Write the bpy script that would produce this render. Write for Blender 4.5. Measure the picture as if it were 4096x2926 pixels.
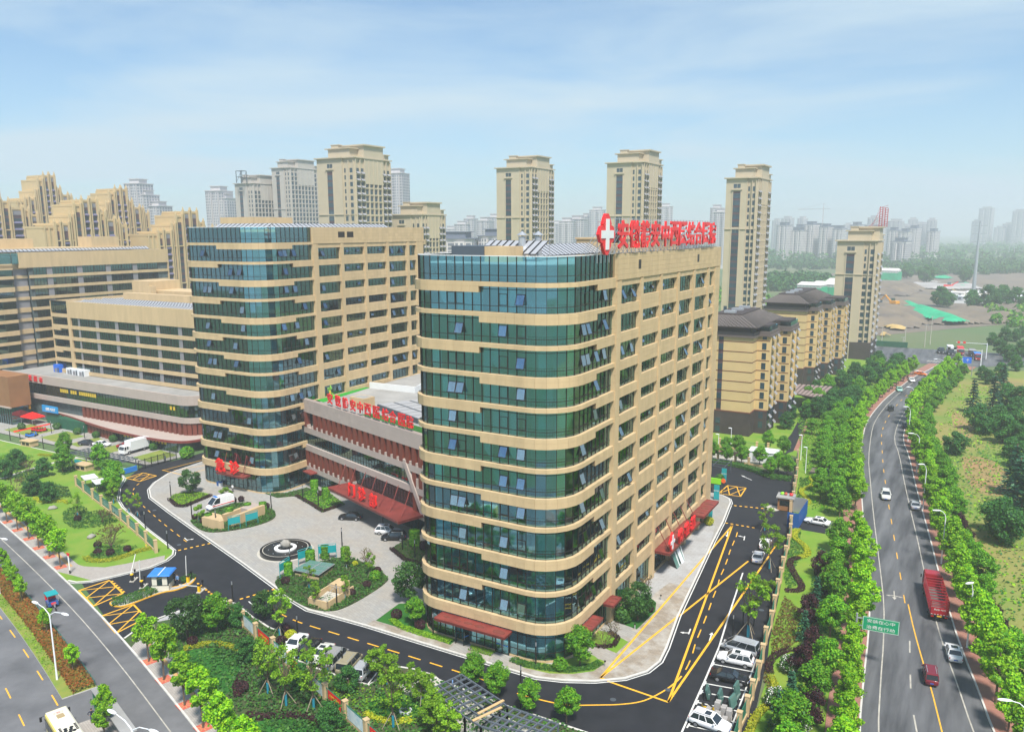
import bpy,math,random
import numpy as np
from mathutils import Matrix,Vector

for _o in list(bpy.data.objects):
    bpy.data.objects.remove(_o)
SC=bpy.context.scene
COL=SC.collection
R=random.Random(11)
PI=math.pi

# ---------------------------------------------------------------- camera
CAM_POS=Vector((0.0,0.0,56.0))
cd=bpy.data.cameras.new('camera')
cam=bpy.data.objects.new('camera',cd)
COL.objects.link(cam)
_p,_r,_s=0.183418,-0.003837,math.radians(-30)
_cp,_sp,_cr,_sr=math.cos(_p),math.sin(_p),math.cos(_r),math.sin(_r)
_F,_U,_X=Vector((0,_cp,-_sp)),Vector((0,_sp,_cp)),Vector((1,0,0))
_X2,_U2=_cr*_X+_sr*_U,-_sr*_X+_cr*_U
_yaw=Matrix.Rotation(-_s,3,'Z')          # the towers' facades lie along the world axes
_X2,_U2,_F=_yaw @ _X2,_yaw @ _U2,_yaw @ _F
_m=Matrix((_X2,_U2,-_F)).transposed().to_4x4()
_m.translation=CAM_POS
cam.matrix_world=_m
cd.sensor_width=36.0
cd.lens=3204.5/4096*36
cd.shift_y=53.9/4096
cd.clip_start=0.5
cd.clip_end=12000
SC.camera=cam

# ---------------------------------------------------------------- light
SUN_EL,SUN_AZ=math.radians(58),math.radians(-48)     # direction to the sun: low azimuth from +X
SC.view_settings.view_transform='Standard'
SC.view_settings.look='None'
SC.view_settings.gamma=1.0
SC.view_settings.use_curve_mapping=False
SC.view_settings.exposure=1.22
W=bpy.data.worlds.new('World')
SC.world=W
W.use_nodes=True
nt=W.node_tree
nt.nodes.clear()
def wn(t,**k):
    n=nt.nodes.new(t)
    for a,b in k.items():
        setattr(n,a,b)
    return n
out=wn('ShaderNodeOutputWorld'); bg=wn('ShaderNodeBackground')
sky=wn('ShaderNodeTexSky',sky_type='NISHITA',sun_disc=False)
sky.sun_elevation=SUN_EL
sky.sun_rotation=PI/2 -SUN_AZ
sky.altitude=50; sky.air_density=1.0; sky.dust_density=0.6; sky.ozone_density=2.0
tc=wn('ShaderNodeTexCoord'); mp=wn('ShaderNodeMapping')
mp.inputs['Rotation'].default_value=(0,0,math.radians(-28))
mp.inputs['Scale'].default_value=(1.1,1.6,7.5)
nz=wn('ShaderNodeTexNoise'); nz.inputs['Scale'].default_value=1.55; nz.inputs['Detail'].default_value=7; nz.inputs['Roughness'].default_value=.52
nz.inputs['Distortion'].default_value=.35
cr=wn('ShaderNodeValToRGB'); cr.color_ramp.elements[0].position=.43; cr.color_ramp.elements[1].position=.68
cr.color_ramp.elements[0].color=(.04,.04,.04,1); cr.color_ramp.elements[1].color=(.80,.80,.80,1)
mx=wn('ShaderNodeMix',data_type='RGBA'); mx.inputs[7].default_value=(5.4,6.8,7.8,1)
# thicker veil towards the horizon, all round
sx=wn('ShaderNodeSeparateXYZ'); mr=wn('ShaderNodeMapRange')
mr.inputs[1].default_value=-.02; mr.inputs[2].default_value=.30; mr.inputs[3].default_value=.55; mr.inputs[4].default_value=0.0
ad=wn('ShaderNodeMath',operation='ADD',use_clamp=True)
L=nt.links.new
L(tc.outputs['Generated'],mp.inputs[0]); L(mp.outputs[0],nz.inputs['Vector']); L(nz.outputs['Fac'],cr.inputs[0])
L(tc.outputs['Generated'],sx.inputs[0]); L(sx.outputs[2],mr.inputs[0]); L(mr.outputs[0],ad.inputs[0]); L(cr.outputs[0],ad.inputs[1])
tn=wn('ShaderNodeMix',data_type='RGBA',blend_type='MULTIPLY'); tn.inputs[0].default_value=1.0; tn.inputs[7].default_value=(.80,1.10,1.27,1)
L(sky.outputs[0],tn.inputs[6]); L(tn.outputs[2],mx.inputs[6]); L(ad.outputs[0],mx.inputs[0]); L(mx.outputs[2],bg.inputs[0]); L(bg.outputs[0],out.inputs[0])
bg.inputs[1].default_value=0.05
sd=bpy.data.lights.new('sun','SUN'); sd.energy=2.9; sd.angle=math.radians(9); sd.color=(1,.95,.88)
so=bpy.data.objects.new('sun',sd); COL.objects.link(so)
_d=Vector((math.cos(SUN_EL)*math.cos(SUN_AZ),math.cos(SUN_EL)*math.sin(SUN_AZ),math.sin(SUN_EL)))
so.rotation_euler=(-_d).to_track_quat('-Z','Y').to_euler()
so.location=(0,0,300)
SC.cycles.max_bounces=8
SC.cycles.transparent_max_bounces=16
SC.cycles.volume_bounces=1
SC.cycles.use_denoising=True

# ---------------------------------------------------------------- materials
MATS={}
def nodes(name):
    m=bpy.data.materials.new(name); m.use_nodes=True
    t=m.node_tree; b=t.nodes['Principled BSDF']
    MATS[name]=m
    return m,t,b
def rgba(c,k=1.0):return (c[0]*k,c[1]*k,c[2]*k,1)
def mat(name,c,rough=.7,metal=0,var=0.0,scale=.3,island=0.0,bump=0.0,bscale=None,spec=.4,c2=None,coat=0,detail=5,stretch=None):
    """plain surface with large soft stains (var), piece-to-piece variation (island) and fine relief (bump)"""
    m,t,b=nodes(name)
    b.inputs['Roughness'].default_value=rough; b.inputs['Metallic'].default_value=metal
    b.inputs['Specular IOR Level'].default_value=spec; b.inputs['Coat Weight'].default_value=coat
    b.inputs['Base Color'].default_value=rgba(c)
    if not (var or island or bump):return m
    g=t.nodes.new('ShaderNodeNewGeometry')
    col=None
    if var or c2:
        n=t.nodes.new('ShaderNodeTexNoise'); n.inputs['Scale'].default_value=scale; n.inputs['Detail'].default_value=detail; n.inputs['Roughness'].default_value=.6
        src=g.outputs['Position']
        if stretch:
            mm=t.nodes.new('ShaderNodeMapping'); mm.inputs['Scale'].default_value=stretch[:3]
            if len(stretch)>3:mm.inputs['Rotation'].default_value=(0,0,stretch[3])
            t.links.new(src,mm.inputs[0]); src=mm.outputs[0]
        t.links.new(src,n.inputs['Vector'])
        r=t.nodes.new('ShaderNodeValToRGB'); r.color_ramp.elements[0].position=.34; r.color_ramp.elements[1].position=.68
        c2=c2 or tuple(x*(1 -var) for x in c)
        r.color_ramp.elements[0].color=rgba(c2); r.color_ramp.elements[1].color=rgba(c)
        t.links.new(n.outputs['Fac'],r.inputs[0]); col=r.outputs[0]
    if island:
        mxx=t.nodes.new('ShaderNodeHueSaturation')
        mm=t.nodes.new('ShaderNodeMapRange'); mm.inputs[3].default_value=1 -island; mm.inputs[4].default_value=1+island*.6
        t.links.new(g.outputs['Random Per Island'],mm.inputs[0]); t.links.new(mm.outputs[0],mxx.inputs['Value'])
        if col:t.links.new(col,mxx.inputs['Color'])
        else:mxx.inputs['Color'].default_value=rgba(c)
        col=mxx.outputs[0]
    if col:t.links.new(col,b.inputs['Base Color'])
    if bump:
        n=t.nodes.new('ShaderNodeTexNoise'); n.inputs['Scale'].default_value=bscale or 8; n.inputs['Detail'].default_value=4
        t.links.new(g.outputs['Position'],n.inputs['Vector'])
        bp=t.nodes.new('ShaderNodeBump'); bp.inputs['Strength'].default_value=bump; bp.inputs['Distance'].default_value=.05
        t.links.new(n.outputs['Fac'],bp.inputs['Height']); t.links.new(bp.outputs[0],b.inputs['Normal'])
    return m
def paving(name,c1,c2,cm,bw,bh,mortar=.02,rot=0.0,stain=None,samt=.35,sscale=.12,rough=.75):
    """slabs on the ground: brick pattern in world x, y with big soft stains"""
    m,t,b=nodes(name); b.inputs['Roughness'].default_value=rough
    g=t.nodes.new('ShaderNodeNewGeometry'); mm=t.nodes.new('ShaderNodeMapping'); mm.inputs['Rotation'].default_value=(0,0,rot)
    br=t.nodes.new('ShaderNodeTexBrick'); br.inputs['Scale'].default_value=1; br.inputs['Brick Width'].default_value=bw; br.inputs['Row Height'].default_value=bh
    br.inputs['Mortar Size'].default_value=mortar; br.inputs['Color1'].default_value=rgba(c1); br.inputs['Color2'].default_value=rgba(c2); br.inputs['Mortar'].default_value=rgba(cm)
    t.links.new(g.outputs['Position'],mm.inputs[0]); t.links.new(mm.outputs[0],br.inputs['Vector'])
    n=t.nodes.new('ShaderNodeTexNoise'); n.inputs['Scale'].default_value=sscale; n.inputs['Detail'].default_value=7; n.inputs['Roughness'].default_value=.65
    t.links.new(g.outputs['Position'],n.inputs['Vector'])
    r=t.nodes.new('ShaderNodeValToRGB'); r.color_ramp.elements[0].position=.42; r.color_ramp.elements[1].position=.66
    r.color_ramp.elements[0].color=(0,0,0,1); r.color_ramp.elements[1].color=(samt,samt,samt,1)
    x=t.nodes.new('ShaderNodeMix'); x.data_type='RGBA'; x.inputs[7].default_value=rgba(stain or tuple(v*.7 for v in c1))
    t.links.new(n.outputs['Fac'],r.inputs[0]); t.links.new(r.outputs[0],x.inputs[0]); t.links.new(br.outputs['Color'],x.inputs[6]); t.links.new(x.outputs[2],b.inputs['Base Color'])
    bp=t.nodes.new('ShaderNodeBump'); bp.inputs['Strength'].default_value=.25; bp.inputs['Distance'].default_value=.02; bp.invert=True
    t.links.new(br.outputs['Fac'],bp.inputs['Height']); t.links.new(bp.outputs[0],b.inputs['Normal'])
    return m
def leafmat(name,cols,trans=.3,rough=.55):
    """leaf colour varies from leaf to leaf and a little from plant to plant"""
    m,t,b=nodes(name); b.inputs['Roughness'].default_value=rough; b.inputs['Specular IOR Level'].default_value=.3
    g=t.nodes.new('ShaderNodeNewGeometry'); r=t.nodes.new('ShaderNodeValToRGB')
    e=r.color_ramp.elements
    while len(e)<len(cols):e.new(.5)
    for i,c in enumerate(cols):e[i].position=i/max(1,len(cols) -1); e[i].color=rgba(c)
    t.links.new(g.outputs['Random Per Island'],r.inputs[0])
    oi=t.nodes.new('ShaderNodeObjectInfo'); mm=t.nodes.new('ShaderNodeMapRange'); mm.inputs[3].default_value=.78; mm.inputs[4].default_value=1.2
    t.links.new(oi.outputs['Random'],mm.inputs[0])
    h=t.nodes.new('ShaderNodeHueSaturation'); t.links.new(r.outputs[0],h.inputs['Color']); t.links.new(mm.outputs[0],h.inputs['Value'])
    t.links.new(h.outputs[0],b.inputs['Base Color'])
    tr=t.nodes.new('ShaderNodeBsdfTranslucent'); t.links.new(h.outputs[0],tr.inputs[0])
    ms=t.nodes.new('ShaderNodeMixShader'); ms.inputs[0].default_value=trans
    o=t.nodes['Material Output']
    t.links.new(b.outputs[0],ms.inputs[1]); t.links.new(tr.outputs[0],ms.inputs[2]); t.links.new(ms.outputs[0],o.inputs['Surface'])
    return m
def glassmat(name,tint,refl=.16,rough=.03,island=.12,gc=(.56,.90,.98)):
    """tinted coated facade glass: see-through with a mirror coat"""
    m,t,b=nodes(name); t.nodes.remove(b)
    tr=t.nodes.new('ShaderNodeBsdfTransparent'); gl=t.nodes.new('ShaderNodeBsdfGlossy'); gl.inputs['Roughness'].default_value=rough
    gl.inputs['Color'].default_value=rgba(gc)
    g=t.nodes.new('ShaderNodeNewGeometry'); mm=t.nodes.new('ShaderNodeMapRange'); mm.inputs[3].default_value=1 -island; mm.inputs[4].default_value=1+island
    h=t.nodes.new('ShaderNodeHueSaturation'); h.inputs['Color'].default_value=rgba(tint)
    t.links.new(g.outputs['Random Per Island'],mm.inputs[0]); t.links.new(mm.outputs[0],h.inputs['Value']); t.links.new(h.outputs[0],tr.inputs[0])
    fr=t.nodes.new('ShaderNodeFresnel'); fr.inputs[0].default_value=1.45
    a=t.nodes.new('ShaderNodeMath'); a.operation='ADD'; a.use_clamp=True; a.inputs[1].default_value=refl
    ms=t.nodes.new('ShaderNodeMixShader'); o=t.nodes['Material Output']
    t.links.new(fr.outputs[0],a.inputs[0]); t.links.new(a.outputs[0],ms.inputs[0]); t.links.new(tr.outputs[0],ms.inputs[1]); t.links.new(gl.outputs[0],ms.inputs[2]); t.links.new(ms.outputs[0],o.inputs['Surface'])
    return m

# ---------------------------------------------------------------- mesh helpers
class MB:
    def __init__(s):s.v=[]; s.f=[]; s.m=[]
    def face(s,pts,m=0):
        k=len(s.v); s.v += [tuple(p) for p in pts]; s.f.append(tuple(range(k,k+len(pts)))); s.m.append(m); return s
    def hexa(s,p,m=0):
        """8 corners: bottom ring 0-3 counter-clockwise, top ring 4-7"""
        k=len(s.v); s.v += [tuple(map(float,q)) for q in p]
        for a in ((3,2,1,0),(4,5,6,7),(0,1,5,4),(1,2,6,5),(2,3,7,6),(3,0,4,7)):
            s.f.append(tuple(k+i for i in a)); s.m.append(m)
        return s
    def box(s,x0,y0,z0,x1,y1,z1,m=0):
        if x1<x0:x0,x1=x1,x0
        if y1<y0:y0,y1=y1,y0
        return s.hexa(((x0,y0,z0),(x1,y0,z0),(x1,y1,z0),(x0,y1,z0),(x0,y0,z1),(x1,y0,z1),(x1,y1,z1),(x0,y1,z1)),m)
    def obox(s,cx,cy,a,lx,ly,z0,z1,m=0):
        c,n=math.cos(a),math.sin(a); hx,hy=lx/2,ly/2
        q=[(cx+x*c -y*n,cy+x*n+y*c) for x,y in ((-hx,-hy),(hx,-hy),(hx,hy),(-hx,hy))]
        return s.hexa([(x,y,z0) for x,y in q]+[(x,y,z1) for x,y in q],m)
    def prism(s,poly,z0,z1,m=0,mtop=None,bottom=False):
        a=sum(poly[i -1][0]*poly[i][1] -poly[i][0]*poly[i -1][1] for i in range(len(poly)))
        if a<0:poly=poly[::-1]
        k,n=len(s.v),len(poly)
        s.v += [(x,y,z0) for x,y in poly]+[(x,y,z1) for x,y in poly]
        s.f.append(tuple(range(k+n,k+2*n))); s.m.append(m if mtop is None else mtop)
        if bottom:s.f.append(tuple(range(k+n -1,k -1,-1))); s.m.append(m)
        for i in range(n):
            j=(i+1) % n; s.f.append((k+i,k+j,k+n+j,k+n+i)); s.m.append(m)
        return s
    def bar(s,p,q,w,h=None,m=0):
        """a square bar from p to q"""
        h=h or w; p,q=Vector(p),Vector(q); d=(q -p)
        if d.length<1e-6:return s
        d.normalize(); u=Vector((0,0,1)) if abs(d.z)<.95 else Vector((1,0,0))
        a=d.cross(u).normalized()*(w/2); b=a.cross(d).normalized()*(h/2)
        return s.hexa([p -a -b,p+a -b,q+a -b,q -a -b,p -a+b,p+a+b,q+a+b,q -a+b],m)
    def tube(s,pts,r,n=6,m=0,cap=True):
        pts=[Vector(p) for p in pts]; rs=r if isinstance(r,(list,tuple)) else [r]*len(pts)
        k0=len(s.v); a=None
        for i,p in enumerate(pts):
            d=(pts[min(i+1,len(pts) -1)] -pts[max(i -1,0)]).normalized()
            if a is None:
                a=d.cross(Vector((0,0,1)) if abs(d.z)<.9 else Vector((1,0,0))).normalized()
            a=(a -d*a.dot(d)).normalized(); b=d.cross(a)
            for j in range(n):
                t=2*PI*j/n; s.v.append(tuple(p+(a*math.cos(t)+b*math.sin(t))*rs[i]))
        for i in range(len(pts) -1):
            for j in range(n):
                j2=(j+1) % n; s.f.append((k0+i*n+j,k0+i*n+j2,k0+(i+1)*n+j2,k0+(i+1)*n+j)); s.m.append(m)
        if cap:
            s.f.append(tuple(k0+j for j in range(n -1,-1,-1))); s.m.append(m)
            e=k0+(len(pts) -1)*n; s.f.append(tuple(e+j for j in range(n))); s.m.append(m)
        return s
    def cyl(s,x,y,z0,z1,r,n=12,m=0,r2=None):
        return s.tube([(x,y,z0),(x,y,z1)],[r,r if r2 is None else r2],n,m)
    def lathe(s,prof,x=0,y=0,n=16,m=0):
        k=len(s.v)
        for r,z in prof:
            for j in range(n):s.v.append((x+r*math.cos(2*PI*j/n),y+r*math.sin(2*PI*j/n),z))
        for i in range(len(prof) -1):
            for j in range(n):
                j2=(j+1) % n; s.f.append((k+i*n+j,k+i*n+j2,k+(i+1)*n+j2,k+(i+1)*n+j)); s.m.append(m)
        return s
    def ball(s,c,r,nu=10,nv=7,m=0,jit=0.0,rnd=R):
        rx,ry,rz=(r,r,r) if not isinstance(r,(tuple,list)) else r
        k=len(s.v)
        for i in range(nv+1):
            th=PI*i/nv
            for j in range(nu):
                ph=2*PI*j/nu; q=1+(rnd.uniform(-jit,jit) if jit else 0)
                s.v.append((c[0]+rx*q*math.sin(th)*math.cos(ph),c[1]+ry*q*math.sin(th)*math.sin(ph),c[2]+rz*q*math.cos(th)))
        for i in range(nv):
            for j in range(nu):
                j2=(j+1) % nu; s.f.append((k+(i+1)*nu+j,k+(i+1)*nu+j2,k+i*nu+j2,k+i*nu+j)); s.m.append(m)
        return s
    def mesh(s,name,mats,smooth=False):
        me=bpy.data.meshes.new(name); me.from_pydata(s.v,[],s.f)
        for x in (mats if isinstance(mats,(list,tuple)) else [mats]):me.materials.append(MATS[x] if isinstance(x,str) else x)
        if any(s.m):me.polygons.foreach_set('material_index',s.m)
        if smooth:me.polygons.foreach_set('use_smooth',[True]*len(s.f))
        me.update(); return me
    def build(s,name,mats,parent=None,loc=None,kind=None,smooth=False,rz=0):
        return put(name,s.mesh(name,mats,smooth),parent,loc,kind,rz)
def put(name,me,parent=None,loc=None,kind=None,rz=0):
    o=bpy.data.objects.new(name,me); COL.objects.link(o)
    if parent is not None:o.parent=parent
    if loc:o.location=loc
    if rz:o.rotation_euler=(0,0,rz)
    if kind:o['kind']=kind
    return o
def tag(o,label,cat,group=None):
    o['label']=label; o['category']=cat
    if group:o['group']=group
    return o
def thing(name,label,cat,loc=(0,0,0),rz=0,group=None):
    o=bpy.data.objects.new(name,None); COL.objects.link(o); o.location=loc; o.rotation_euler=(0,0,rz); o.empty_display_size=.3
    return tag(o,label,cat,group)
def dup(root,loc,rz=None,label=None,group=None,scale=None):
    """a copy of a thing with copies of its parts and sub-parts, mesh data shared"""
    r=root.copy(); COL.objects.link(r); r.location=loc
    if rz is not None:r.rotation_euler=(0,0,rz)
    if scale is not None:r.scale=scale if isinstance(scale,(tuple,list)) else (scale,)*3
    if label:r['label']=label
    if group:r['group']=group
    for ch in list(root.children):
        c=ch.copy(); COL.objects.link(c); c.parent=r
        for g in ch.children:
            d=g.copy(); COL.objects.link(d); d.parent=c
    return r
def struct(name,mb,mats,loc=None):
    o=mb.build(name,mats,None,loc); o['kind']='structure'; return o
def pieces(name,boxes,m,parent,org=(0,0,0),limit=300):
    """many alike solid pieces: the nearest ones each an object, the rest joined as one part"""
    if not boxes:return
    B=np.array(boxes,float)
    c=B.mean(axis=1)+np.array((tuple(org)+(0,0))[:3]) -np.array(CAM_POS)
    o=np.argsort((c*c).sum(axis=1))
    for i in o[:limit]:
        q=MB(); ct=B[i].mean(axis=0); q.hexa(B[i] -ct); q.build(name,m,parent,tuple(ct))
    if len(o)>limit:
        q=MB()
        for i in o[limit:]:q.hexa(B[i])
        q.build(name,m,parent,None,'stuff')
def bx(x0,y0,z0,x1,y1,z1):
    if x1<x0:x0,x1=x1,x0
    if y1<y0:y0,y1=y1,y0
    return [(x0,y0,z0),(x1,y0,z0),(x1,y1,z0),(x0,y1,z0),(x0,y0,z1),(x1,y0,z1),(x1,y1,z1),(x0,y1,z1)]
_TXT={}
def text_mesh(s,size,depth,m,bold=.0):
    """lettering as a solid mesh, upright in x-z, centred on its own box"""
    key=(s,size,depth,m,bold)
    if key in _TXT:return _TXT[key]
    c=bpy.data.curves.new('lettering','FONT'); c.body=s; c.extrude=depth/2/size; c.offset=bold; c.resolution_u=1; c.size=1
    o=bpy.data.objects.new('lettering',c); COL.objects.link(o)
    dg=bpy.context.evaluated_depsgraph_get()
    me=bpy.data.meshes.new_from_object(o.evaluated_get(dg)); bpy.data.objects.remove(o); bpy.data.curves.remove(c)
    v=np.zeros(len(me.vertices)*3); me.vertices.foreach_get('co',v); v=v.reshape(-1,3)
    lo,hi=v.min(0),v.max(0); v=(v -(lo+hi)/2)*size
    w=np.stack([v[:,0],-v[:,2],v[:,1]],1)
    me.vertices.foreach_set('co',w.ravel()); me.materials.clear(); me.materials.append(MATS[m]); me.name='lettering'
    me['dim']=[float(x) for x in (hi -lo)*size]; me.update()
    _TXT[key]=me
    return me
def letters(s,parent,pos,h,depth,m,name='lettering',rz=0,wscale=1.0,bold=.0,tilt=0.0):
    me=text_mesh(s,1.0,depth,m,bold); d=me['dim']; k=h/max(d[1],.01)
    o=put(name,me,parent,pos); o.rotation_euler=(tilt,0,rz); o.scale=(k*wscale,1,k); return o
ORD=('first second third fourth fifth sixth seventh eighth ninth tenth eleventh twelfth thirteenth fourteenth fifteenth sixteenth seventeenth eighteenth nineteenth twentieth').split()
def nth(i):
    if i<20:return ORD[i]
    t=('twenty','thirty','forty','fifty','sixty','seventy','eighty','ninety')[(i+1) // 10 -2]; u=(i+1) % 10
    return t+'-' +ORD[u -1] if u else t[:-1]+'ieth'

# ---------------------------------------------------------------- material list
mat('stone_tan',(.58,.425,.235),.6,var=.15,stretch=(1,1,.18),scale=.7,island=.07,bump=.08,bscale=3)
mat('stone_joint',(.27,.18,.09),.8)
mat('stone_pink',(.44,.365,.32),.6,var=.1,scale=.3,island=.06,bump=.06,bscale=3)
mat('pink_joint',(.30,.245,.215),.8)
mat('fin_red',(.19,.042,.022),.6,var=.2,scale=1.2,island=.1)
mat('mullion',(.035,.026,.022),.4,metal=.3)
mat('inner_wall',(.68,.74,.76),.8,var=.12,scale=.4)
mat('inner_pale',(.84,.88,.86),.7)
mat('inner_dark',(.16,.20,.19),.8,var=.4,scale=.5)
mat('slab',(.42,.42,.40),.8)
mat('roof_deck',(.34,.335,.32),.8,var=.25,scale=.2)
mat('white_paint',(.78,.78,.76),.5)
mat('white_panel',(.72,.74,.74),.4,var=.06,scale=.6)
mat('steel_grey',(.10,.12,.14),.45,metal=.4)
mat('steel_light',(.50,.52,.54),.4,metal=.6)
mat('black_metal',(.018,.018,.02),.4,metal=.3)
mat('solar',(.40,.41,.43),.35,metal=.1,spec=.5,island=.15)
mat('red_sign',(.72,.018,.022),.4)
mat('red_bright',(.80,.012,.01),.4)
mat('red_canopy',(.24,.045,.035),.5,var=.35,scale=.6)
mat('puddle',(.16,.035,.03),.15)
mat('teal',(.008,.30,.32),.4)
mat('green_net',(.02,.42,.20),.8,var=.25,scale=.15)
mat('green_screen',(.012,.11,.055),.7,var=.3,scale=.6)
mat('blue_gate',(.008,.09,.34),.5,var=.2,scale=.8)
mat('blue_roof',(.03,.20,.62),.4)
mat('yellow_paint',(.86,.45,.03),.6,var=.15,scale=1.5)
mat('road_white',(.72,.72,.68),.6,var=.2,scale=1.2)
mat('line_worn',(.50,.47,.40),.7,var=.35,scale=.8)
mat('asphalt_new',(.009,.010,.014),.75,var=.35,scale=.35,bump=.1,bscale=12,c2=(.018,.019,.024),detail=8)
mat('asphalt_old',(.150,.152,.158),.62,scale=.30,bump=.1,bscale=10,c2=(.052,.053,.057),var=.5,detail=8,stretch=(1.5,.16,1,math.radians(-6)))
mat('asphalt_ave',(.165,.165,.17),.7,scale=.16,c2=(.095,.096,.10),var=.4,detail=8,bump=.1,bscale=10)
mat('kerb',(.62,.60,.55),.7,var=.2,scale=.8)
paving('plaza_stone',(.35,.34,.315),(.29,.285,.27),(.21,.205,.19),.9,.45,.018,math.radians(20),stain=(.33,.27,.19),samt=.4,sscale=.14)
paving('tan_paving',(.31,.255,.19),(.25,.21,.165),(.19,.16,.12),.6,.3,.018,math.radians(6),stain=(.46,.44,.40),samt=.8,sscale=.35)
paving('grey_slab',(.42,.42,.41),(.38,.38,.375),(.25,.25,.24),1.2,.6,.02,0,stain=(.25,.22,.19),samt=.5,sscale=.25)
paving('walk_brick',(.40,.37,.33),(.34,.31,.28),(.25,.22,.2),.5,.25,.018,math.radians(16),stain=(.30,.26,.22),samt=.4,sscale=.2)
paving('walk_red',(.36,.165,.115),(.30,.13,.095),(.22,.11,.08),.4,.2,.015,math.radians(6),stain=(.28,.17,.13),samt=.5,sscale=.2)
mat('tactile',(.55,.33,.13),.8,var=.2,scale=.8)
mat('lawn',(.105,.25,.012),.9,scale=.22,var=.3,c2=(.19,.27,.03),bump=.5,bscale=14,detail=8)
mat('lawn_deep',(.022,.135,.010),.9,scale=.3,var=.35,bump=.5,bscale=16)
mat('lawn_dry',(.24,.25,.045),.9,scale=.35,c2=(.13,.22,.025),var=.4,bump=.4,bscale=14,detail=8)
mat('bed_soil',(.035,.085,.018),.95,scale=.5,c2=(.07,.06,.028),var=.4,bump=.5,bscale=8)
mat('soil_dark',(.045,.022,.022),.95,var=.3,scale=1,bump=.6,bscale=8)
mat('bare_earth',(.34,.20,.09),.95,scale=.10,c2=(.20,.19,.06),var=.5,bump=.4,bscale=3,detail=9)
mat('turf_fake',(.02,.30,.02),.8,var=.15,scale=.8)
mat('concrete',(.52,.49,.42),.8,var=.2,scale=.4)
mat('rubble',(.135,.115,.10),.95,scale=.04,c2=(.21,.165,.115),var=.5,bump=.8,bscale=.6,detail=10)
mat('straw',(.58,.40,.15),.95,scale=.08,var=.4,bump=.6,bscale=1)
mat('gravel',(.44,.42,.40),.95,scale=.05,var=.3,bump=.5,bscale=1)
mat('wild_ground',(.10,.22,.022),.95,scale=.035,c2=(.27,.22,.07),var=.5,bump=.5,bscale=1.5,detail=10)
mat('far_ground',(.055,.14,.035),.95,scale=.006,c2=(.14,.15,.075),var=.5,bump=.4,bscale=.1,detail=9)
mat('stone_grey',(.36,.34,.30),.8,var=.3,scale=1.2,bump=.6,bscale=4)
mat('black_stone',(.012,.012,.014),.25,spec=.6)
mat('trunk',(.16,.11,.075),.9,var=.35,scale=3,bump=.4,bscale=12)
mat('trunk_wrap',(.015,.22,.30),.7)
mat('trunk_white',(.66,.65,.60),.8)
mat('stake',(.30,.25,.18),.8)
mat('red_ground',(.50,.11,.07),.8)
glassmat('glass',(.62,.88,.92),.2)
glassmat('glass_blue',(.52,.80,.85),.2)
glassmat('glass_clear',(.80,.9,.9),.10)
glassmat('glass_dark',(.42,.56,.58),.14)

# ---------------------------------------------------------------- polylines
def offset(pl,d):
    """polyline moved sideways by d (left of its direction is positive)"""
    o=[]
    for i,p in enumerate(pl):
        a,b=pl[max(i -1,0)],pl[min(i+1,len(pl) -1)]
        dx,dy=b[0] -a[0],b[1] -a[1]; l=math.hypot(dx,dy) or 1
        o.append((p[0] -dy/l*d,p[1]+dx/l*d))
    return o
def resample(pl,step):
    o=[pl[0]]; acc=0.0
    for a,b in zip(pl,pl[1:]):
        l=math.hypot(b[0] -a[0],b[1] -a[1]); t=step -acc
        while t <= l:
            o.append((a[0]+(b[0] -a[0])*t/l,a[1]+(b[1] -a[1])*t/l)); t += step
        acc=(acc+l) % step
    return o
def smooth(pl,n=2,closed=False):
    """corner cutting"""
    for _ in range(n):
        o=[] if closed else [pl[0]]
        k=len(pl)
        for i in range(k if closed else k -1):
            a,b=pl[i],pl[(i+1) % k]
            o += [(.75*a[0]+.25*b[0],.75*a[1]+.25*b[1]),(.25*a[0]+.75*b[0],.25*a[1]+.75*b[1])]
        if not closed:o.append(pl[-1])
        pl=o
    return pl
def ribbon(mb,pl,w,z,m=0):
    l,r=offset(pl,w/2),offset(pl,-w/2)
    for i in range(len(pl) -1):
        mb.face([(*r[i],z),(*r[i+1],z),(*l[i+1],z),(*l[i],z)],m)
    return mb
def wall_strip(mb,pl,w,z0,z1,m=0):
    l,r=offset(pl,w/2),offset(pl,-w/2)
    for i in range(len(pl) -1):
        mb.hexa([(*r[i],z0),(*r[i+1],z0),(*l[i+1],z0),(*l[i],z0),(*r[i],z1),(*r[i+1],z1),(*l[i+1],z1),(*l[i],z1)],m)
    return mb
def dashes(mb,pl,w,z,on,off,m=0,start=0):
    q=resample(pl,.5); i=int(start/.5); a,b=int(on/.5),int(off/.5)
    while i+a<len(q):
        ribbon(mb,q[i:i+a+1],w,z,m); i += a+b
    return mb
def sheet(name,poly,z,m):
    mb=MB(); a=sum(poly[i -1][0]*poly[i][1] -poly[i][0]*poly[i -1][1] for i in range(len(poly)))
    mb.face([(x,y,z) for x,y in (poly if a>0 else poly[::-1])]); return struct(name,mb,m)
def slab(name,poly,z0,z1,mtop,mside='kerb'):
    mb=MB(); mb.prism(poly,z0,z1,1,0); return struct(name,mb,[mtop,mside])
def inside(p,poly):
    x,y=p; c=False
    for i in range(len(poly)):
        (x1,y1),(x2,y2)=poly[i -1],poly[i]
        if (y1>y) != (y2>y) and x<(x2 -x1)*(y -y1)/(y2 -y1)+x1:c=not c
    return c

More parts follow.
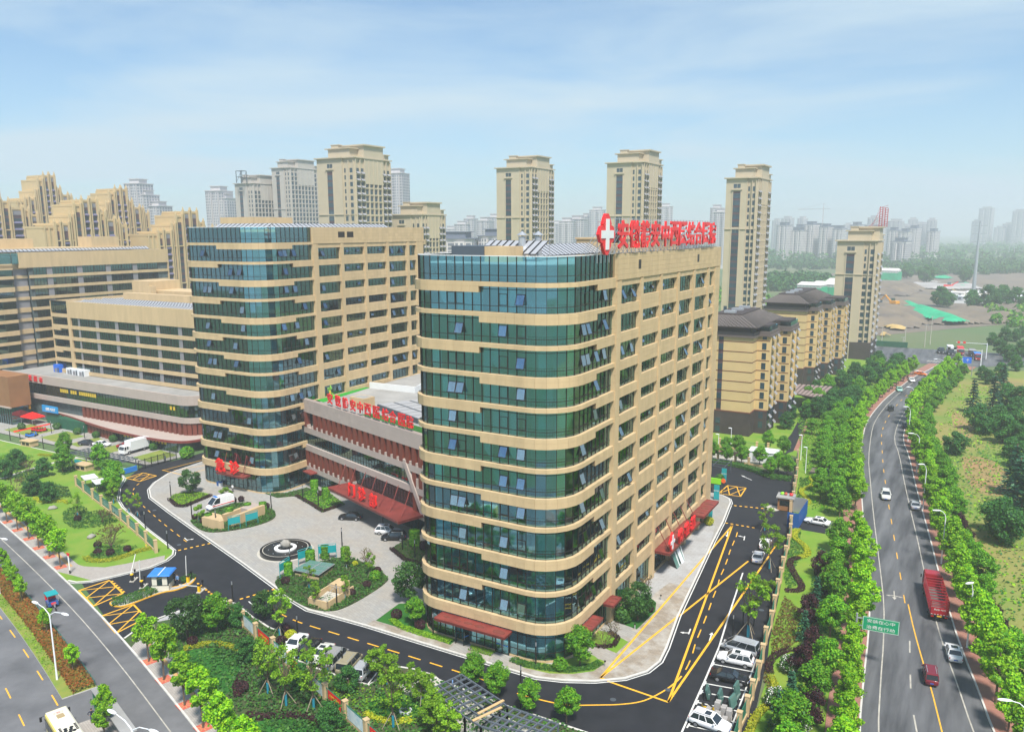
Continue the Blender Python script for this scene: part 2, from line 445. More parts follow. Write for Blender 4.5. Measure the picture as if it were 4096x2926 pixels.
# ---------------------------------------------------------------- ground and roads
sheet('ground',[(-6500,-300),(3500,-300),(3500,7500),(-6500,7500)],-.06,'far_ground')
AVE=smooth([(-290,109),(-240,98.2),(-200,88.8),(-162.3,79.5),(-124.4,69.8),(-99.2,62.5),(-72.4,53.5),(-40,42),(0,26)],2)
AVE_W=resample(AVE,2.0)
sheet('avenue_carriageway',AVE+offset(AVE,-34)[::-1],0.0,'asphalt_ave')
RW=smooth([(1.5,40),(-2.6,70),(-5.2,91.7),(-6,102.4),(-6.8,114.9),(-7.9,126.9),(-9.6,139.1),(-13.9,169),(-17.3,194.5),(-19.4,210.3),(-21.7,237.4),(-22.5,252.1),(-22.3,267.6),(-21.3,289.3),(-19.2,310.2),(-15.9,339.7),(-12.5,355.8),(-8.8,378)],1)
RK=smooth([(20,40),(11.5,72),(6.1,98.1),(4.4,107.7),(2.9,115.2),(1.4,124),(-1.2,142.8),(-3.2,158.6),(-5.4,174.5),(-8.2,195.7),(-11.1,219.6),(-13.5,233.6),(-14.2,250),(-14,268),(-12.8,289),(-10.8,310),(-7.5,340),(-4,356),(0,378)],1)
LK=offset(RW,1.9)
sheet('town_road',LK+RK[::-1],0.0,'asphalt_old')
sheet('crossroads',[(-30,377),(3,377),(14,388),(60,396),(60,424),(-2,426),(-40,424),(-60,412),(-60,400)],.006,'asphalt_old')
sheet('hospital_road',[(-262,119),(-198,118.4),(-172,118),(-168,112),(-150,92),(-119,80),(-121.6,70.6),(-98.6,62),(-93,74),(-62,64),(-18,74),(-17.6,84),(-20,104),(-26.5,152),(-20.5,152.6),(-20.5,160.3),(-28,161),(-33.5,190),(-40,189),(-66,190),(-72,140),(-120,150),(-169,138),(-169.5,124),(-200,122),(-262,123)],.012,'asphalt_new')
PLZ=[(-162.5,131),(-161.8,122),(-161.3,117.1),(-157.9,110.7),(-154.7,106.9),(-149.5,103.5),(-138.2,99.6),(-126.8,95.9),(-117,92.8),(-104.8,88.9),(-93.3,85),(-88,83),(-82.9,81.7),(-79,81.95),(-72,82.2),(-61.4,82.2),(-48.6,82.25),(-44.2,82.3),(-40.8,83.4),(-37.3,85.2),(-34.2,87.7),(-32.3,90.7),(-31.7,93.9),(-32.1,97.7),(-33.7,107.3),(-35.4,121.5),(-37.4,138.1),(-38.6,149.2),(-40.3,161.1),(-41.2,163.4),(-43.2,165),(-52,166),(-75,168),(-110,200),(-160,200)]
slab('plaza',PLZ,0,.13,'plaza_stone')
kp=PLZ[:32]
mb=MB(); wall_strip(mb,offset(kp,.16),.3,.02,.16); struct('plaza_kerb',mb,'kerb')
mb=MB(); ribbon(mb,offset(kp,-.25),.16,.022); struct('edge_line',mb,'road_white')
TAN=[(-72,82.5),(-48.6,82.5),(-44.2,82.6),(-40.9,83.7),(-37.5,85.5),(-34.5,88),(-32.6,90.9),(-32.05,94),(-32.4,97.7),(-34,107.3),(-35.2,117),(-38.5,117.5),(-39.5,115),(-38.8,106),(-38,97),(-37.9,89.5),(-40.5,85.4),(-45,84.2),(-60,84),(-72,84)]
sheet('forecourt_paving',TAN,.135,'tan_paving')
sheet('clinic_terrace',[(-43,113),(-39.3,113),(-38.7,117.7),(-35.3,117.4),(-36.5,128),(-38.2,140),(-39.4,146),(-43,146)],.136,'grey_slab')
KERB_IN=[(-262,114.3),(-198,114.5),(-176,114.5),(-172.3,111.7),(-166.5,109.3),(-161.1,104.2),(-154.3,99.3),(-148.9,96.7),(-141.3,94.1),(-133,91.1),(-125.6,88.8),(-120.1,87),(-118.5,85.6),(-117.4,83.4),(-117.3,80.2),(-119,75.5),(-120.7,71.8),(-122.6,70.2),(-124.4,69.9)]
UG=[p for p in AVE if -262<p[0]<-124.5]+KERB_IN[::-1]
slab('north_garden',UG,0,.12,'lawn')
mb=MB(); wall_strip(mb,offset(KERB_IN,-.16),.3,.02,.155); struct('garden_kerb',mb,'kerb')
mb=MB(); ribbon(mb,offset(KERB_IN[3:],.25),.15,.022); struct('edge_line',mb,'road_white')
UWALK=[p for p in AVE if -262<p[0]<-124]+[(-120.9,72),(-117.5,80.1),(-117.8,83.2),(-119.5,84.6),(-122.2,79),(-124,76.2),(-127.5,74.7)]+[p for p in offset(AVE,3.6) if -262<p[0]<-128][::-1]
sheet('north_pavement',UWALK,.126,'walk_brick')
LGK=[(-99.2,62.6),(-100.3,66),(-100.2,69.2),(-99.7,71.5),(-98.7,75),(-97.2,77.3),(-95.5,78),(-93.5,77.9),(-88.4,76.2),(-83.7,75.1),(-79.9,74.9),(-77.6,75.1),(-76.7,72),(-75.4,70.7),(-71.3,70.3),(-65.1,70.35),(-61.7,70.6),(-61.6,74.4),(-61,75.9),(-58.6,76.5),(-54.3,75.9),(-44.5,75.3),(-34.1,75.3),(-17.5,75)]
LG=[p for p in AVE if -99<p[0]<-10]+[(-8,32),(-12,60)]+LGK[::-1]
slab('south_garden',LG,0,.12,'bed_soil')
mb=MB(); wall_strip(mb,offset(LGK,-.16),.28,.02,.155); struct('garden_kerb',mb,'kerb')
LWALK=[p for p in AVE if -99.2<p[0]<-10]+[p for p in offset(AVE,3.5) if -98<p[0]<-10][::-1]+[(-99.9,68)]
sheet('south_pavement',LWALK,.126,'walk_brick')
mb=MB()
ribbon(mb,[p for p in offset(AVE,2.5) if -262<p[0]<-122],.6,.132); ribbon(mb,[p for p in offset(AVE,2.3) if -97<p[0]<-12],.6,.132)
struct('tactile_paving',mb,'tactile')
sheet('gate_pavement',[(-99.9,67),(-99.4,71.5),(-98.4,75),(-97,77),(-95.5,77.7),(-93.4,77.6),(-93,75.6),(-96,73)],.13,'grey_slab')
# parking bay beside the right-hand fence, median, strips
sheet('verge',[(-18.8,60),(-17.8,84),(-18.6,96),(-20.4,106),(-22.4,122),(-24.6,138),(-26.6,152.4),(-19.6,152.4),(-19.6,160.4),(-27.7,160.4),(-29.6,172),(-31.6,186),(-34,200),(-40,240),(-47,300),(-40,330)]+[p for p in LK if 60<p[1]<345][::-1],.02,'lawn')
sheet('field',[p for p in RK if p[1]<372]+[(30,384),(160,420),(320,300),(300,40),(60,40)],.015,'wild_ground')
for nm,pl,w in (('left_pavement',offset(LK,1.9),3.6),('right_pavement',offset(RK,-1.6),3.0)):
    mb=MB(); ribbon(mb,pl,w,.125); ribbon(mb,offset(pl,(w/2+.02)),.0,.125); struct(nm,mb,'walk_red')
mb=MB(); wall_strip(mb,offset(LK,.06),.22,0,.15); wall_strip(mb,offset(RK,-.06),.22,0,.15); struct('road_kerb',mb,'kerb')
mb=MB(); wall_strip(mb,offset(AVE,.06),.25,0,.15); struct('avenue_kerb',mb,'kerb')
MED=[p for p in AVE if p[0]<-88.5]
slab('median',offset(MED,-6.1)+offset(MED,-10.0)[::-1],0,.14,'lawn_dry')
slab('bus_stop_pavement',offset([p for p in AVE if -88.6<p[0]<-30],-6.1)+offset([p for p in AVE if -88.6<p[0]<-30],-10.0)[::-1],0,.14,'walk_brick')
# painted lines
mb=MB()
ribbon(mb,offset(AVE,-2.3),.14,.006,0)
dashes(mb,offset(AVE,-10.7),.16,.006,3.2,4.6,1,1.5); dashes(mb,offset(AVE,-14.6),.16,.006,3.2,4.6,1,3)
struct('avenue_marking',mb,['line_worn','yellow_paint'])
mb=MB()
ribbon(mb,RW,.16,.006); ribbon(mb,[(x,y) for x,y in offset(RK,2.1)],.16,.006)
CL=[(a[0]*.56+b[0]*.44,a[1]*.56+b[1]*.44) for a,b in zip(resample(RW,2.0),resample(offset(RK,2.1),2.0))]
dashes(mb,[p for p in CL if p[1]>128],.15,.006,3,6.4,1)
YL=[(1.1,95.3),(-.5,104.9),(-1.5,109.8),(-3.3,119.5),(-4.7,128.3)]
ribbon(mb,smooth([(5,72)]+YL,1),.16,.0065,1)
dashes(mb,[(0.2,84),(-2.4,100.3),(-3.2,110),(-3.9,119.7),(-4.1,124)],.18,.006,3.7,6,0,.5)
def arrow(mb,x,y,a,kind,L=2.6,z=.0065,m=0):
    """painted lane arrow; kind: s straight, l, r bends, t three-way"""
    c,n=math.cos(a),math.sin(a)
    def q(pts):
        mb.face([(x+u*c -v*n,y+u*n+v*c,z) for u,v in pts],m)
    q([(-L/2,-.09),(L*.2,-.09),(L*.2,.09),(-L/2,.09)])
    if kind in 'st':q([(L*.2,-.32),(L/2,0),(L*.2,.32)])
    if kind in 'lt':
        q([(0,.09),(.22,.09),(.42,.7),(.2,.7)]); q([(.05,.7),(.6,.7),(.32,1.25)])
    if kind in 'rt':
        q([(0,-.09),(.2,-.7),(.42,-.7),(.22,-.09)]); q([(.05,-.7),(.32,-1.25),(.6,-.7)])
arrow(mb,-6.8,130.6,math.radians(-84),'t',3.4)
for k in range(7):
    ribbon(mb,[(-15.5+k*1.1,384),(-14.7+k*1.1,388)],.5,.012)
    ribbon(mb,[(-4.5+k*1.4,402.5+k*1.1),(-1.5+k*1.4,402.5+k*1.1)],.5,.012)
struct('road_marking',mb,['line_worn','yellow_paint'])
mb=MB()
FC=smooth([(-96.5,82.6),(-92.1,81),(-88.4,79.7),(-84.1,78.6),(-80.2,78.3),(-72.6,78.5),(-60.8,78.7),(-49,78.7)],1)
dashes(mb,FC,.22,.018,2.2,1.9,1,4)
dashes(mb,smooth([(-160.6,108.8),(-159.4,107),(-156.8,104.4),(-153.2,102.3),(-149.6,100.7),(-141.7,97.8),(-133.8,94.9),(-126.1,92.3),(-119.8,90.2)],1),.17,.018,1.9,2.1,1)
YC=smooth([(-44.6,78.2),(-41,78.4),(-38,79),(-34.7,81),(-33,82),(-30.8,83.8),(-29.7,85.8),(-28.7,88.7),(-28.2,91.5),(-28.3,95),(-28.7,98)],2)
ribbon(mb,[p for p in YC if p[1]<92.5],.22,.018,1)
dashes(mb,[p for p in YC if p[1]>93.4]+[(-29.3,101.4),(-29.6,104.2),(-30.0,107.7),(-30.5,111.7),(-31.1,115.9),(-31.6,120.3),(-32.2,123.6),(-32.6,127.7),(-33.1,131.5),(-33.7,135.4)]+[(-34.6,143.4),(-35.4,148.2)],.17,.018,2.6,2.4,1)
arrow(mb,*(-30.9,103.4),math.radians(-82),'r',2.4,.018); arrow(mb,*(-27.9,103.8),math.radians(98),'s',2.6,.018)
arrow(mb,*(-122.5,91.5),math.radians(-20),'l',2.6,.018); arrow(mb,*(-91.7,79.0),math.radians(-20),'s',2.6,.018); arrow(mb,*(-90.6,82.2),math.radians(160),'r',2.2,.018)
arrow(mb,*(-36.3,143.4),math.radians(-80),'s',3,.018); arrow(mb,*(-33.1,143.3),math.radians(100),'l',3,.018); arrow(mb,*(-41.9,180.2),math.radians(140),'s',4,.018)
# the long yellow guide lines across forecourt and road, the ones on the ground
def line(pts,w=.17,z=.018,m=1):ribbon(mb,pts,w,z,m)
def guide(p0,p1,w=.3):
    """a long straight painted line that climbs the kerb where it meets it"""
    n=int(math.dist(p0,p1)/.25); run=[]; last=None
    for i in range(n+1):
        q=(p0[0]+(p1[0] -p0[0])*i/n,p0[1]+(p1[1] -p0[1])*i/n); h=inside(q,PLZ)
        if last is not None and h != last:
            ribbon(mb,[run[0],run[-1]],w,.142 if last else .0185,1); run=[]
        run.append(q); last=h
    if len(run)>1:ribbon(mb,[run[0],run[-1]],w,.142 if last else .0185,1)
a,c,d=(-37.0,86.3),(-27.8,85.6),(-36.7,148.5)
guide(a,d); guide(a,(-29.8,132.7)); guide(c,d); guide(c,(-27.2,136.7)); guide((-27.3,137.2),(-27.1,147.3)); guide(a,c)
def hatch(q,n=2):
    """yellow no-parking box: outline and crossing lines"""
    q=[Vector(p) for p in q]
    for i in range(4):line([tuple(q[i]),tuple(q[(i+1) % 4])],.26)
    for i in range(n):
        t0,t1=i/n,(i+1)/n
        p0,p1=q[0].lerp(q[3],t0),q[0].lerp(q[3],t1); r0,r1=q[1].lerp(q[2],t0),q[1].lerp(q[2],t1)
        line([tuple(p0),tuple(r1)],.2,.0185); line([tuple(p1),tuple(r0)],.2,.019)
for q in ([(-119.5,68.8),(-118.8,73.6),(-112.4,71.6),(-112.3,66.6)],[(-108.3,65.2),(-107.5,70),(-102,68.2),(-101.6,63.1)],[(-167,109.8),(-167,114.4),(-162.1,114.4),(-161.8,109.8)],[(-44.3,166.0),(-44.1,172.4),(-40.1,172.6),(-39.7,166.2)]):hatch(q)
line([(-164.7,117.8),(-163.4,131)],.2); line([(-164.7,117.8),(-156.6,117.6)],.2,.1405); line([(-162,119),(-157,130)],.18,.1405); line([(-156.5,117.6),(-156,124)],.18,.1405)
struct('drive_marking',mb,['road_white','yellow_paint'])
# right-hand parking bays, lower bay by the fence
mb=MB()
ribbon(mb,[(-24.3,78),(-24.5,80.7),(-25.4,92.9),(-26.1,101.5),(-27.5,112),(-29.4,127.4)],.22,.0195)
for (x0,y0),(x1,y1) in (((-25.5,96.8),(-20.4,97.5)),((-25.1,91.8),(-20,92.7)),((-24.9,89.7),(-20.1,90.5)),((-24.7,87.3),(-19.8,87.9)),((-24.5,85),(-19.6,85.6)),((-24.2,82.3),(-19.4,82.9))):
    ribbon(mb,[(x0,y0),(x1,y1)],.2,.02); ribbon(mb,[(x0 -.05,y0 -.55),(x0 -.05,y0+.5)],.2,.0205)
ribbon(mb,[(-19.6,80),(-20.3,92),(-21,102)],.18,.0195)
for k in range(7):ribbon(mb,[(-77.2+k*2.55,70.6),(-78.4+k*2.55,75)],.18,.0195)
ribbon(mb,[(-79.4,75.05),(-61.8,74.9)],.16,.02)
struct('bay_marking',mb,'road_white')
# drain covers and speed bumps
def manhole(x,y,z,r=.38):
    mb=MB(); mb.cyl(x,y,z,z+.012,r,14); tag(mb.build('manhole_cover','steel_grey'),'round manhole cover set in %s' % MH[0],'manhole cover','manhole covers')
MH=['']
for s_,x,y,z in (('the black road beside the right-hand parking bays',*(-28.5,99.8),.012),('the black road beneath the yellow guide lines',*(-28.7,88.1),.012),('the black road near the bottom edge',*(-33.8,82.8),.012),('the black loop road below the round clipped tree',*(-141.8,98.9),.012),('the black road just before the left speed bump',*(-121.7,89.2),.012),('the tarmac nook between sapling and right fence',*(-23.6,115.4),.012)):
    MH[0]=s_; manhole(x,y,z)
for s_,p0,p1 in (('thin striped speed bump across the road left of the plaza',*[(-119.8,86.9),(-117.3,92.5)]),('thin striped speed bump just inside the fence at the plaza',*[(-94.9,78.8),(-92.7,84.6)]),('striped speed bump behind the exit barrier by the fence end',*[(-105.7,80.1),(-98.7,78.0)]),('striped speed bump at the yellow box beside the guard island',*[(-118.6,73.7),(-112.0,71.8)]),('orange speed bump where the right-hand side road starts',*[(-38.7,149.0),(-32.1,149.1)]),('farther speed bump by the booth on the right',*[(-39.9,159.7),(-33.1,161.1)])):
    t=thing('speed_bump',s_,'speed bump',(*p0,.013),math.atan2(p1[1] -p0[1],p1[0] -p0[0]),'speed bumps across the hospital roads')
    l=math.hypot(p1[0] -p0[0],p1[1] -p0[1]); n=max(4,int(l/.5))
    meA=MB().hexa([(0,-.17,0),(l/n -.01,-.17,0),(l/n -.01,.17,0),(0,.17,0),(0,-.07,.05),(l/n -.01,-.07,.05),(l/n -.01,.07,.05),(0,.07,.05)])
    ma,mb2=meA.mesh('rubber_block','yellow_paint'),meA.mesh('rubber_block','black_metal')
    for k in range(n):put('rubber_block',ma if k % 2 else mb2,t,(k*l/n,0,0))

# ---------------------------------------------------------------- the two curtain-walled towers
def arc(cx,cy,r,a0,a1,n):return [(cx+r*math.cos(a0+(a1 -a0)*i/n),cy+r*math.sin(a0+(a1 -a0)*i/n)) for i in range(n+1)]
def sub(p,q,step):
    n=max(1,round(math.dist(p,q)/step)); return [(p[0]+(q[0] -p[0])*i/n,p[1]+(q[1] -p[1])*i/n) for i in range(n+1)]
def normals(path):
    """outward normals (to the right of travel)"""
    o=[]
    for i in range(len(path)):
        a,b=path[max(i -1,0)],path[min(i+1,len(path) -1)]
        dx,dy=b[0] -a[0],b[1] -a[1]; l=math.hypot(dx,dy); o.append((dy/l,-dx/l))
    return o
def hex_seg(p,q,n0,n1,d0,d1,z0,z1,gap=0.0):
    """solid between two path points, from d0 to d1 outside the line"""
    l=math.dist(p,q); t=gap/l/2
    def at(u,d):return (p[0]+(q[0] -p[0])*u+(n0[0]+(n1[0] -n0[0])*u)*d,p[1]+(q[1] -p[1])*u+(n0[1]+(n1[1] -n0[1])*u)*d)
    A,B,C,D=at(t,d1),at(1 -t,d1),at(1 -t,d0),at(t,d0)
    return [(*A,z0),(*B,z0),(*C,z0),(*D,z0),(*A,z1),(*B,z1),(*C,z1),(*D,z1)]
def window_mesh(w,h,n,tr,deep=.10,fr=.07,vents=()):
    """frame in the y-z plane facing +x, from (0,0) to (w,h); n panes wide, transom at tr"""
    m=MB()
    for a,b in ((0,fr),(h -fr,h)):m.box(-deep/2,0,a,deep/2,w,b)
    for i in range(n+1):
        y=w*i/n; m.box(-deep/2+.002,max(0,y -fr/2),fr,deep/2 -.002,min(w,y+fr/2),h -fr)
    if tr:m.box(-deep/2+.004,0,tr,deep/2 -.004,w,tr+fr)
    for i in vents:
        y0,y1=w*i/n,w*(i+1)/n
        m.box(-.03,y0+.04,h -.75,.075,y1 -.04,h -.66); m.box(-.03,y0+.04,max(tr,.1)+.05,.075,y0+.13,h -.7); m.box(-.03,y1 -.13,max(tr,.1)+.05,.075,y1 -.04,h -.7)
    return m
SASH={}
def open_sash(parent,pos,w,h,out_ang,rz):
    """a top-hung window pushed open: frame with its pane"""
    k=(round(w,2),round(h,2))
    if k not in SASH:
        m=MB(); f=.07
        m.box(-.03,-w/2,-h,.03,-w/2+f,0); m.box(-.03,w/2 -f,-h,.03,w/2,0); m.box(-.028,-w/2+f,-f,.028,w/2 -f,0); m.box(-.028,-w/2+f,-h,.028,w/2 -f,-h+f)
        g=MB(); g.box(-.008,-w/2+f,-h+f,.008,w/2 -f,-f)
        SASH[k]=(m.mesh('open_sash','mullion'),g.mesh('sash_pane','glass_sash'))
    a,b=SASH[k]
    o=put('open_sash',a,parent,pos); o.rotation_euler=(0,-out_ang,rz)
    if out_ang<.01:return o
    if parent is not None and parent.parent is None:put('sash_pane',b,o)
    else:
        q=put('sash_pane',b,parent,pos); q.rotation_euler=(0,-out_ang,rz)
    return o
glassmat('glass_sash',(.70,.80,.86),.34,.05,gc=(.75,.9,1))
def clinic_tower(org,Lv,roof,label,seed,XL):
    rnd=random.Random(seed)
    T=thing('hospital_tower',label,'building',(*org,.13),0,'hospital towers')
    nL=len(Lv)
    path=sub((XL,14),(XL,3.6),1.3)[:-1]+arc(XL+3.6,3.6,3.6,PI,1.5*PI,5)[:-1]+sub((XL+3.6,0),(-5.0,0),1.3)[:-1]+arc(-5,5,5,-PI/2,0,6)[:-1]+sub((0,5),(0,15.3),1.3)
    nn=normals(path)
    fine=[]                                   # each bay with two inner points so that the curves stay round
    for i in range(len(path) -1):
        fine.append((path[i],path[i+1],nn[i],nn[i+1]))
    arcs=lambda s_:abs(s_[2][0] -s_[3][0])+abs(s_[2][1] -s_[3][1])>.05
    # cladding bands
    tiles=[]
    for bi,z in enumerate(Lv):
        back=MB()
        th_out=1.32 if bi % 2 == 1 else .55; th_mid=.55 if bi % 2 == 1 else 1.32
        if bi == 0:th_out=th_mid=1.4
        for s_ in fine:
            mx,my=(s_[0][0]+s_[1][0])/2,(s_[0][1]+s_[1][1])/2
            mid=mx>-11.4 and my<8.3
            th=th_mid if mid else th_out
            for a,b in ([(z -.55,z)] if th<.6 else [(z -.55,z),(z -th,z -.565)]):
                tiles.append(hex_seg(*s_,.02,.58,a,b,.022))
            back.hexa(hex_seg(*s_,0,.55,z -th+.02,z -.01))
        back.build('band_backing','stone_joint',T)
    pieces('facing_panel',tiles,'stone_tan',T,org)
    # glass, storey by storey
    panes=[]; ft=list(Lv)+[roof]; z0s=[.25]+list(Lv)
    fr=MB(); slabs=MB(); inner=MB()
    ins=[(p[0] -n[0]*.25,p[1] -n[1]*.25) for p,n in zip(path,nn)]
    deep=[(p[0] -n[0]*3.6,p[1] -n[1]*3.6) for p,n in zip(path,nn)]
    near=[(p[0] -n[0]*1.5,p[1] -n[1]*1.5) for p,n in zip(path,nn)]
    for k in range(nL+1):
        za,zb=z0s[k],ft[k]
        top=k == nL
        cuts=[za,za+.78,zb -.9,zb] if not top else [za,za+.8,zb]
        if k == 0:cuts=[za,za+1.0,za+3.2,zb]
        for s_ in fine:
            for a,b in zip(cuts,cuts[1:]):panes.append(hex_seg(*s_,-.014,.014,a+.03,b -.03,.05))
            for a in cuts[:-1]:fr.hexa(hex_seg(*s_,-.05,.05,a -.035,a+.035))
        for p,n in zip(path,nn):
            fr.obox(p[0]+n[0]*.02,p[1]+n[1]*.02,math.atan2(n[1],n[0]),.15,.065,za,zb)
        if top:
            for s_ in fine:fr.hexa(hex_seg(*s_,-.10,.10,zb -.02,zb+.06),1)
        # floor, ceiling and the rooms behind the glass
        poly=ins+[(-.4,40),(XL+.4,40)]
        slabs.prism([(x,y) for x,y in poly],za -.42,za -.06,0,None,True)
        if top:continue
        for i,s_ in enumerate(fine):
            if 3<i<len(fine):
                corner=s_[0][0]>-6.4 and s_[0][1]<4.6
                w=near if corner else deep
                mtl=1 if corner or i % 7 == 3 else (2 if i % 5 == 1 and k % 3 else 0)
                inner.face([(*w[i],za),(*w[i+1],za),(*w[i+1],zb -.45),(*w[i],zb -.45)],mtl)
                if i % 3 == 0 or (i<len(fine) -1 and (fine[i+1][0][0]>-6.4) != (s_[0][0]>-6.4)):
                    p,q=ins[i],deep[i]; dx,dy=(q[1] -p[1]),-(q[0] -p[0]); l=math.hypot(dx,dy) or 1; dx,dy=dx/l*.06,dy/l*.06
                    inner.hexa([(p[0] -dx,p[1] -dy,za),(q[0] -dx,q[1] -dy,za),(q[0]+dx,q[1]+dy,za),(p[0]+dx,p[1]+dy,za)]+[(p[0] -dx,p[1] -dy,zb -.45),(q[0] -dx,q[1] -dy,zb -.45),(q[0]+dx,q[1]+dy,zb -.45),(p[0]+dx,p[1]+dy,zb -.45)],1 if i % 2 else 0)
                if rnd.random()<(.8 if corner else .45) and k:
                    c0,c1=near[i] if corner else (ins[i][0]*.95+deep[i][0]*.05,ins[i][1]*.95+deep[i][1]*.05),near[i+1] if corner else (ins[i+1][0]*.95+deep[i+1][0]*.05,ins[i+1][1]*.95+deep[i+1][1]*.05)
                    inner.face([(*c0,za+(0 if rnd.random()<.7 else 1.4)),(*c1,za+.05),(*c1,zb -.45),(*c0,zb -.45)],1)
                if corner and k>0 and mtl:      # guard rail behind the round corner
                    pp=[(p[0] -n[0]*.3,p[1] -n[1]*.3) for p,n in zip(path[i:i+2],nn[i:i+2])]
                    inner.bar((*pp[0],za+1.05),(*pp[1],za+1.05),.05,.05,3)
                    for u in range(6):
                        t=u/6; inner.bar((pp[0][0]+(pp[1][0] -pp[0][0])*t,pp[0][1]+(pp[1][1] -pp[0][1])*t,za),(pp[0][0]+(pp[1][0] -pp[0][0])*t,pp[0][1]+(pp[1][1] -pp[0][1])*t,za+1.05),.025,.025,3)
    pieces('pane',panes,'glass',T,org)
    fr.build('curtain_frame',['mullion','white_paint'],T)
    slabs.build('floor_slab','slab',T)
    inner.build('inner_wall',['inner_wall','inner_pale','inner_dark','mullion'],T)
    # framed opening lights in the curtain wall, some pushed open
    spots=[i for i in range(len(fine)) if fine[i][0][0]>-20 and fine[i][0][1]<14]
    picks=[spots[j] for j in (2,3,8,10,17,18,20,22) if j<len(spots)]
    for k in range(1,nL):
        for j in picks:
            s_=fine[j]; mx,my=(s_[0][0]+s_[1][0])/2,(s_[0][1]+s_[1][1])/2; nx,ny=s_[2]
            a=math.atan2(ny,nx); w=math.dist(s_[0],s_[1]) -.06; h=1.45
            pos=(mx+nx*.06,my+ny*.06,Lv[k -1]+.78+h+.1)
            if rnd.random()<.42:open_sash(T,pos,w,h,rnd.choice((.22,.32,.4)),a)
            else:
                o=open_sash(T,pos,w,h,0.0,a); o.name='vent_window'
    # the flank: piers, spandrels, windows
    opens=[(16.4,23.7),(24.7,32.0),(32.9,40.2),(41.1,48.4),(49.4,56.7),(57.7,61.2)]
    if nL>12:opens=opens[:4]+[(49.4,52.4)]
    yE=opens[-1][1]+3.2
    piers=[(14.9,16.4)]+[(opens[i][1],opens[i+1][0]) for i in range(len(opens) -1)]+[(opens[-1][1],yE -.2)]
    tiles=[]; wall=MB()
    for i,(a,b) in enumerate(piers):
        wall.box(-.5,a+.02,0,.70,b -.02,roof -3.6)
        z=.1
        while z<roof -3.7:
            tiles.append(bx(-.35,a,z,.74,b,min(z+.98,roof -3.6) -.015)); z += .98
    short=(1,2)
    spx=[(0,.1)]+[(z,None) for z in Lv[:-1]]
    for i,(a,b) in enumerate(opens):
        for k in range(nL):
            base=(Lv[k -1] if k else .35); head=base+2.55 if k>3 or k == 0 else base+2.75
            if k == 0:head=Lv[0] -1.15
            sill=base+(.78 if i in short and k else 0)
            nxt=(Lv[k] if k<nL -1 else Lv[-1] -.35)
            nsill=nxt+(.78 if i in short and k<nL -1 else 0)
            wall.box(-.45,a -.05,head+.02,.54,b+.05,nsill -.02)
            rows=max(1,round((nsill -head)/.68)); rh=(nsill -head)/rows; cols=max(1,round((b -a)/1.2)); cw=(b -a)/cols
            for r in range(rows):
                for c in range(cols):
                    tiles.append(bx(-.3 if r in (0,rows -1) else .3,a+c*cw+.008,head+r*rh+(.008 if r else 0),.58,a+(c+1)*cw -.008,head+(r+1)*rh -(.008 if r<rows -1 else 0)))
            w,h=b -a,head -sill
            nP=6 if w>5 else 3
            vents=(1,nP -2) if nP>3 else (1,)
            key=(round(w,2),round(h,2),nP)
            if key not in WIN:
                WIN[key]=(window_mesh(w,h,nP,.62 if h>2 else .5,vents=vents).mesh('window','mullion'),MB().box(-.012,.05,.05,.012,w -.05,h -.05).mesh('pane','glass'))
            wo=put('window',WIN[key][0],T,(0,a,sill)); put('window_pane',WIN[key][1],wo)
            for v in vents:
                if rnd.random()<.42:open_sash(wo,(.06,w*(v+.5)/nP,h -.62),w/nP -.06,min(h -1.2,1.35),rnd.choice((.25,.35,.45)),0)
    # frieze on top of the flank
    z0,z1=Lv[-1] -.35,roof
    wall.box(-.6,14.92,z0+.02,.66,yE,z1 -.02)
    rows=5; rh=(z1 -z0)/rows; y=14.9
    while y<yE -.1:
        e=min(y+1.25,yE+.05)
        for r in range(rows):tiles.append(bx(.3,y+.008,z0+r*rh+.008,.74,e -.008,z0+(r+1)*rh -.008))
        y=e
    pieces('facing_panel',tiles,'stone_tan',T,org)
    wall.build('wall','stone_joint',T)
    for y in ((22.5,50) if nL<13 else (23,26)):
        m=MB(); m.box(.5,y,roof -2.3,.755,y+(1.0 if nL<13 else 2.2),roof -1.0); m.build('vent_grille','mullion',T)
    # rounded far corner with its bands, back and hidden walls
    p2=arc(-4.5,yE -.2,4.5,0,PI/2,6)+[(XL,yE+4.3),(XL,14)]
    n2=normals(p2); bk=MB(); gm=MB()
    for i in range(len(p2) -1):
        s_=(p2[i],p2[i+1],n2[i],n2[i+1])
        gm.hexa(hex_seg(*s_,-.1,0,.1,roof))
        for z in Lv:bk.hexa(hex_seg(*s_,.0,.58,z -1.2,z))
    bk.build('rear_band','stone_tan',T); gm.build('rear_glazing','inner_dark',T)
    m=MB(); m.box(-19,8,.1,-3.7,yE -4,roof -1.35); m.box(-3.7,12,.1,-3.4,yE -1.5,roof -1.35); m.build('core','inner_wall',T)
    m=MB(); m.prism([(x,y) for x,y in ins]+[(-.3,yE),(-4.5,yE+4),(XL+.3,yE+4)],roof -1.3,roof -1.0); m.build('roof','roof_deck',T)
    m=MB()
    m.box(-.72,15,roof -1.0,-.52,yE -.5,roof -.01); m.box(XL+.4,14,roof -1,XL+.6,yE+3.6,roof -.02); m.box(XL+.6,yE+3.5,roof -1,-5,yE+3.7,roof -.02)
    m.build('parapet','stone_tan',T)
    # ground-floor plinth
    m=MB()
    for s_ in fine:m.hexa(hex_seg(*s_,-.2,.14,-.05,.27))
    m.box(-.3,15.2,-.05,.3,yE -.4,.3); m.build('plinth','stone_tan',T)
    return T
WIN={}
LV1=[5.5,9.95,14.3,18.7,22.58,26.45,30.35,34.22,38.1,42.0,45.9,49.65]
T1=clinic_tower((-42.3,85.4),LV1,52.8,'nearest tan hospital tower with teal wraparound glass and big red rooftop lettering',3,-22.8)
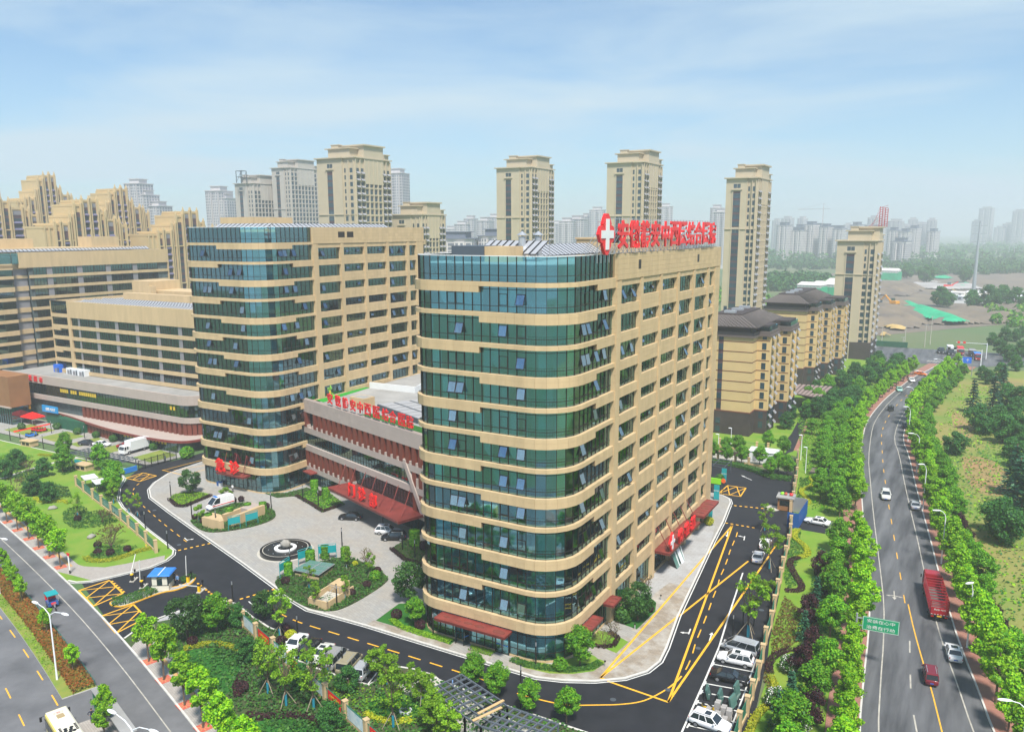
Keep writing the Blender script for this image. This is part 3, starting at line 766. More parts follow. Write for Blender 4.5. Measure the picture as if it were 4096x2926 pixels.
LV2=[5.6,10.0,14.35,18.7,22.6,26.5,30.4,34.3,38.15,42.1,45.95,49.75,53.6]
T2=clinic_tower((-126.9,117.0),LV2,56.8,'second tan hospital tower standing behind the low entrance block, no rooftop lettering',5,-23.5)

def canopy(name,label,pts,z,thick,parent=None,rods=(),group=None,puddles=()):
    """flat red metal entrance roof: slab, rim, folded seams; rods back to the wall"""
    cx,cy=pts[0]
    t=thing(name,label,'canopy',(cx,cy,0),0,group)
    q=[(x -cx,y -cy) for x,y in pts]
    m=MB(); m.prism(q,z -thick,z,0,None,True); m.build('roof','red_canopy',t)
    m=MB(); qq=q+[q[0]]
    for a,b in zip(qq,qq[1:]):m.bar((*a,z -.02),(*b,z -.02),.12,.16)
    m.build('rim','red_canopy',t)
    for (a,b) in rods:
        m=MB(); m.tube([(a[0] -cx,a[1] -cy,a[2]),(b[0] -cx,b[1] -cy,b[2])],.07,6); m.build('rod','red_canopy',t)
    for k,(x,y,r) in enumerate(puddles):
        m=MB(); n=12; rr=random.Random(k)
        m.face([(x -cx+r*1.4*rr.uniform(.75,1.1)*math.cos(2*PI*i/n),y -cy+r*.7*rr.uniform(.75,1.1)*math.sin(2*PI*i/n),z+.006) for i in range(n)]); m.build('rain_puddle','puddle',t)
    return t
# canopies on the near tower
canopy('entrance_canopy','long red-brown canopy with rain puddles above the open front door of the near tower',[(-60.3,82.9),(-49.2,82.9),(-49.2,84.9),(-60.3,84.9)],3.95,.35,puddles=((-59,84,.4),(-57,83.8,.35),(-55.4,83.9,.55),(-53.6,83.9,.6),(-50.6,83.9,.8)))
canopy('side_canopy','small red canopy on the near tower beside the clipped tree at its round corner',[(-41.7,90.2),(-40.2,90.2),(-40.2,94.3),(-41.7,94.3)],3.95,.35,puddles=((-40.9,91.3,.35),(-40.9,93.3,.45)))
canopy('side_canopy','small red canopy on the near tower at the first stone pier',[(-41.6,97.6),(-40.1,97.6),(-40.1,100.6),(-41.6,100.6)],4.3,.35,puddles=((-40.8,98.6,.35),(-40.8,99.8,.4)))
ct=canopy('clinic_canopy','red canopy with hanging rods carrying the white cross sign on the near tower flank',[(-41.6,118.2),(-39.0,118.2),(-39.0,134.6),(-41.6,134.6)],4.75,.4,rods=[((-41.5,y,8.6),(-39.6,y+.2,4.8)) for y in (119.2,123,126.9,130.6,134.2)],puddles=((-40.3,121,.5),(-40.3,125,.4)))
canopy('rear_canopy','red canopy with round puddles at the far end of the near tower flank',[(-41.6,137.6),(-39.2,137.6),(-39.2,147.2),(-41.6,147.2)],4.75,.4,puddles=((-40.4,139.3,.6),(-40.4,142,.6),(-40.4,144.6,.7)))
def cross_sign(label,w,h,depth,loc,rz,cat='sign'):
    """red diamond-petal emblem with a white cross on it"""
    t=thing('cross_sign',label,cat,loc,rz)
    m=MB()
    hw,hh=w/2,h/2
    def plate(pts,d0,d1,mtl):
        k=len(m.v); n=len(pts)
        m.v.extend([(x,d0,z) for x,z in pts]+[(x,d1,z) for x,z in pts]); m.f.append(tuple(range(k,k+n))); m.m.append(mtl); m.f.append(tuple(range(k+2*n -1,k+n -1,-1))); m.m.append(mtl)
        for i in range(n):
            j=(i+1) % n; m.f.append((k+j,k+i,k+n+i,k+n+j)); m.m.append(mtl)
    for s_ in (1,-1):
        plate([(-.04*w,s_*.06*hh),(.04*w,s_*.06*hh),(hw*.52,s_*hh*.5),(hw*.34,s_*hh*.78),(.07*w,s_*hh*.99),(-.07*w,s_*hh*.99),(-hw*.34,s_*hh*.78),(-hw*.52,s_*hh*.5)][::s_],0,depth,0)
        plate([(s_*.03*w,-.06*hh),(s_*hw*.5,-hh*.44),(s_*hw*.78,-hh*.36),(s_*hw,0),(s_*hw*.78,hh*.36),(s_*hw*.5,hh*.44),(s_*.03*w,.06*hh)][::s_],.003,depth -.003,0)
    m.build('emblem','red_sign',t)
    m=MB(); a,b=w*.10,h*.37
    plate([(-a,-b),(a,-b),(a,-a*.95),(w*.37,-a*.95),(w*.37,a*.95),(a,a*.95),(a,b),(-a,b),(-a,a*.95),(-w*.37,a*.95),(-w*.37,-a*.95),(-a,-a*.95)],-.09,-.004,0)
    m.build('white_cross','white_panel',t)
    return t
# rooftop sign: eleven characters and the cross emblem on a steel lattice
RS=thing('rooftop_sign','giant red rooftop characters on a steel lattice along the near tower roof edge','sign',(-42.0,103.5,52.9),0)
chs='安徽静安中西医结合医院'
for i,ch in enumerate(chs):
    letters(ch,RS,(.75,-2.3+i*4.17,2.55),3.75,.22,'red_sign','character',PI/2,.98,.024)
m=MB()
y=-4.6
while y<42:
    m.bar((-.1,y,0),(-.1,y,4.7),.07); m.bar((-2.2,y,0),(-.1,y,3.6),.06); m.bar((-.1,y,.1),(-.1,y+1.5,1.2),.04); m.bar((-.1,y+1.5,.1),(-.1,y,1.2),.04); y += 1.5
for z in (.1,1.2,2.3,3.4,4.6):m.bar((-.1,-4.6,z),(-.1,41.5,z),.06)
m.build('lattice','steel_light',RS)
cross_sign('large red petal emblem with a white cross left of the rooftop characters',5.2,5.2,.4,(-41.0,95.3,55.5),PI/2)
m=MB()
for yy in (93.6,94.8,96.2,97.4):
    m.bar((-41.6,yy,51.9),(-41.6,yy,57.2),.07); m.bar((-44.5,yy,51.9),(-41.6,yy,56),.06)
for z in (53.4,55,57):m.bar((-41.6,93.6,z),(-41.6,97.4,z),.06)
tag(m.build('emblem_stand','steel_light'),'steel stand propping the red cross emblem on the near tower roof','stand')
# clinic letters on the flank canopy
cross_sign('small red petal sign with white cross on the flank canopy',2.6,3.2,.3,(-38.9,119.2,6.45),PI/2)
for i,(ch,n_) in enumerate(zip('体检部',('nearest','middle','farthest'))):
    o=letters(ch,None,(-38.9,123.3+i*3.3,6.2),2.4,.35,'red_sign','sign_character',PI/2,.95,.014)
    tag(o,'%s of three red characters standing behind the cross on the flank canopy' % n_,'sign','red characters on the flank canopy')
# emergency canopy and characters on the second tower
canopy('emergency_canopy','red canopy with rods under two red characters on the second tower front',[(-141.6,114.6),(-133.2,114.6),(-133.2,116.8),(-141.6,116.8)],4.0,.4,rods=[((x,116.9,8.2),(x+.3,115.2,4.05)) for x in (-140.4,-137.2,-134.2)])
for i,(ch,n_) in enumerate(zip('急诊',('left','right'))):
    o=letters(ch,None,(-140.2+i*4.4,114.7,5.75),3.0,.4,'red_bright','sign_character',0,1.0,.016)
    tag(o,'%s one of the two red characters on the second tower canopy' % n_,'sign','red characters above the emergency door')

# roof gear
def solar_array(label,p0,d,n,pitch,w,l,tilt,group='solar collectors on the hospital roofs',side=1,rows=1,rowgap=3.4):
    """rows of tilted collectors on a light steel frame; p0 first corner, d heading of the row"""
    t=thing('solar_array',label,'solar panels',p0,d,group)
    pm=MB().box(.02,0,-.05,w -.1,l,.04,1).box(.12,.08,.03,w -.2,l -.08,.055).mesh('panel',['solar','black_metal']); fm=MB()
    for r in range(rows):
        for i in range(n):
            o=put('panel',pm,t,(i*pitch,r*rowgap,.35)); o.rotation_euler=(tilt,0,0)
        for i in range(0,n+1,3):
            fm.bar((i*pitch,r*rowgap,0),(i*pitch,r*rowgap,.4),.06); fm.bar((i*pitch,r*rowgap+l*math.cos(tilt),0),(i*pitch,r*rowgap+l*math.cos(tilt),.35+l*math.sin(tilt)),.06)
        fm.bar((0,r*rowgap,.28),(n*pitch,r*rowgap,.28),.05); fm.bar((0,r*rowgap+l*math.cos(tilt)*.96,.25+l*math.sin(tilt)),(n*pitch,r*rowgap+l*math.cos(tilt)*.96,.25+l*math.sin(tilt)),.05)
    fm.build('rack','steel_light',t)
    return t
ra=math.radians
z1=51.9
solar_array('long low row of tilted collectors along the near tower roof below the red lettering',(-53.0,97.5,z1+.2),ra(90),25,1.28,1.22,3.1,ra(30))
solar_array('short higher row of tilted collectors at the left of the near tower roof',(-62.2,97.8,z1+.6),ra(-14),9,1.28,1.22,3.2,ra(34))
z2=56.2
solar_array('row of tilted collectors along the second tower front roof edge',(-143.6,119.6,z2),0,12,1.35,1.28,2.6,ra(26))
solar_array('row of tilted collectors along the second tower flank roof edge',(-128.4,121.6,z2),ra(90),30,1.35,1.28,2.6,ra(26))
m=MB(); m.box(-62.6,92,51.8,-57.4,96.5,54.0,0); m.box(-57.4,92.2,51.8,-53.6,96,53.95,1)
tag(m.build('roof_hut',['steel_grey','stone_tan']),'low grey and tan hut at the left end of the near tower roof','roof hut')
def flue(x,y,z,lab):
    t=thing('flue',lab,'flue',(x,y,z),0,'steel flues on the near tower roof')
    m=MB(); m.cyl(0,0,0,3.4,.5,12); m.build('stack','steel_light',t); m=MB(); m.lathe([(.75,3.6),(.02,4.15)],n=12); m.lathe([(.72,3.58),(.75,3.6)],n=12); m.build('rain_cap','steel_light',t)
    m=MB()
    for a in range(3):m.bar((.45*math.cos(a*2.1),.45*math.sin(a*2.1),3.3),(.6*math.cos(a*2.1),.6*math.sin(a*2.1),3.65),.05)
    m.build('cap_leg','steel_light',t)
flue(-54.6,97.5,51.8,'left steel flue with conical cap beside the roof hut'); flue(-53.0,99.2,51.8,'right steel flue with conical cap partly behind its twin')
m=MB(); m.box(-58,122,51.8,-46.5,140,54.6); m.box(-58.2,121.8,54.6,-46.3,140.2,54.85); tag(m.build('stair_head','stone_tan'),'tan stair head on the near tower roof behind the collectors','roof room')
t=thing('water_tank','small black water tank on the near tower roof behind the collectors','tank',(-50.4,120.5,54)); m=MB(); m.lathe([(.05,0),(.55,0),(.6,.2),(.6,1.0),(.5,1.25),(.2,1.4),(.02,1.42)],n=14); m.build('drum','black_metal',t); m=MB(); m.cyl(0,0,1.4,1.5,.22,10); m.build('lid','black_metal',t)
t=thing('cooling_plant','grey railed cooling plant with silver ducts on the near tower roof','roof plant',(-50,148,51.8))
m=MB(); m.box(-6,-4,0,3,6,2.2); m.build('casing','steel_light',t); m=MB(); m.tube([(-6,-4.6,3.6),(3.5,-4.6,3.6)],.35,10); m.build('duct','white_panel',t)
m=MB()
for k in range(11):m.bar((-6+k*.95,-4.9,0),(-6+k*.95,-4.9,4.4),.07)
for z in (2.4,3.2,4.4):m.bar((-6,-4.9,z),(3.5,-4.9,z),.06)
m.build('railing','steel_grey',t)
m=MB(); m.box(-150.5,128,55.4,-140,140,59.2); tag(m.build('stair_head','stone_tan'),'tan stair head at the left of the second tower roof','roof room')

# ---------------------------------------------------------------- low entrance block between the towers
LA=math.atan2(-.3038,.9527)
LO=(-114.6,123.6)
def lw(s_,d=0.0):
    """point s along the entrance block front, d in front of it"""
    return (LO[0]+s_*math.cos(LA)+d*math.sin(LA),LO[1]+s_*math.sin(LA) -d*math.cos(LA))
LB=thing('entrance_block','low entrance block with red-brown fins linking the two hospital towers','building',(*LO,.13),LA)
s0,s1=-12.9,49.0
tiles=[]
def run(z0,z1,y0,y1,rows,a=s0,b=s1,cw=1.02):
    x=a
    while x<b -.1:
        e=min(x+cw,b)
        for r in range(rows):
            h=(z1 -z0)/rows; tiles.append(bx(x+.008,y0,z0+r*h+(.008 if r else 0),e -.008,y1,z0+(r+1)*h -(.008 if r<rows -1 else 0)))
        x=e
run(16.75,19.6,-.5,0,3); run(12.05,13.35,-.5,0,2); run(8.0,9.3,-.5,0,2); run(3.35,4.5,-.5,0,1)
pieces('facing_panel',tiles,'stone_pink',LB,LO)
for a,b in ((16.75,19.62),(12.06,13.34),(8.01,9.29),(3.36,4.49)):MB().box(s0,-.46,a,s1,.5,b).build('band_backing','pink_joint',LB)
m=MB(); fm=MB().box(-.56,-.62,0,.56,.5,3.4).mesh('fin','fin_red')
def fin(x,z0,z1):
    o=put('fin',fm,LB,(x,.12,z0)); o.scale=(1,1,(z1 -z0)/3.4)
x=-11.9; fx=[]
while x<s1 -1:fx.append(x); x += 2.05
st=MB()
for i,x in enumerate(fx):
    if i != 1:fin(x,13.35,16.75)
    st.box(x+.62,-.5,13.35,x+1.0,.3,13.95)
    if x<7.6:
        fin(x,4.5,8.0); st.box(x+.62,-.5,4.5,x+1.0,.3,5.1)
    if x>28.2:fin(x,9.3,12.05); fin(x,4.5,8.0); st.box(x+.62,-.5,9.3,x+1.0,.3,11)
st.build('fin_stub','stone_pink',LB)
m=MB()
m.hexa([(25.9,-.7,13.3),(26.7,-.7,13.3),(26.7,.2,13.3),(25.9,.2,13.3),(25.9,-.7,13.9),(26.7,-.7,13.9),(26.7,.2,13.9),(25.9,.2,13.9)])
m.hexa([(31.2,-.72,4.4),(32.3,-.72,4.4),(32.3,.2,4.4),(31.2,.2,4.4),(25.8,-.72,13.4),(26.9,-.72,13.4),(26.9,.2,13.4),(25.8,.2,13.4)])
m.build('slanted_strut','stone_pink',LB)
gp=[]; fr=MB(); inner=MB()
for z0,z1,y,cuts,a,b in ((13.35,16.75,.45,(1.2,),s0,s1),(9.3,12.05,.05,(.8,1.9),s0,s1),(4.5,8.0,.4,(.9,2.4),s0,s1),(.05,3.35,.8,(2.4,),s0,s1)):
    n=round((b -a)/1.025); w=(b -a)/n; zs=[z0]+[z0+c for c in cuts]+[z1]
    for i in range(n):
        for p,q in zip(zs,zs[1:]):gp.append(bx(a+i*w+.03,y -.012,p+.03,a+(i+1)*w -.03,y+.012,q -.03))
    for i in range(n+1):fr.box(a+i*w -.035,y -.06,z0,a+i*w+.035,y+.05,z1)
    for z in zs[:-1]:fr.box(a,y -.045,z -.03,b,y+.04,z+.03)
    inner.box(s0,y+3.4,z0,s1,y+3.5,z1,0); inner.box(s0,y+.1,z0 -.5,s1,y+3.4,z0 -.1,1)
    for i in range(0,n,6):inner.box(a+i*w,y+.2,z0,a+i*w+.12,y+3.4,z1,0)
pieces('pane',gp,'glass',LB,LO); fr.build('curtain_frame','mullion',LB); inner.build('inner_wall',['inner_wall','slab'],LB)
m=MB(); m.prism([(s0+.3,.3),(s1,.3),(s1 -12,62),(s0 -14,44),(s0+2,2)],18.2,18.6); m.build('roof','roof_deck',LB)
m=MB(); m.prism([(s0+1,4.2),(s1,4.2),(s1 -12,60),(s0 -10,42)],.1,18.1); m.build('core','inner_dark',LB)
# roof garden of the entrance block
def wp(x,y):return (LO[0]+x*math.cos(LA) -y*math.sin(LA),LO[1]+x*math.sin(LA)+y*math.cos(LA))
ZR=18.74
q=[(-127.0,130.9),(-123.2,129.7),(-125.2,148.0),(-126.8,147.6)]
m=MB(); m.prism(q,ZR,ZR+.04); tag(m.build('artificial_turf','turf_fake'),'bright green artificial turf strip on the entrance block roof','turf')
q=[lw(s_,-1.2) for s_ in (6,31)]+[lw(s_,-5) for s_ in (31,8)]; m=MB(); m.prism(q,18.65,18.95); tag(m.build('roof_planting','lawn_deep'),'green planted strip behind the red parapet letters on the entrance block roof','planting')
q=[(-107.8,129.5),(-107.8,145.7),(-105.1,142.7),(-92.2,125.3),(-94.2,127.1)]
t=thing('roof_skylight','large sloping blue-grey skylight on the entrance block roof','skylight',(*q[0],18.75))
p0=q[0]; A=Vector((-107.4 -p0[0],152.3 -p0[1])); B=Vector((15,-6))
m=MB(); m.hexa([(0,0,0),(B.x,B.y,0),(B.x+14,B.y+22,0),(13,20,0),(0,0,1.2),(B.x,B.y,1.0),(B.x+14,B.y+22,1.4),(13,20,1.6)]); m.build('kerb_wall','steel_grey',t)
gm=MB()
for i in range(6):
    for j in range(7):
        def at(u,v):return (B.x*u+13.3*v,B.y*u+21*v,1.22+(1.02 -1.22)*u+.4*v)
        u0,u1,v0,v1=i/6+.01,(i+1)/6 -.01,j/7+.01,(j+1)/7 -.01
        k=[at(u0,v0),at(u1,v0),at(u1,v1),at(u0,v1)]
        MB().hexa([(a,b,c) for a,b,c in k]+[(a,b,c+.06) for a,b,c in k]).build('pane','solar',t)
q=[(-115.1,129.2),(-110.7,128.8),(-110.5,132.0),(-114.9,132.4)]
m=MB(); m.prism(q,18.74,20.9,0,None); qi=[(sum(p[0] for p in q)/4+(x -sum(p[0] for p in q)/4)*.8,sum(p[1] for p in q)/4+(y -sum(p[1] for p in q)/4)*.8) for x,y in q]
m.face([(x,y,20.91) for x,y in qi],1); tag(m.build('roof_hut',['stone_tan','roof_deck']),'small tan roof hut behind the red letters of the entrance block','roof hut')
q=[(-124.8,147.5),(-111.6,148.0),(-112.8,152.4),(-113.3,153.5)]
mb=MB(); wall_strip(mb,q[:3],.4,18.74,20.2); tag(mb.build('roof_wall','white_panel'),'white wall closing the back of the entrance block roof','wall')
# red characters on posts along the roof edge, with the green flower emblem
PS=thing('parapet_sign','red characters on thin posts along the entrance block roof edge','sign',(*lw(0,.2),19.62),LA)
for i,(x,y) in enumerate([(-115.2,125.5),(-112.1,124.3),(-109.3,123.3),(-106.6,122.4),(-104.0,121.4),(-101.4,120.5),(-98.5,119.3),(-95.7,118.1),(-93.2,117.4),(-90.4,116.3),(-87.9,115.5)]):
    s_=(x -LO[0])*math.cos(LA)+(y -LO[1])*math.sin(LA)
    letters(chs[i],PS,(s_,0,1.85),2.35,.18,'red_sign','character',0,.95,.022)
    for dx in (-.6,.6):MB().bar((s_+dx,.16,-.05),(s_+dx,.16,2.0),.06).build('post','steel_light',PS)
ex,ey=(-117.6,126.1)
t=thing('flower_emblem','green and yellow petal emblem on posts left of the red parapet letters','sign',(ex,ey,19.62),LA)
mat('petal_green',(.18,.42,.05),.4); mat('petal_dark',(.03,.10,.035),.4); mat('petal_yellow',(.72,.62,.06),.4)
for k,(a,c_) in enumerate(((90,'petal_green'),(35,'petal_dark'),(-35,'petal_green'),(-90,'petal_green'),(145,'petal_green'),(215,'petal_dark'))):
    a=ra(a); m=MB(); ca,sa=math.cos(a),math.sin(a)
    def pt(u,v,d):return (u*ca -v*sa,d,2.6+u*sa+v*ca)
    r=[(.12,0),(.75,-.42),(1.5,0),(.75,.42)]
    m.hexa([pt(u,v,-.12) for u,v in r]+[pt(u,v,.12) for u,v in r]); m.build('petal',c_,t)
for k in range(5):MB().ball((.28*math.cos(k*1.26),-.12,2.6+.28*math.sin(k*1.26)),(.2,.06,.2),6,4).build('petal','petal_yellow',t)
for dx in (-.5,.5):MB().bar((dx,.15,0),(dx,.15,2.2),.06).build('post','steel_light',t)
cp=[(-110.9,116.9),(-86.1,108.1),(-84.1,113.9),(-109.0,122.0)]
canopy('main_canopy','broad red entrance canopy with seven rods on the entrance block',cp,4.75,.45,rods=[((*lw(s_,.45),8.5),(x,y,4.8)) for s_,(x,y) in zip((4.7,8.5,12.4,16.2,20,23.9,27.7),[(-109.2,117.9),(-105.5,116.7),(-101.8,115.4),(-98,114),(-94.4,112.8),(-90.7,111.5),(-87,110.2)])])
for i,(ch,(x,y),n_) in enumerate(zip('门诊部',[(-102.5,114.5),(-99.0,113.4),(-94.8,111.7)],('left','middle','right'))):
    tag(letters(ch,None,(x,y,6.2),2.7,.35,'red_bright','sign_character',LA,.9,.016),'%s of three red characters standing on the broad entrance canopy' % n_,'sign','red characters on the entrance canopy')
sp=lw(-9.3,1.0); m=MB(); m.obox(0,0,LA,3.4,2.4,3.5,3.8); tag(m.build('door_canopy','red_canopy',None,(*sp,.13)),'small red side-door canopy in the corner by the second tower','canopy')

# ---------------------------------------------------------------- storeyed facades further left
def facade(T,spans,rows,z0,h,step,wallspan,parent_mats=('stone_tan','mullion','glass_dark'),panels=(),proud=.35):
    """window rows between stone bands on a front facing -y; spans are (x0, x1)"""
    sm,mm,gm=parent_mats; fb={}
    for k in range(rows):
        z=z0 -k*step
        MB().box(wallspan[0],-proud,z+h,wallspan[1],.3,z+step).build('band',sm,T)
        for a,b in spans:
            w=round(b -a,2)
            if w not in fb:
                n=max(2,round(w/1.0)); f=MB()
                for i in range(n+1):f.box(w*i/n -.035,-.05,0,w*i/n+.035,.04,h)
                for q in (0,.7,h -.05):f.box(0,-.045,q,w,.035,q+.05)
                fb[w]=(f.mesh('window',mm),MB().box(0,.045,0,w,.06,h).mesh('pane',gm))
            o=put('window',fb[w][0],T,(a,0,z)); put('window_pane',fb[w][1],o)
        for a,b in panels:MB().box(a+.04,-.12,z -.01,b -.04,.2,z+h+.01).build('louvre_panel','louvre',T)
    MB().box(wallspan[0],.12,z0 -(rows -1)*step -.5,wallspan[1],.5,z0+h+.2).build('backing','inner_room',T)
mat('louvre',(.24,.235,.25),.6,var=.1); mat('inner_room',(.10,.135,.14),.8,var=.5,scale=.8)
H3=thing('hotel_block','tan eight-storey block with window bands standing above the supermarket','building',(-248.0,144.0,0))
sp3,pn3=[(9.9,13)],[]
x=14.0
while x<62:
    pn3.append((x -1.0 if x<15 else x -1.6,x)); sp3 += [(x,x+4.0),(x+4.3,x+7.7)]; x += 9.3
sp3=[(a,min(b,66.5)) for a,b in sp3 if a<66]
facade(H3,sp3,6,28.0,2.4,3.45,(9.2,67),panels=pn3)
m=MB(); m.box(8.4,-.4,30.4,66.8,.3,35.4); m.box(8.3,-.45,9.5,9.6,.3,30.5)
pth=arc(66.8,4,4.4,-PI/2,0,8); nn=normals(pth)
for i in range(8):m.hexa(hex_seg(pth[i],pth[i+1],nn[i],nn[i+1],-.3,0,30.4,35.4))
m.box(0,26,9,71,26.4,35.4); m.build('wall','stone_tan',H3)
for k in range(6):
    z=28 -k*3.45; m=MB(); g=MB()
    for i in range(8):
        m.hexa(hex_seg(pth[i],pth[i+1],nn[i],nn[i+1],-.3,-.03,z+2.4,z+3.45)); g.hexa(hex_seg(pth[i],pth[i+1],nn[i],nn[i+1],-.6,-.5,z,z+2.4))
    m.build('corner_band','stone_tan',H3); g.build('corner_glass','glass_dark',H3)
m=MB(); m.box(.4,1,8,70,25.5,34); m.build('core','inner_room',H3)
m=MB(); m.box(0,0,34.2,71,26,34.5); m.build('roof','roof_deck',H3)
m=MB(); m.box(0,-.15,31.9,8.4,.1,35.2); m.build('corner_glass','glass_blue',H3)
m=MB()
for i in range(9):m.box(i*1.05 -.04,-.22,31.8,i*1.05+.04,-.1,35.3)
m.box(0,-.24,32.6,8.4,-.12,32.7); m.box(0,-.26,35.2,8.4,.2,35.4); m.build('corner_frame','mullion',H3)
for k in range(6):
    z=28 -k*3.45
    MB().box(-.3,-.4,z+2.4 -(.6 if k % 2 else 0),8.3 if k % 2 == 0 else 4.0,.2,z+3.45).build('band','stone_tan',H3)
    if k % 2:MB().box(4.0,-.4,z+2.4,8.3,.2,z+3.45).build('band','stone_tan',H3)
    m=MB(); m.box(0,.02,z,8.3,.06,z+2.4); m.build('window_pane','glass_dark',H3)
    m=MB()
    for i in range(8):m.box(i*1.15,-.06,z,i*1.15+.07,.01,z+2.4)
    m.box(0,-.05,z+.7,8.3,.0,z+.76); m.build('window','mullion',H3)
MB().box(-.3,-.35,0,0,26,35.3).build('wall','stone_tan',H3)
m=MB(); m.box(3,26,34.5,12,38,40); m.box(12,25,34.5,14,27,38.5); m.box(14,15,34.5,46,17,37.2); m.box(12,28,34.5,46,38,37); tag(m.build('roof_room','stone_tan',None,(-248,144,0)),'tan lift room and roof wall on the block above the supermarket','roof room')
solar_array('three rows of tilted collectors on the block above the supermarket',(-236.5,145.4,34.5),0,46,1.28,1.2,2.3,ra(24),rows=3,rowgap=3.2)
tag(MB().cyl(0,0,0,2.4,1.1,14).box(-1.4,-.2,0,1.4,.2,.3).build('air_vent','steel_light',None,(-178.6,160,36.2)),'grey fan drum at the right end of the collector-covered roof','fan')
# far-left long block
H4=thing('long_block','tall tan block at the far left edge with grey louvres between window pairs','building',(-262.0,147.0,0),PI/2)
sp4=[]; pn4=[]; x=1.2
sp4.append((.4,4.6)); x=6.6
while x<46:
    pn4.append((x -1.9,x)); sp4 += [(x,x+4.0),(x+4.3,x+8.3)]; x += 10.3
sp4=[(a,min(b,49.6)) for a,b in sp4 if a<49]
facade(H4,sp4,11,42.6,2.45,3.41,(-1,50),panels=pn4)
m=MB(); m.box(-4.0,-.4,45.0,50,.3,49.8); m.box(50,-.4,0,50.4,24,49.8); m.box(-14,24,0,50,24.4,49.6); m.build('wall','stone_tan',H4)
pth=[(-1.0,1.5),(-5,1.5),(-6.5,-.2)]+arc(-13,5.6,6,-PI/2,-PI,8)[0:] ; pth=pth[::-1]
pth=arc(-13,5.4,6,-PI,-PI/2,8)+[(-6.4,-.6),(-5.6,1.2),(-1,1.2)]
nn=normals(pth)
for k in range(12):
    z=42.6 -k*3.41; m=MB(); g=MB(); f=MB()
    for i in range(len(pth) -1):
        s_=(pth[i],pth[i+1],nn[i],nn[i+1])
        m.hexa(hex_seg(*s_,-.2,.3,z+2.45 -(.5 if (k % 2) ^ (i>5) else 0),z+3.41))
        (g if i<9 else f).hexa(hex_seg(*s_,-.2,-.05,z,z+2.45))
    m.build('wing_band','stone_tan',H4); g.build('wing_glass','glass_dark',H4); f.build('louvre_panel','louvre',H4)
    f=MB()
    for p,n in zip(pth[:10],nn):f.obox(p[0],p[1],math.atan2(n[1],n[0]),.12,.08,z,z+2.45)
    f.build('window','mullion',H4)
m=MB(); f=MB()
for i in range(9):
    s_=(pth[i],pth[i+1],nn[i],nn[i+1]); m.hexa(hex_seg(*s_,-.1,0,46.4,49.6)); f.obox(*pth[i],math.atan2(nn[i][1],nn[i][0]),.16,.08,46.4,49.7)
    MB().hexa(hex_seg(*s_,-.2,.3,45.05,46.4)).build('wing_band','stone_tan',H4)
m.box(-6,-.3,46.4,-4,-.2,49.6); m.build('wing_glass','glass_blue',H4); f.build('window','mullion',H4)
m=MB(); m.prism([(-18,6),(-13,.3),(-6.5,.3),(-5,2),(49.5,.6),(49.5,23.5),(-18,23.5)],0,48.6); m.build('core','inner_room',H4)
solar_array('row of tilted collectors on the far-left block roof',(-265.4,133,49.6),PI/2,46,1.3,1.22,2.2,ra(25))
m=MB(); m.box(-282,140,49,-272,154,54); m.box(-276,172,49,-268,182,54.5); m.box(-284,136,49,-267,187,51); tag(m.build('roof_room','stone_tan'),'stepped tan roof rooms on the far-left block','roof room')

# supermarket podium
SM=thing('supermarket','long low supermarket with pale fascia bands and a sweeping red-edged canopy','building',(-262.0,134.5,0))
end=arc(83.5,5.4,5.4,-PI/2,0,6); W_=83.5
pth=sub((0,0),(W_,0),1.33)[:-1]+end+[(88.9,22)]
nn=normals(pth); tiles=[]; bk=MB(); gl=[]; fr=MB()
for i in range(len(pth) -1):
    s_=(pth[i],pth[i+1],nn[i],nn[i+1])
    for z0,z1,n in ((11.35,13.9,3),(6.55,8.0,2)):
        for r in range(n):tiles.append(hex_seg(*s_,-.1,.45,z0+(z1 -z0)*r/n+.008,z0+(z1 -z0)*(r+1)/n -.008,.016))
        bk.hexa(hex_seg(*s_,-.1,.42,z0+.02,z1 -.02))
    for a,b in ((8.0,8.9),(8.9,10.4),(10.4,11.35)):gl.append(hex_seg(*s_,-.03,0,a+.03,b -.03,.05))
    for a in (8.0,8.9,10.4):fr.hexa(hex_seg(*s_,-.04,.05,a -.03,a+.03))
    fr.obox(*pth[i],math.atan2(nn[i][1],nn[i][0]),.14,.07,8.0,11.35)
pieces('facing_panel',tiles,'stone_pink',SM,(-262,134.5)); bk.build('band_backing','pink_joint',SM); pieces('pane',gl,'glass_dark',SM,(-262,134.5)); fr.build('curtain_frame','mullion',SM)
m=MB(); m.prism([(0,.6),(83,.6),(87,3),(88.2,6),(88.2,26),(0,26)],0,13.0,0,1); m.build('core',['inner_room','roof_deck'],SM)
fm2=MB().box(-.55,-.35,0,.55,.5,3.3).mesh('fin','fin_red')
for i in range(24):
    x=41+i*2.0
    if x<84:put('fin',fm2,SM,(x,.1,3.3))
for i in range(1,7):put('fin',fm2,SM,(83.5+5*math.sin(i*.25),5.2 -5*math.cos(i*.25),3.3),None,i*.25)
cw=smooth([(24,-.6),(34,-1.2),(46,-3.4),(60,-5.6),(74,-6.4),(84,-6.0),(90,-4.5),(92,0),(91.5,8)],2)
m=MB(); m.prism(cw+[(88.9,8),(83.5,.4),(24,.4)],2.85,3.3,0,None,True); m.build('sweeping_canopy','stone_pink',SM)
m=MB(); wall_strip(m,cw,.3,2.75,3.36); m.build('canopy_rim','red_canopy',SM)
for i in range(9):put('fin',fm2,SM,(46+i*1.9,-2.6 -i*.28,-.45),None,0)
for i in range(20):
    x=62+i*1.3; o=MB(); o.box(-.6,-.03,0,.6,.03,2.8); o.build('shop_pane','glass_dark',SM,(x,-4.6,0)); MB().box(-.05,-.06,0,.05,.06,2.8).build('mullion','mullion',SM,(x+.65,-4.6,0))
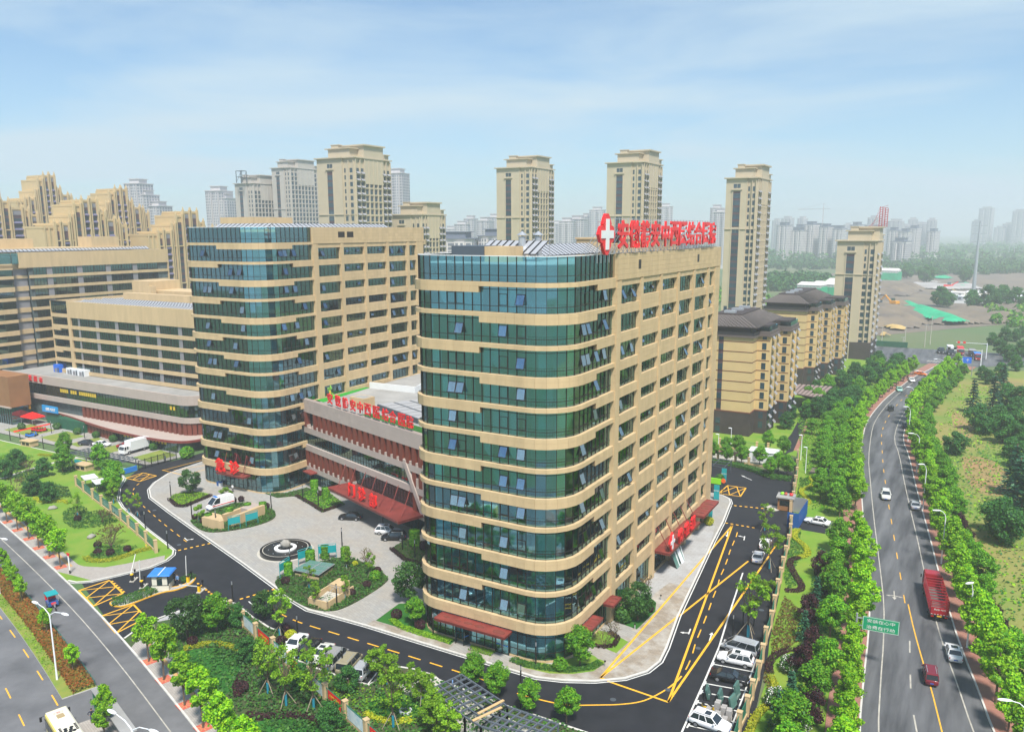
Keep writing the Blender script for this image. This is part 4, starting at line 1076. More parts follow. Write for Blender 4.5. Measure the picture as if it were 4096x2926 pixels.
m=MB(); m.box(60,-4.4,0,88,.5,2.85); m.build('shop_interior','inner_dark',SM)
m=MB(); m.hexa([(0,-.3,.2),(1.6,-.3,.2),(1.6,4,.2),(0,4,.2),(5.4,-.3,6.5),(8.2,-.3,6.5),(8.2,4,6.5),(5.4,4,6.5)]); m.build('slanted_strut','stone_pink',SM)
mat('cabin_white',(.70,.72,.73),.5); mat('sign_yellow',(.85,.52,.01),.5); mat('sign_blue',(.01,.13,.62),.5); mat('sign_cyan',(.01,.28,.62),.5); mat('yellow_film',(.62,.42,.03),.6); mat('black_sign',(.02,.02,.02),.5)
for i,(x,z,ch) in enumerate(((-251.3,12.9,'天'),(-248.6,12.85,'润'),(-246,12.75,'发'),(-243.2,12.7,'超'),(-240.4,12.6,'市'))):
    letters(ch,SM,(x+262,-.62,z),1.75,.2,'red_sign','fascia_character',0,.95,.012)
def board(label,x0,x1,z0,z1,y,face,txt,tm,th,dx=0.0,deep=.35,rz=0):
    t=thing('shop_sign',label,'sign',((x0+x1)/2+dx,y,(z0+z1)/2),rz)
    MB().box(-(x1 -x0)/2,0,-(z1 -z0)/2,(x1 -x0)/2,deep,(z1 -z0)/2).build('panel',face,t)
    for s_,px,pz,h in txt:letters(s_,t,(px,-.03,pz),h,.05,tm,'lettering',0,1,.008)
    return t
board('blue shop sign with white lettering at the left end of the supermarket fascia',-254.8,-247.3,6.5,8.2,133.6,'sign_blue',(('中国移动',-.9,.2,.75),('5G',2.4,0,.9)),'white_paint',0)
board('white shop sign with black lettering above the supermarket entrance',-252.9,-249.2,3.9,5.4,132.4,'cabin_white',(('优咪呢',.3,0,.75),),'black_sign',0)
board('yellow sign with red lettering above the supermarket entrance',-249.0,-243.9,3.8,5.6,131.6,'sign_yellow',(('商场入口',0,0,.95),),'red_sign',0)
board('blue pharmacy sign over the shop front left of the dark fins',-238.4,-230.7,3.6,5.5,132.2,'sign_cyan',(('国胜大药房',.5,0,.9),),'white_paint',0)
for i in range(17):
    x=-231.4+i*1.03
    if i not in (4,8):MB().box(-.42,0,-.55,.42,.03,.55).build('window_film','yellow_film',SM,(x+262,-.1,10.2))
for k in (80.0,81.3):MB().box(-.4,0,-.5,.4,.03,.5).build('window_film','yellow_film',SM,(k,-.12,10.2))
for i in range(14):MB().box(-.4,0,-.4,.4,.03,.4).build('window_film','yellow_film',SM,(66+i*1.3,-4.72,2.1))
tag(MB().box(-228.5,130.6,0,-215.5,133.4,3.0).build('green_hoarding','green_screen'),'dark green hoarding wall under the supermarket canopy','hoarding','green hoardings')
tag(MB().box(-237.5,132.8,0,-230,133.2,3.0).build('green_hoarding','green_screen'),'green sheeted shop front below the blue pharmacy sign','hoarding','green hoardings')
for k,(x,c_) in enumerate(((-247,'sign_blue'),(-240,'cabin_white'),(-236.8,'cabin_white'),(-233.2,'cabin_white'))):
    t=thing('roof_unit',('blue' if k == 0 else 'white')+' plant cabin on the supermarket roof, %s from the left' % nth(k),'plant cabin',(x,144 -k*.2,12.6),0,'plant cabins on the supermarket roof')
    MB().box(-1.6,-1.2,0,1.6,1.2,2.3 if k else 2.8).build('cabin',c_,t); MB().box(-1.0,-1.25,.5,.2,-1.2,1.7).build('grille','louvre',t); MB().box(.5,-1.25,.3,1.2,-1.2,1.9).build('door','steel_grey',t)
# brown building cut by the left edge
mat('brown_stone',(.30,.14,.055),.7,var=.2,scale=.3)
BB=thing('brown_block','brown stone building cut off by the left edge beside the supermarket','building',(-262,120,0))
m=MB(); m.box(-20,6,5.2,18.6,12,14.4); m.build('wall','brown_stone',BB)
m=MB(); m.box(-20,6.2,0,18.4,11,5.2); m.build('shop_front','glass_blue',BB)
m=MB()
for i in range(16):m.box(-1+i*1.25,6.05,0,-.9+i*1.25,6.2,5.2)
m.box(-20,6.0,2.5,18.5,6.2,2.65); m.build('mullion','mullion',BB)
MB().box(-20,5.6,5.0,18.8,6.1,5.4).build('ledge','stone_pink',BB)

# ---------------------------------------------------------------- residential towers behind
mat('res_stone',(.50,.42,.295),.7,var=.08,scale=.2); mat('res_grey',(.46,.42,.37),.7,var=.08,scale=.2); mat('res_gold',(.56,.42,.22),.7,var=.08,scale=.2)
mat('res_dark',(.060,.045,.042),.7,var=.3,scale=.4); mat('res_line',(.14,.05,.03),.8); mat('res_window',(.035,.085,.115),.12,spec=.9,var=.5,scale=.15); mat('res_strip',(.085,.045,.05),.6)
mat('shade_panel',(.34,.33,.34),.3,metal=.2); mat('shade_blue',(.17,.16,.26),.25,metal=.3); mat('roof_tile',(.135,.115,.105),.8,island=.25)
_WM={}
def wmesh(nm,w,h,d,mt,axis='y'):
    k=(nm,w,h,d,mt,axis)
    if k not in _WM:
        m=MB()
        if axis == 'y':m.box(0,-d,0,w,.05,h); m.box(w*.48,-d -.04,0,w*.53,0,h,1); m.box(0,-d -.04,h*.7,w,0,h*.74,1)
        else:m.box(-.05,0,0,d,w,h); m.box(0,w*.48,0,d+.04,w*.53,h,1); m.box(0,0,h*.7,d+.04,w,h*.74,1)
        _WM[k]=m.mesh(nm,[mt,'mullion'])
    return _WM[k]
def tilt_panel(T,x,y,z,w=1.7,mt='shade_panel'):
    k=('tp',w,mt)
    if k not in _WM:_WM[k]=MB().hexa([(0,0,0),(.75,0,-.85),(.75,w,-.85),(0,w,0),(.05,0,.06),(.8,0,-.79),(.8,w,-.79),(.05,w,.06)]).mesh('sun_panel',mt)
    put('sun_panel',_WM[k],T,(x,y,z))
def highrise(label,X,Y,wx,wy,H,st='res_stone',fl=3.0,zmin=0,base=True,group='beige residential towers behind the hospital',panels=True):
    T=thing('residential_tower',label,'building',(X,Y,0),0,group)
    rec=.30*wx; zc=H*.72
    MB().box(-wx,0,0,-rec,wy,H).box(-rec,1.2,0,0,wy,H -.02).build('wall',st,T)
    m=MB()                                                   # cornices and roof blocks
    m.box(-wx -.9,-.9,H,-rec+.6,wy*.5,H+.5); m.box(-rec+.6,.3,H -.01,.9,wy+.9,H+.48); m.box(-wx -.1,wy*.5,H+.01,-rec,wy+.8,H+.49)
    m.build('cornice',st,T); m=MB()
    m.box(-wx -.35,-.35,zc,-rec+.3,0,zc+.35); m.box(-rec+.3,.85,zc,.35,1.2,zc+.34); m.box(0,1.2,zc+.01,.35,wy,zc+.33)
    m.build('string_course',st,T)
    m=MB(); m.box(-wx*.75,2,H+.5,-wx*.15,wy*.3,H+4.2); m.box(-wx*.82,1.3,H+4.2,-wx*.1,wy*.3,H+4.6); m.box(-wx*.7,3,H+4.6,-wx*.5,wy*.2,H+6)
    m.box(-wx*.72,2.8,H+6,-wx*.48,wy*.21,H+6.3)
    m.box(-wx*.6,wy*.28,H -11,.55,wy*.80,H+5.6); m.box(-wx*.66,wy*.25,H+5.6,1.4,wy*.83,H+6.2); m.box(-wx*.5,wy*.82,H+.4,.5,wy*.95,H+2.4); m.box(-wx*.55,wy*.82,H+2.4,1.2,wy*.97,H+2.8)
    m.build('roof_block',st,T)
    # stair window strip in the gable with its frame
    cx=-wx*.63; z=zmin
    MB().box(cx -1.6,-.03,zmin,cx+1.6,.05,zc -1.5).box(cx -1.6,-.03,zc+1,cx+1.6,.05,H -5.5).build('stair_strip','res_strip',T)
    m=MB()
    for x in (cx -2.0,cx+1.6):m.box(x,-.25,zmin,x+.4,0,zc); m.box(x,-.25,zc+.4,x+.4,0,H -5)
    m.box(cx -2.3,-.6,H -4.9,cx+2.3,0,H -4.3); m.build('stair_frame',st,T)
    w1=wmesh('window',1.45,2.0,.07,'res_window'); n=int((H -1.5)/fl)
    for k in range(int(zmin/fl),n):
        z=k*fl+.6
        if z>H -3.3:break
        if abs(z+1 -zc)<1.3 and False:continue
        if z<H -6.2:
            for x in (cx -1.5,cx+.05):put('window',w1,T,(x,0,z))
        w2=wmesh('window',1.5,1.9,.06,'res_window'); w3=wmesh('window',.8 if z>zc else 1.4,1.9,.06,'res_window')
        put('window',w2,T,(-rec*.42,1.2,z)); put('window',w3,T,(-rec*.93,1.2,z))
    for x in (cx -1.5,cx+.1):put('window',wmesh('window',1.4,1.7,.07,'res_window'),T,(x,0,H -4))
    MB().box(-rec*.52,.55,zmin,-rec*.46,1.2,H -1).box(-.35,.5,zmin,0,1.2,H -1).build('pilaster',st,T)
    # long flank: projecting pilasters, windows, tilted panels
    ny=max(7,int(wy/3.1)); cw=wy/ny; pil=MB(); band=MB()
    for i in range(ny+1):
        y=min(1.25+i*(wy -1.7)/ny,wy -.4); pil.box(0,y,zmin,.75,y+.4,H -.5)
    for k in range(int(zmin/fl),n):band.box(0,1.3,k*fl -.2,.42,wy -.2,k*fl+.35)
    pil.build('pilaster',st,T); band.build('floor_band',st,T)
    ww=wmesh('window',round(cw*.72,2),2.1,.1,'res_window','x')
    for i in range(ny):
        y=1.75+i*(wy -1.7)/ny
        for k in range(int(zmin/fl),n):
            z=k*fl+.4
            if z>H -2.5:continue
            put('window',ww,T,(.02,y,z))
            if panels and i in (0,1,ny -2,ny -1):tilt_panel(T,.55,y+.1,z+.5,round(cw*.7,2))
    if base:MB().box(-wx -.12,-.12,0,.85,wy+.1,7.5).build('stone_base','res_dark',T)
    return T
highrise('tallest-looking slim tower right of the red rooftop sign, seen on its narrow side',-86.2,361.3,13.0,26,78.0)
tt=highrise('beige tower with a red lattice mast, nearest the wasteland at the right',-38.4,376.2,15.4,24,51.0)
highrise('beige tower standing directly behind the red cross emblem',-137.9,359.2,17.4,25.9,86.7,zmin=30)
highrise('beige tower rising alone behind the gap left of the red cross',-194.3,354.3,18.8,25.4,86.4,zmin=30)
highrise('widest beige tower behind the second hospital tower, many-windowed flank',-241.9,279.5,20.9,26.0,87.8,zmin=30)
highrise('lower beige block with flat eaves just right of the second hospital tower',-232.0,314.1,16.5,21,63.5,zmin=24)
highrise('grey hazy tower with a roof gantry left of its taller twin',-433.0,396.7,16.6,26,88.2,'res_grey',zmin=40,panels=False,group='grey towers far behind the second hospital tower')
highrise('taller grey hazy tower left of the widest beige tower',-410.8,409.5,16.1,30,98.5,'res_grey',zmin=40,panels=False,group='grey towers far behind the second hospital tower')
x,y,z=(-440.5,392.3,100.4)
m=MB()
for a in (0,5.5):
    for b in (0,4):m.bar((x+a -2,y+b,88.7),(x+a -2,y+b,96.5),.35)
    m.bar((x+a -2,y,96.5),(x+a -2,y+4,96.5),.3); m.bar((x+a -2,y,89),(x+a -2,y+4,96),.2)
for zz in (92.5,96.5):m.bar((x -2,y,zz),(x+3.5,y,zz),.35); m.bar((x -2,y+4,zz),(x+3.5,y+4,zz),.35)
tag(m.build('roof_gantry','steel_grey'),'dark steel gantry on the left grey tower roof','gantry')
m=MB(); x,y,z=(-38.8,400.2,55.6); mat('mast_red',(.42,.05,.06),.6)
for a in range(4):
    for b in (0,1.6):m.bar((x+a*1.1 -1.5,y+b,57),(x+a*1.1 -1.5,y+b,66.0 -a*.3),.16)
for k in range(9):
    for b in (0,1.6):m.bar((x -1.5,y+b,57.5+k),(x+1.8,y+b,57.5+k),.1); m.bar((x -1.5,y+b,57.5+k),(x+1.8,y+b,58.5+k),.07)
for k in range(5):m.bar((x -7+k*.7,y,57),(x -1.5,y,58+k*1.9),.08)
tag(m.build('lattice_mast','mast_red'),'red lattice frame on the roof of the rightmost beige tower','mast')
def deco(label,X,Y,wy,H,prof,tilt_cols,st='res_gold',fl=3.0,zmin=20):
    """stepped art-deco block facing +x: prof = (y0, y1, height, kind) with kind w wall, s strip of windows with panels, n narrow strip"""
    T=thing('stepped_tower',label,'building',(X,Y,0),0,'stepped ochre residential blocks at the left')
    wl=MB(); pl=MB(); sp=MB(); fn=MB()
    for (a,b,h,kd) in prof:
        y0,y1,hh=a*wy,b*wy,H*h
        wl.box(-16+(abs(a -.5)*6),y0,0,-.5,y1,hh); wl.box(-15,y0 -.1,hh -.02,-.2,y1+.1,hh+.9)
        if kd == 'w':
            pl.box(-.5,y0,0,.0,y1,hh -1)
            for q in (y0,(y0+y1)/2 -.3,y1 -.6):pl.box(0,q,0,.35,q+.6,hh+1.2)
        else:
            sp.box(-.5,y0,0,-.42,y1,hh -2.5)
            for q in (y0 -.15,y1 -.75):pl.box(-.5,q,0,.55,q+.9,hh+1.4); fn.hexa([(-.3,q+.1,hh+1.4),(.35,q+.1,hh+1.4),(.35,q+.8,hh+1.4),(-.3,q+.8,hh+1.4),(-.05,q+.35,hh+2.9),(.1,q+.35,hh+2.9),(.1,q+.55,hh+2.9),(-.05,q+.55,hh+2.9)])
            w=round(y1 -y0 -1.6,2)
            if w<.5:continue
            for k in range(int(zmin/fl),int((hh -2)/fl)):
                put('window',wmesh('window',w,1.5,.06,'res_window','x'),T,(-.42,y0+.8,k*fl+.9))
                if kd == 's':tilt_panel(T,-.3,y0+.9,k*fl+1.0,w,'shade_blue')
            if kd == 's':MB().box(-.42,y0+.8,hh -2.4,-.3,y1 -.8,hh -.6).build('louvre_panel','louvre',T)
            for zz in (H*.5,H*.78):pl.box(-.5,y0,zz,.3,y1,zz+.5)
    wl.build('wall',st,T); pl.build('pilaster',st,T); sp.build('window_strip','res_strip',T); fn.build('finial',st,T)
PF=[(0,.12,.86,'w'),(.12,.20,.88,'n'),(.20,.30,.88,'s'),(.30,.36,.93,'n'),(.36,.46,1.0,'n'),(.46,.56,1.03,'s'),(.56,.66,1.03,'s'),(.66,.74,.95,'n'),(.74,.86,.91,'s'),(.86,.92,.90,'n'),(.92,1,.87,'s')]
deco('ochre stepped block cut off by the left edge',-387.3,175,48,73,PF,3)
deco('farther ochre stepped block rising behind the one at the left edge',-440,243,33,83,PF,3)
deco('large ochre stepped block second from the left edge, in front',-338,196.3,38,67,PF,3)
deco('ochre stepped block half hidden behind the large one, finials on top',-380,243,34,74.5,PF,3)
deco('ochre stepped block just left of the second hospital tower',-333,241.3,43,63,PF,3)
# two mid-rise blocks with hipped roofs
def midrise(label,X,Y,wx,wy,H,bays,strip):
    T=thing('midrise_block',label,'building',(X,Y,0),0,'mid-rise blocks with hipped roofs')
    boxes=[(-wx,0,-.3,wy)]+[(-wx*.7,y0,xo,y1) for (y0,y1,xo) in bays]
    w=MB(); b=MB(); ln=MB(); cor=MB(); at=MB()
    for (x0,y0,x1,y1) in boxes:
        w.box(x0,y0,6.4,x1,y1,H -2.6); b.box(x0 -.12,y0 -.12,0,x1+.12,y1+.12,6.4); ln.box(x0 -.2,y0 -.2,6.4,x1+.2,y1+.2,6.75)
        for k in range(1,8):ln.box(x0 -.05,y0 -.05,6.75+k*2.75,x1+.05,y1+.05,6.95+k*2.75)
        cor.box(x0 -.5,y0 -.5,H -3.0,x1+.5,y1+.5,H -2.6); at.box(x0+.6,y0+.6,H -2.6,x1 -.6,y1 -.6,H); cor.box(x0 -.2,y0 -.2,H -2.6,x1+.2,y1+.2,H -1.6)
    w.build('wall','res_gold2',T); b.build('stone_base','res_dark',T); ln.build('string_course','res_line',T); cor.build('cornice','res_line2',T); at.build('attic','res_dark',T)
    m=MB(); x=strip
    m.box(x,-.05,6.8,x+1.3,0,H -3.2); m.build('stair_strip','res_strip',T)
    for k in range(8):put('window',wmesh('window',1.2,1.5,.1,'res_window'),T,(x+.05,-.02,7.3+k*2.75))
    put('window',wmesh('window',1.2,1.5,.1,'res_window'),T,(x+.05,-.14,3)); put('window',wmesh('window',1.2,1.5,.1,'res_window'),T,(x+.05,-.14,.6))
    for (y0,y1,xo) in bays:
        for k in range(-2,8):
            z=7.2+k*2.75
            put('window',wmesh('window',1.15,1.8,.05,'res_window'),T,(xo -2.0,y0 -(.14 if k<0 else 0),z))
            for yy in (y0+.8,y0+4.2,y1 -3.2):
                put('window',wmesh('window',2.2,1.9,.05,'res_window','x'),T,(xo+(.14 if k<0 else 0),yy,z))
            for yy in (y0+1,y1 -3):tilt_panel(T,xo+.3,yy,z+.9,1.9)
        m=MB()
        for yy in (y0,y0+3.4,y1 -4,y1 -.5):m.box(xo,yy,6.8,xo+.45,yy+.45,H -3)
        m.build('pilaster','res_gold2',T)
        MB().box(xo -3,y0+.3,H -1.6,xo -.1,y1 -.3,H -.4).build('balcony_glass','glass_dark',T)
    # hipped roof laid in courses of tiles
    ox,oy=.9,1.2; x0,x1,y0,y1=-wx -ox,ox,-oy,wy+oy; n=11; rise=2.6; tm=[]
    for i in range(n):
        u,v=i/n,(i+1)/n; s_=wx*.34
        a=[(x0+s_*u,y0+s_*u),(x1 -s_*u,y0+s_*u),(x1 -s_*u,y1 -s_*u),(x0+s_*u,y1 -s_*u)]
        c=[(x0+s_*v,y0+s_*v),(x1 -s_*v,y0+s_*v),(x1 -s_*v,y1 -s_*v),(x0+s_*v,y1 -s_*v)]
        za,zb=H+rise*u,H+rise*v
        for k in range(4):
            p,q,r_,t_=a[k],a[(k+1) % 4],c[(k+1) % 4],c[k]; L_=math.dist(p,q); nn_=max(1,int(L_/1.1))
            for j in range(nn_):
                f0,f1=j/nn_+.01,(j+1)/nn_ -.01
                l4=lambda f,g,A,B:(A[0]+(B[0] -A[0])*f,A[1]+(B[1] -A[1])*f)
                P0,P1,P2,P3=l4(f0,0,p,q),l4(f1,0,p,q),l4(f1,0,t_,r_),l4(f0,0,t_,r_)
                tm.append([(*P0,za -.1),(*P1,za -.1),(*P2,zb -.1),(*P3,zb -.1),(*P0,za+.1),(*P1,za+.1),(*P2,zb),(*P3,zb)])
    pieces('roof_tile',tm,'roof_tile',T,(X,Y,0))
    m=MB(); s_=wx*.34; m.box(x0+s_ -.2,y0+s_ -.2,H+rise -.2,x1 -s_+.2,y1 -s_+.2,H+rise+.3); m.box(x0 -.1,y0 -.1,H -.25,x1+.1,y1+.1,H -.02); m.build('roof_deck','res_dark',T)
    for k in range(3):MB().box(-wx*.6,6+k*8,H+rise+.3,-wx*.42,8+k*8,H+rise+.9).build('roof_vent','steel_light',T)
    return T
mat('res_gold2',(.60,.44,.21),.7,var=.08,scale=.3); mat('res_line2',(.12,.095,.085),.7)
midrise('yellow mid-rise block with dark hipped roof beside the near hospital tower',-50.4,218,17.0,30,30.3,[(5,15,3.0),(20,31,5.4)],-9.6)
midrise('farther yellow mid-rise block with hipped roof next to the rightmost beige tower',-51.3,299.5,15.0,44,30.2,[(4,13,2.8),(17,27,5.4),(31,42,8.0)],-30)
t=thing('dark_wing','dark brown lower wing behind the hipped mid-rise beside the near tower','building',(-90,250,0)); MB().box(0,0,0,24,14,25).build('wall','res_dark',t)
m=MB()
for k in range(26):m.box(k*.95,-.1,25,k*.95+.3,.2,25.7)
m.build('parapet','res_dark',t)
# porch roof of the estate gate
q=[(-49.7,261.7),(-50.3,276.7),(-38.0,277.8),(-38.8,256.7)]
t=thing('estate_porch','flat brown slatted porch roof over the estate drive','porch',(*q[0],0)); q=[(a -q[0][0],b -q[0][1]) for a,b in q]
MB().prism(q,4.6,4.9,bottom=True).build('roof','res_dark',t)
for k in range(9):
    f=(k+.5)/9; a=(q[0][0]+(q[3][0] -q[0][0])*f,q[0][1]+(q[3][1] -q[0][1])*f,5.0); b=(q[1][0]+(q[2][0] -q[1][0])*f,q[1][1]+(q[2][1] -q[1][1])*f,5.0)
    MB().bar(a,b,.9,.2).build('slat','porch_slat',t) if 'porch_slat' in MATS else (mat('porch_slat',(.27,.20,.18),.6),MB().bar(a,b,.9,.2).build('slat','porch_slat',t))
for a,b in q:MB().box(a*.9+.1 -.3,b*.9+.3 -.3,0,a*.9+.4,b*.9+.7,4.6).build('column','stone_pink',t)

# ---------------------------------------------------------------- skyline, wasteland, woods
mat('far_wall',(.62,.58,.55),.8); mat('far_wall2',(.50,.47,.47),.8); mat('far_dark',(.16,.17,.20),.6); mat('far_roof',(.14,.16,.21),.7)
def far_tower(label,x,y,w,d,h,rz,st,lean=0,group='hazy apartment towers on the skyline'):
    T=thing('distant_tower',label,'building',(x,y,0),rz,group)
    m=MB(); m.box(-w/2,0,0,w/2,d,h); m.box(w*.1,-2,0,w*.34,0,h -2); m.box(-w*.34,-2,0,-w*.1,0,h -2); m.build('wall',st,T)
    m=MB(); n=int(h/3)
    for k in range(2,n):
        z=k*3
        for a,b in ((-.48,-.36),(-.08,.08),(.36,.48)):m.box(w*a,-.25,z,w*b,.1,z+1.9)
        for a in (-.31,-.2,.13,.25):m.box(w*a,-2.2,z,w*(a+.06),-1.9,z+1.9)
        for f in (.1,.3,.5,.7,.9):m.box(w/2 -.1,d*f -1.2,z,w/2+.25,d*f+1.2,z+1.9)
    o=m.build('window','far_dark',T,None,'stuff')
    m=MB(); m.box(-w*.53,-1.2,h -.1,w*.53,d+1,h+.7); m.box(-w*.3,d*.2,h,w*.3,d*.8,h+5); m.box(-w*.36,d*.15,h+5,w*.36,d*.85,h+5.6); m.build('roof','far_roof' if st == 'far_wall' else st,T)
rr=random.Random(5)
FAR=[]
def fD(xs,depth):                         # a spot on the skyline: sideways share of the view, metres away
    u=(xs -2048)/3204.5*depth
    return (-.5*depth+.866*u,.866*depth+.5*u)
n_=0
for i,xs in enumerate((3110,3165,3215,3275,3330,3395,3545,3590,3175,3245,3310,3420,3480,3625,3700)):
    dep=1440 if i<8 else 1560
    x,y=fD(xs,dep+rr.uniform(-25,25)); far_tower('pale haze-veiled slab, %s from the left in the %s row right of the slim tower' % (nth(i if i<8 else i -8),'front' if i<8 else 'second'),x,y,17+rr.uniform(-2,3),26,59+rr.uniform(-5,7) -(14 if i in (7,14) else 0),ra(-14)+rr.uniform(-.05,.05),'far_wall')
for i in range(26):
    xs=3080+i*24.5+rr.uniform(-7,7); dep=rr.uniform(1850,2300); x,y=fD(xs,dep)
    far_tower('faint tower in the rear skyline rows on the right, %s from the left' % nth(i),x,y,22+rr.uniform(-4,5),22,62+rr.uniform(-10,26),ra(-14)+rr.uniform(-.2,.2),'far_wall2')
for i,(xs,dep,h,w) in enumerate(((3905,2750,124,40),(3872,2780,82,26),(3965,2700,60,30),(4000,2720,72,34),(4036,2660,113,36),(4058,2700,64,20),(4090,2720,58,46))):
    x,y=fD(xs,dep); far_tower('very faint tower at the far right horizon, %s from the left' % nth(i),x,y,w,26,h,ra(-20),'far_wall2')
for i,xs in enumerate((1760,1805,1850,1880,1935,1975,2225,2262,2300,2340,2382,2415,2655,2850,2870)):
    dep=rr.uniform(1150,1500); x,y=fD(xs,dep)
    far_tower('faint bluish tower glimpsed between the middle beige towers, %s from the left' % nth(i),x,y,20+rr.uniform(-3,5),24,80+rr.uniform(-22,16),ra(20)+rr.uniform(-.2,.2),'far_wall2')
for i,(xs,h) in enumerate(((570,108),(592,96),(885,100),(905,92),(1590,118),(640,84))):
    x,y=fD(xs,900); far_tower('faint tower between the ochre blocks and grey towers, %s from the left' % nth(i),x,y,20,22,h,ra(15),'far_wall2')
for i,(xs,h,w) in enumerate(((1810,50,34),(1860,44,26),(1965,52,20))):
    x,y=fD(xs,620); far_tower('mid-distance pale block in the gap right of the second hospital tower, %s from the left' % nth(i),x,y,w,20,h,ra(10),'far_wall')
x,y=fD(3575,1210); far_tower('lone cream block with dark roof beside the belt of trees',x,y,22,18,38,ra(-20),'far_wall')
x,y=fD(3545,1190); MB2=MB(); MB2.box(x -60,y+60,0,x -10,y+70,9); tag(MB2.build('low_hall','far_wall'),'low pale hall beyond the belt of trees','building')
# tower crane
x,y=fD(3270,1500); t=thing('tower_crane','faint tower crane over the pale slabs','crane',(x,y,0)); MB().bar((0,0,0),(0,0,96),1.6).build('mast','far_wall2',t); MB().bar((-46,10,93),(12,-2.6,93),1.2).bar((0,0,103),(-40,9,94),.4).bar((0,0,103),(11,-2,94),.4).bar((0,0,93),(0,0,103),1).build('jib','far_wall2',t)
# wasteland
WL=[fD(3440,420),fD(3560,430),fD(4400,520),fD(4500,1050),fD(3300,1050),fD(3380,700)]
sheet('wasteland',WL,.02,'rubble')
def mound(nm,poly,h,m_,seed,z=.03,cell=3.0):
    """low uneven heap over a polygon"""
    r_=random.Random(seed); xs=[p[0] for p in poly]; ys=[p[1] for p in poly]; nx,ny=int((max(xs) -min(xs))/cell)+2,int((max(ys) -min(ys))/cell)+2
    def ed(p):
        d=1e9
        for i in range(len(poly)):
            a,b=Vector(poly[i -1]),Vector(poly[i]); q=Vector(p); t_=max(0,min(1,(q -a).dot(b -a)/max((b -a).length_squared,1e-6))); d=min(d,(q -a -(b -a)*t_).length)
        return d
    V={}; m=MB(); ph=[r_.uniform(0,6) for _ in range(6)]
    for i in range(nx):
        for j in range(ny):
            p=(min(xs)+i*cell,min(ys)+j*cell)
            if inside(p,poly):
                e=min(1,ed(p)/(h*2.5)); hh=h*e*(.65+.35*math.sin(p[0]*.11+ph[0])*math.sin(p[1]*.09+ph[1])+.25*math.sin(p[0]*.31+p[1]*.22+ph[2]))+r_.uniform(0,.25)*e*h*.5
                V[(i,j)]=len(m.v); m.v.append((p[0],p[1],z+max(.02,hh)))
    for (i,j),a in V.items():
        b,c,d=V.get((i+1,j)),V.get((i+1,j+1)),V.get((i,j+1))
        if b is not None and c is not None and d is not None:m.f.append((a,b,c,d)); m.m.append(0)
    o=m.build(nm,m_,smooth=True); o['kind']='structure'; return o
mound('earth_mound',[fD(3440,460),fD(3700,455),fD(3760,520),fD(3620,640),fD(3430,640),fD(3330,560)],5.5,'rubble',1)
mound('earth_mound',[fD(3700,470),fD(4200,480),fD(4300,560),fD(3900,590),fD(3720,540)],4.5,'rubble',2)
mound('earth_mound',[fD(3420,690),fD(3640,680),fD(3720,780),fD(3500,830),fD(3400,800)],6,'rubble',3)
gn=mound('green_netting',[(-59.5,695.4),(-51.9,671.7),(-39.7,672.8),(-27.0,617.3),(-11.2,584.9),(-0.7,544.6),(-12.1,532.1),(-23.6,549.2),(-36.2,579.4),(-47.4,653.4)],3.2,'green_net',4,2.2,2.0); del gn['kind']; tag(gn,'large bright green dust netting draped down the earth mound','netting','green dust nets on the wasteland')
for k,(nm,q,m_,lab) in enumerate((('gravel_heap',[(-65.0,889.1),(-56.3,941.8),(-14.5,923.8),(0.3,912.9),(9.6,874.9),(-22.2,850.6),(-41.2,857.3)],'gravel',''),('green_netting',[(-19.9,940.2),(-7.1,960.4),(3.1,914.4),(-8.1,885.9),(-19.6,890.5)],'green_net','small green netting mound by the far gravel strip'),('straw_heap',[(-47.4,510.1),(-41.0,519.8),(-31.9,509.1),(-31.4,494.5),(-39.8,492.9)],'straw',''),('straw_heap',[(-31.4,733.8),(-27.3,752.1),(-21.4,726.9),(-22.8,699.9)],'straw',''),('straw_field',[(-13.1,775.0),(5.0,804.7),(38.4,815.0),(36.3,762.8),(-6.7,740.5)],'straw',''),('straw_heap',[(-44.4,478.3),(-37.8,476.3),(-36.1,463.0),(-42.0,459.8)],'straw',''),('gravel_heap',[(-12.4,824.6),(-2.0,834.4),(36.7,835.1),(36.2,820.7),(-10.2,799.7)],'gravel',''),('green_netting',[(-47.9,1046.9),(-35.2,1110.2),(-21.9,1059.7),(-32.3,1030.4)],'green_net','strip of green netting in front of the belt of trees'),('gravel_heap',[(-52.9,975.0),(-48.2,988.3),(-30.1,969.3),(-36.0,958.1)],'gravel',''))):
    o=mound(nm,q,2.6 if 'field' not in nm else .3,m_,20+k,.6,2.5)
    if lab:del o['kind']; tag(o,lab,'netting','green dust nets on the wasteland')
sheet('dirt_track',[(-20.5,721.5),(-16.0,760.5),(-15.8,815.5),(-20.6,859.5),(-18.8,863.7),(-13.2,816.8),(-12.8,762.1),(-17.2,717.4)],1.2,'bare_earth')
sheet('far_road',[fD(3760,1400),fD(3830,1400),fD(3745,3400),fD(3705,3400)],.1,'asphalt_ave')
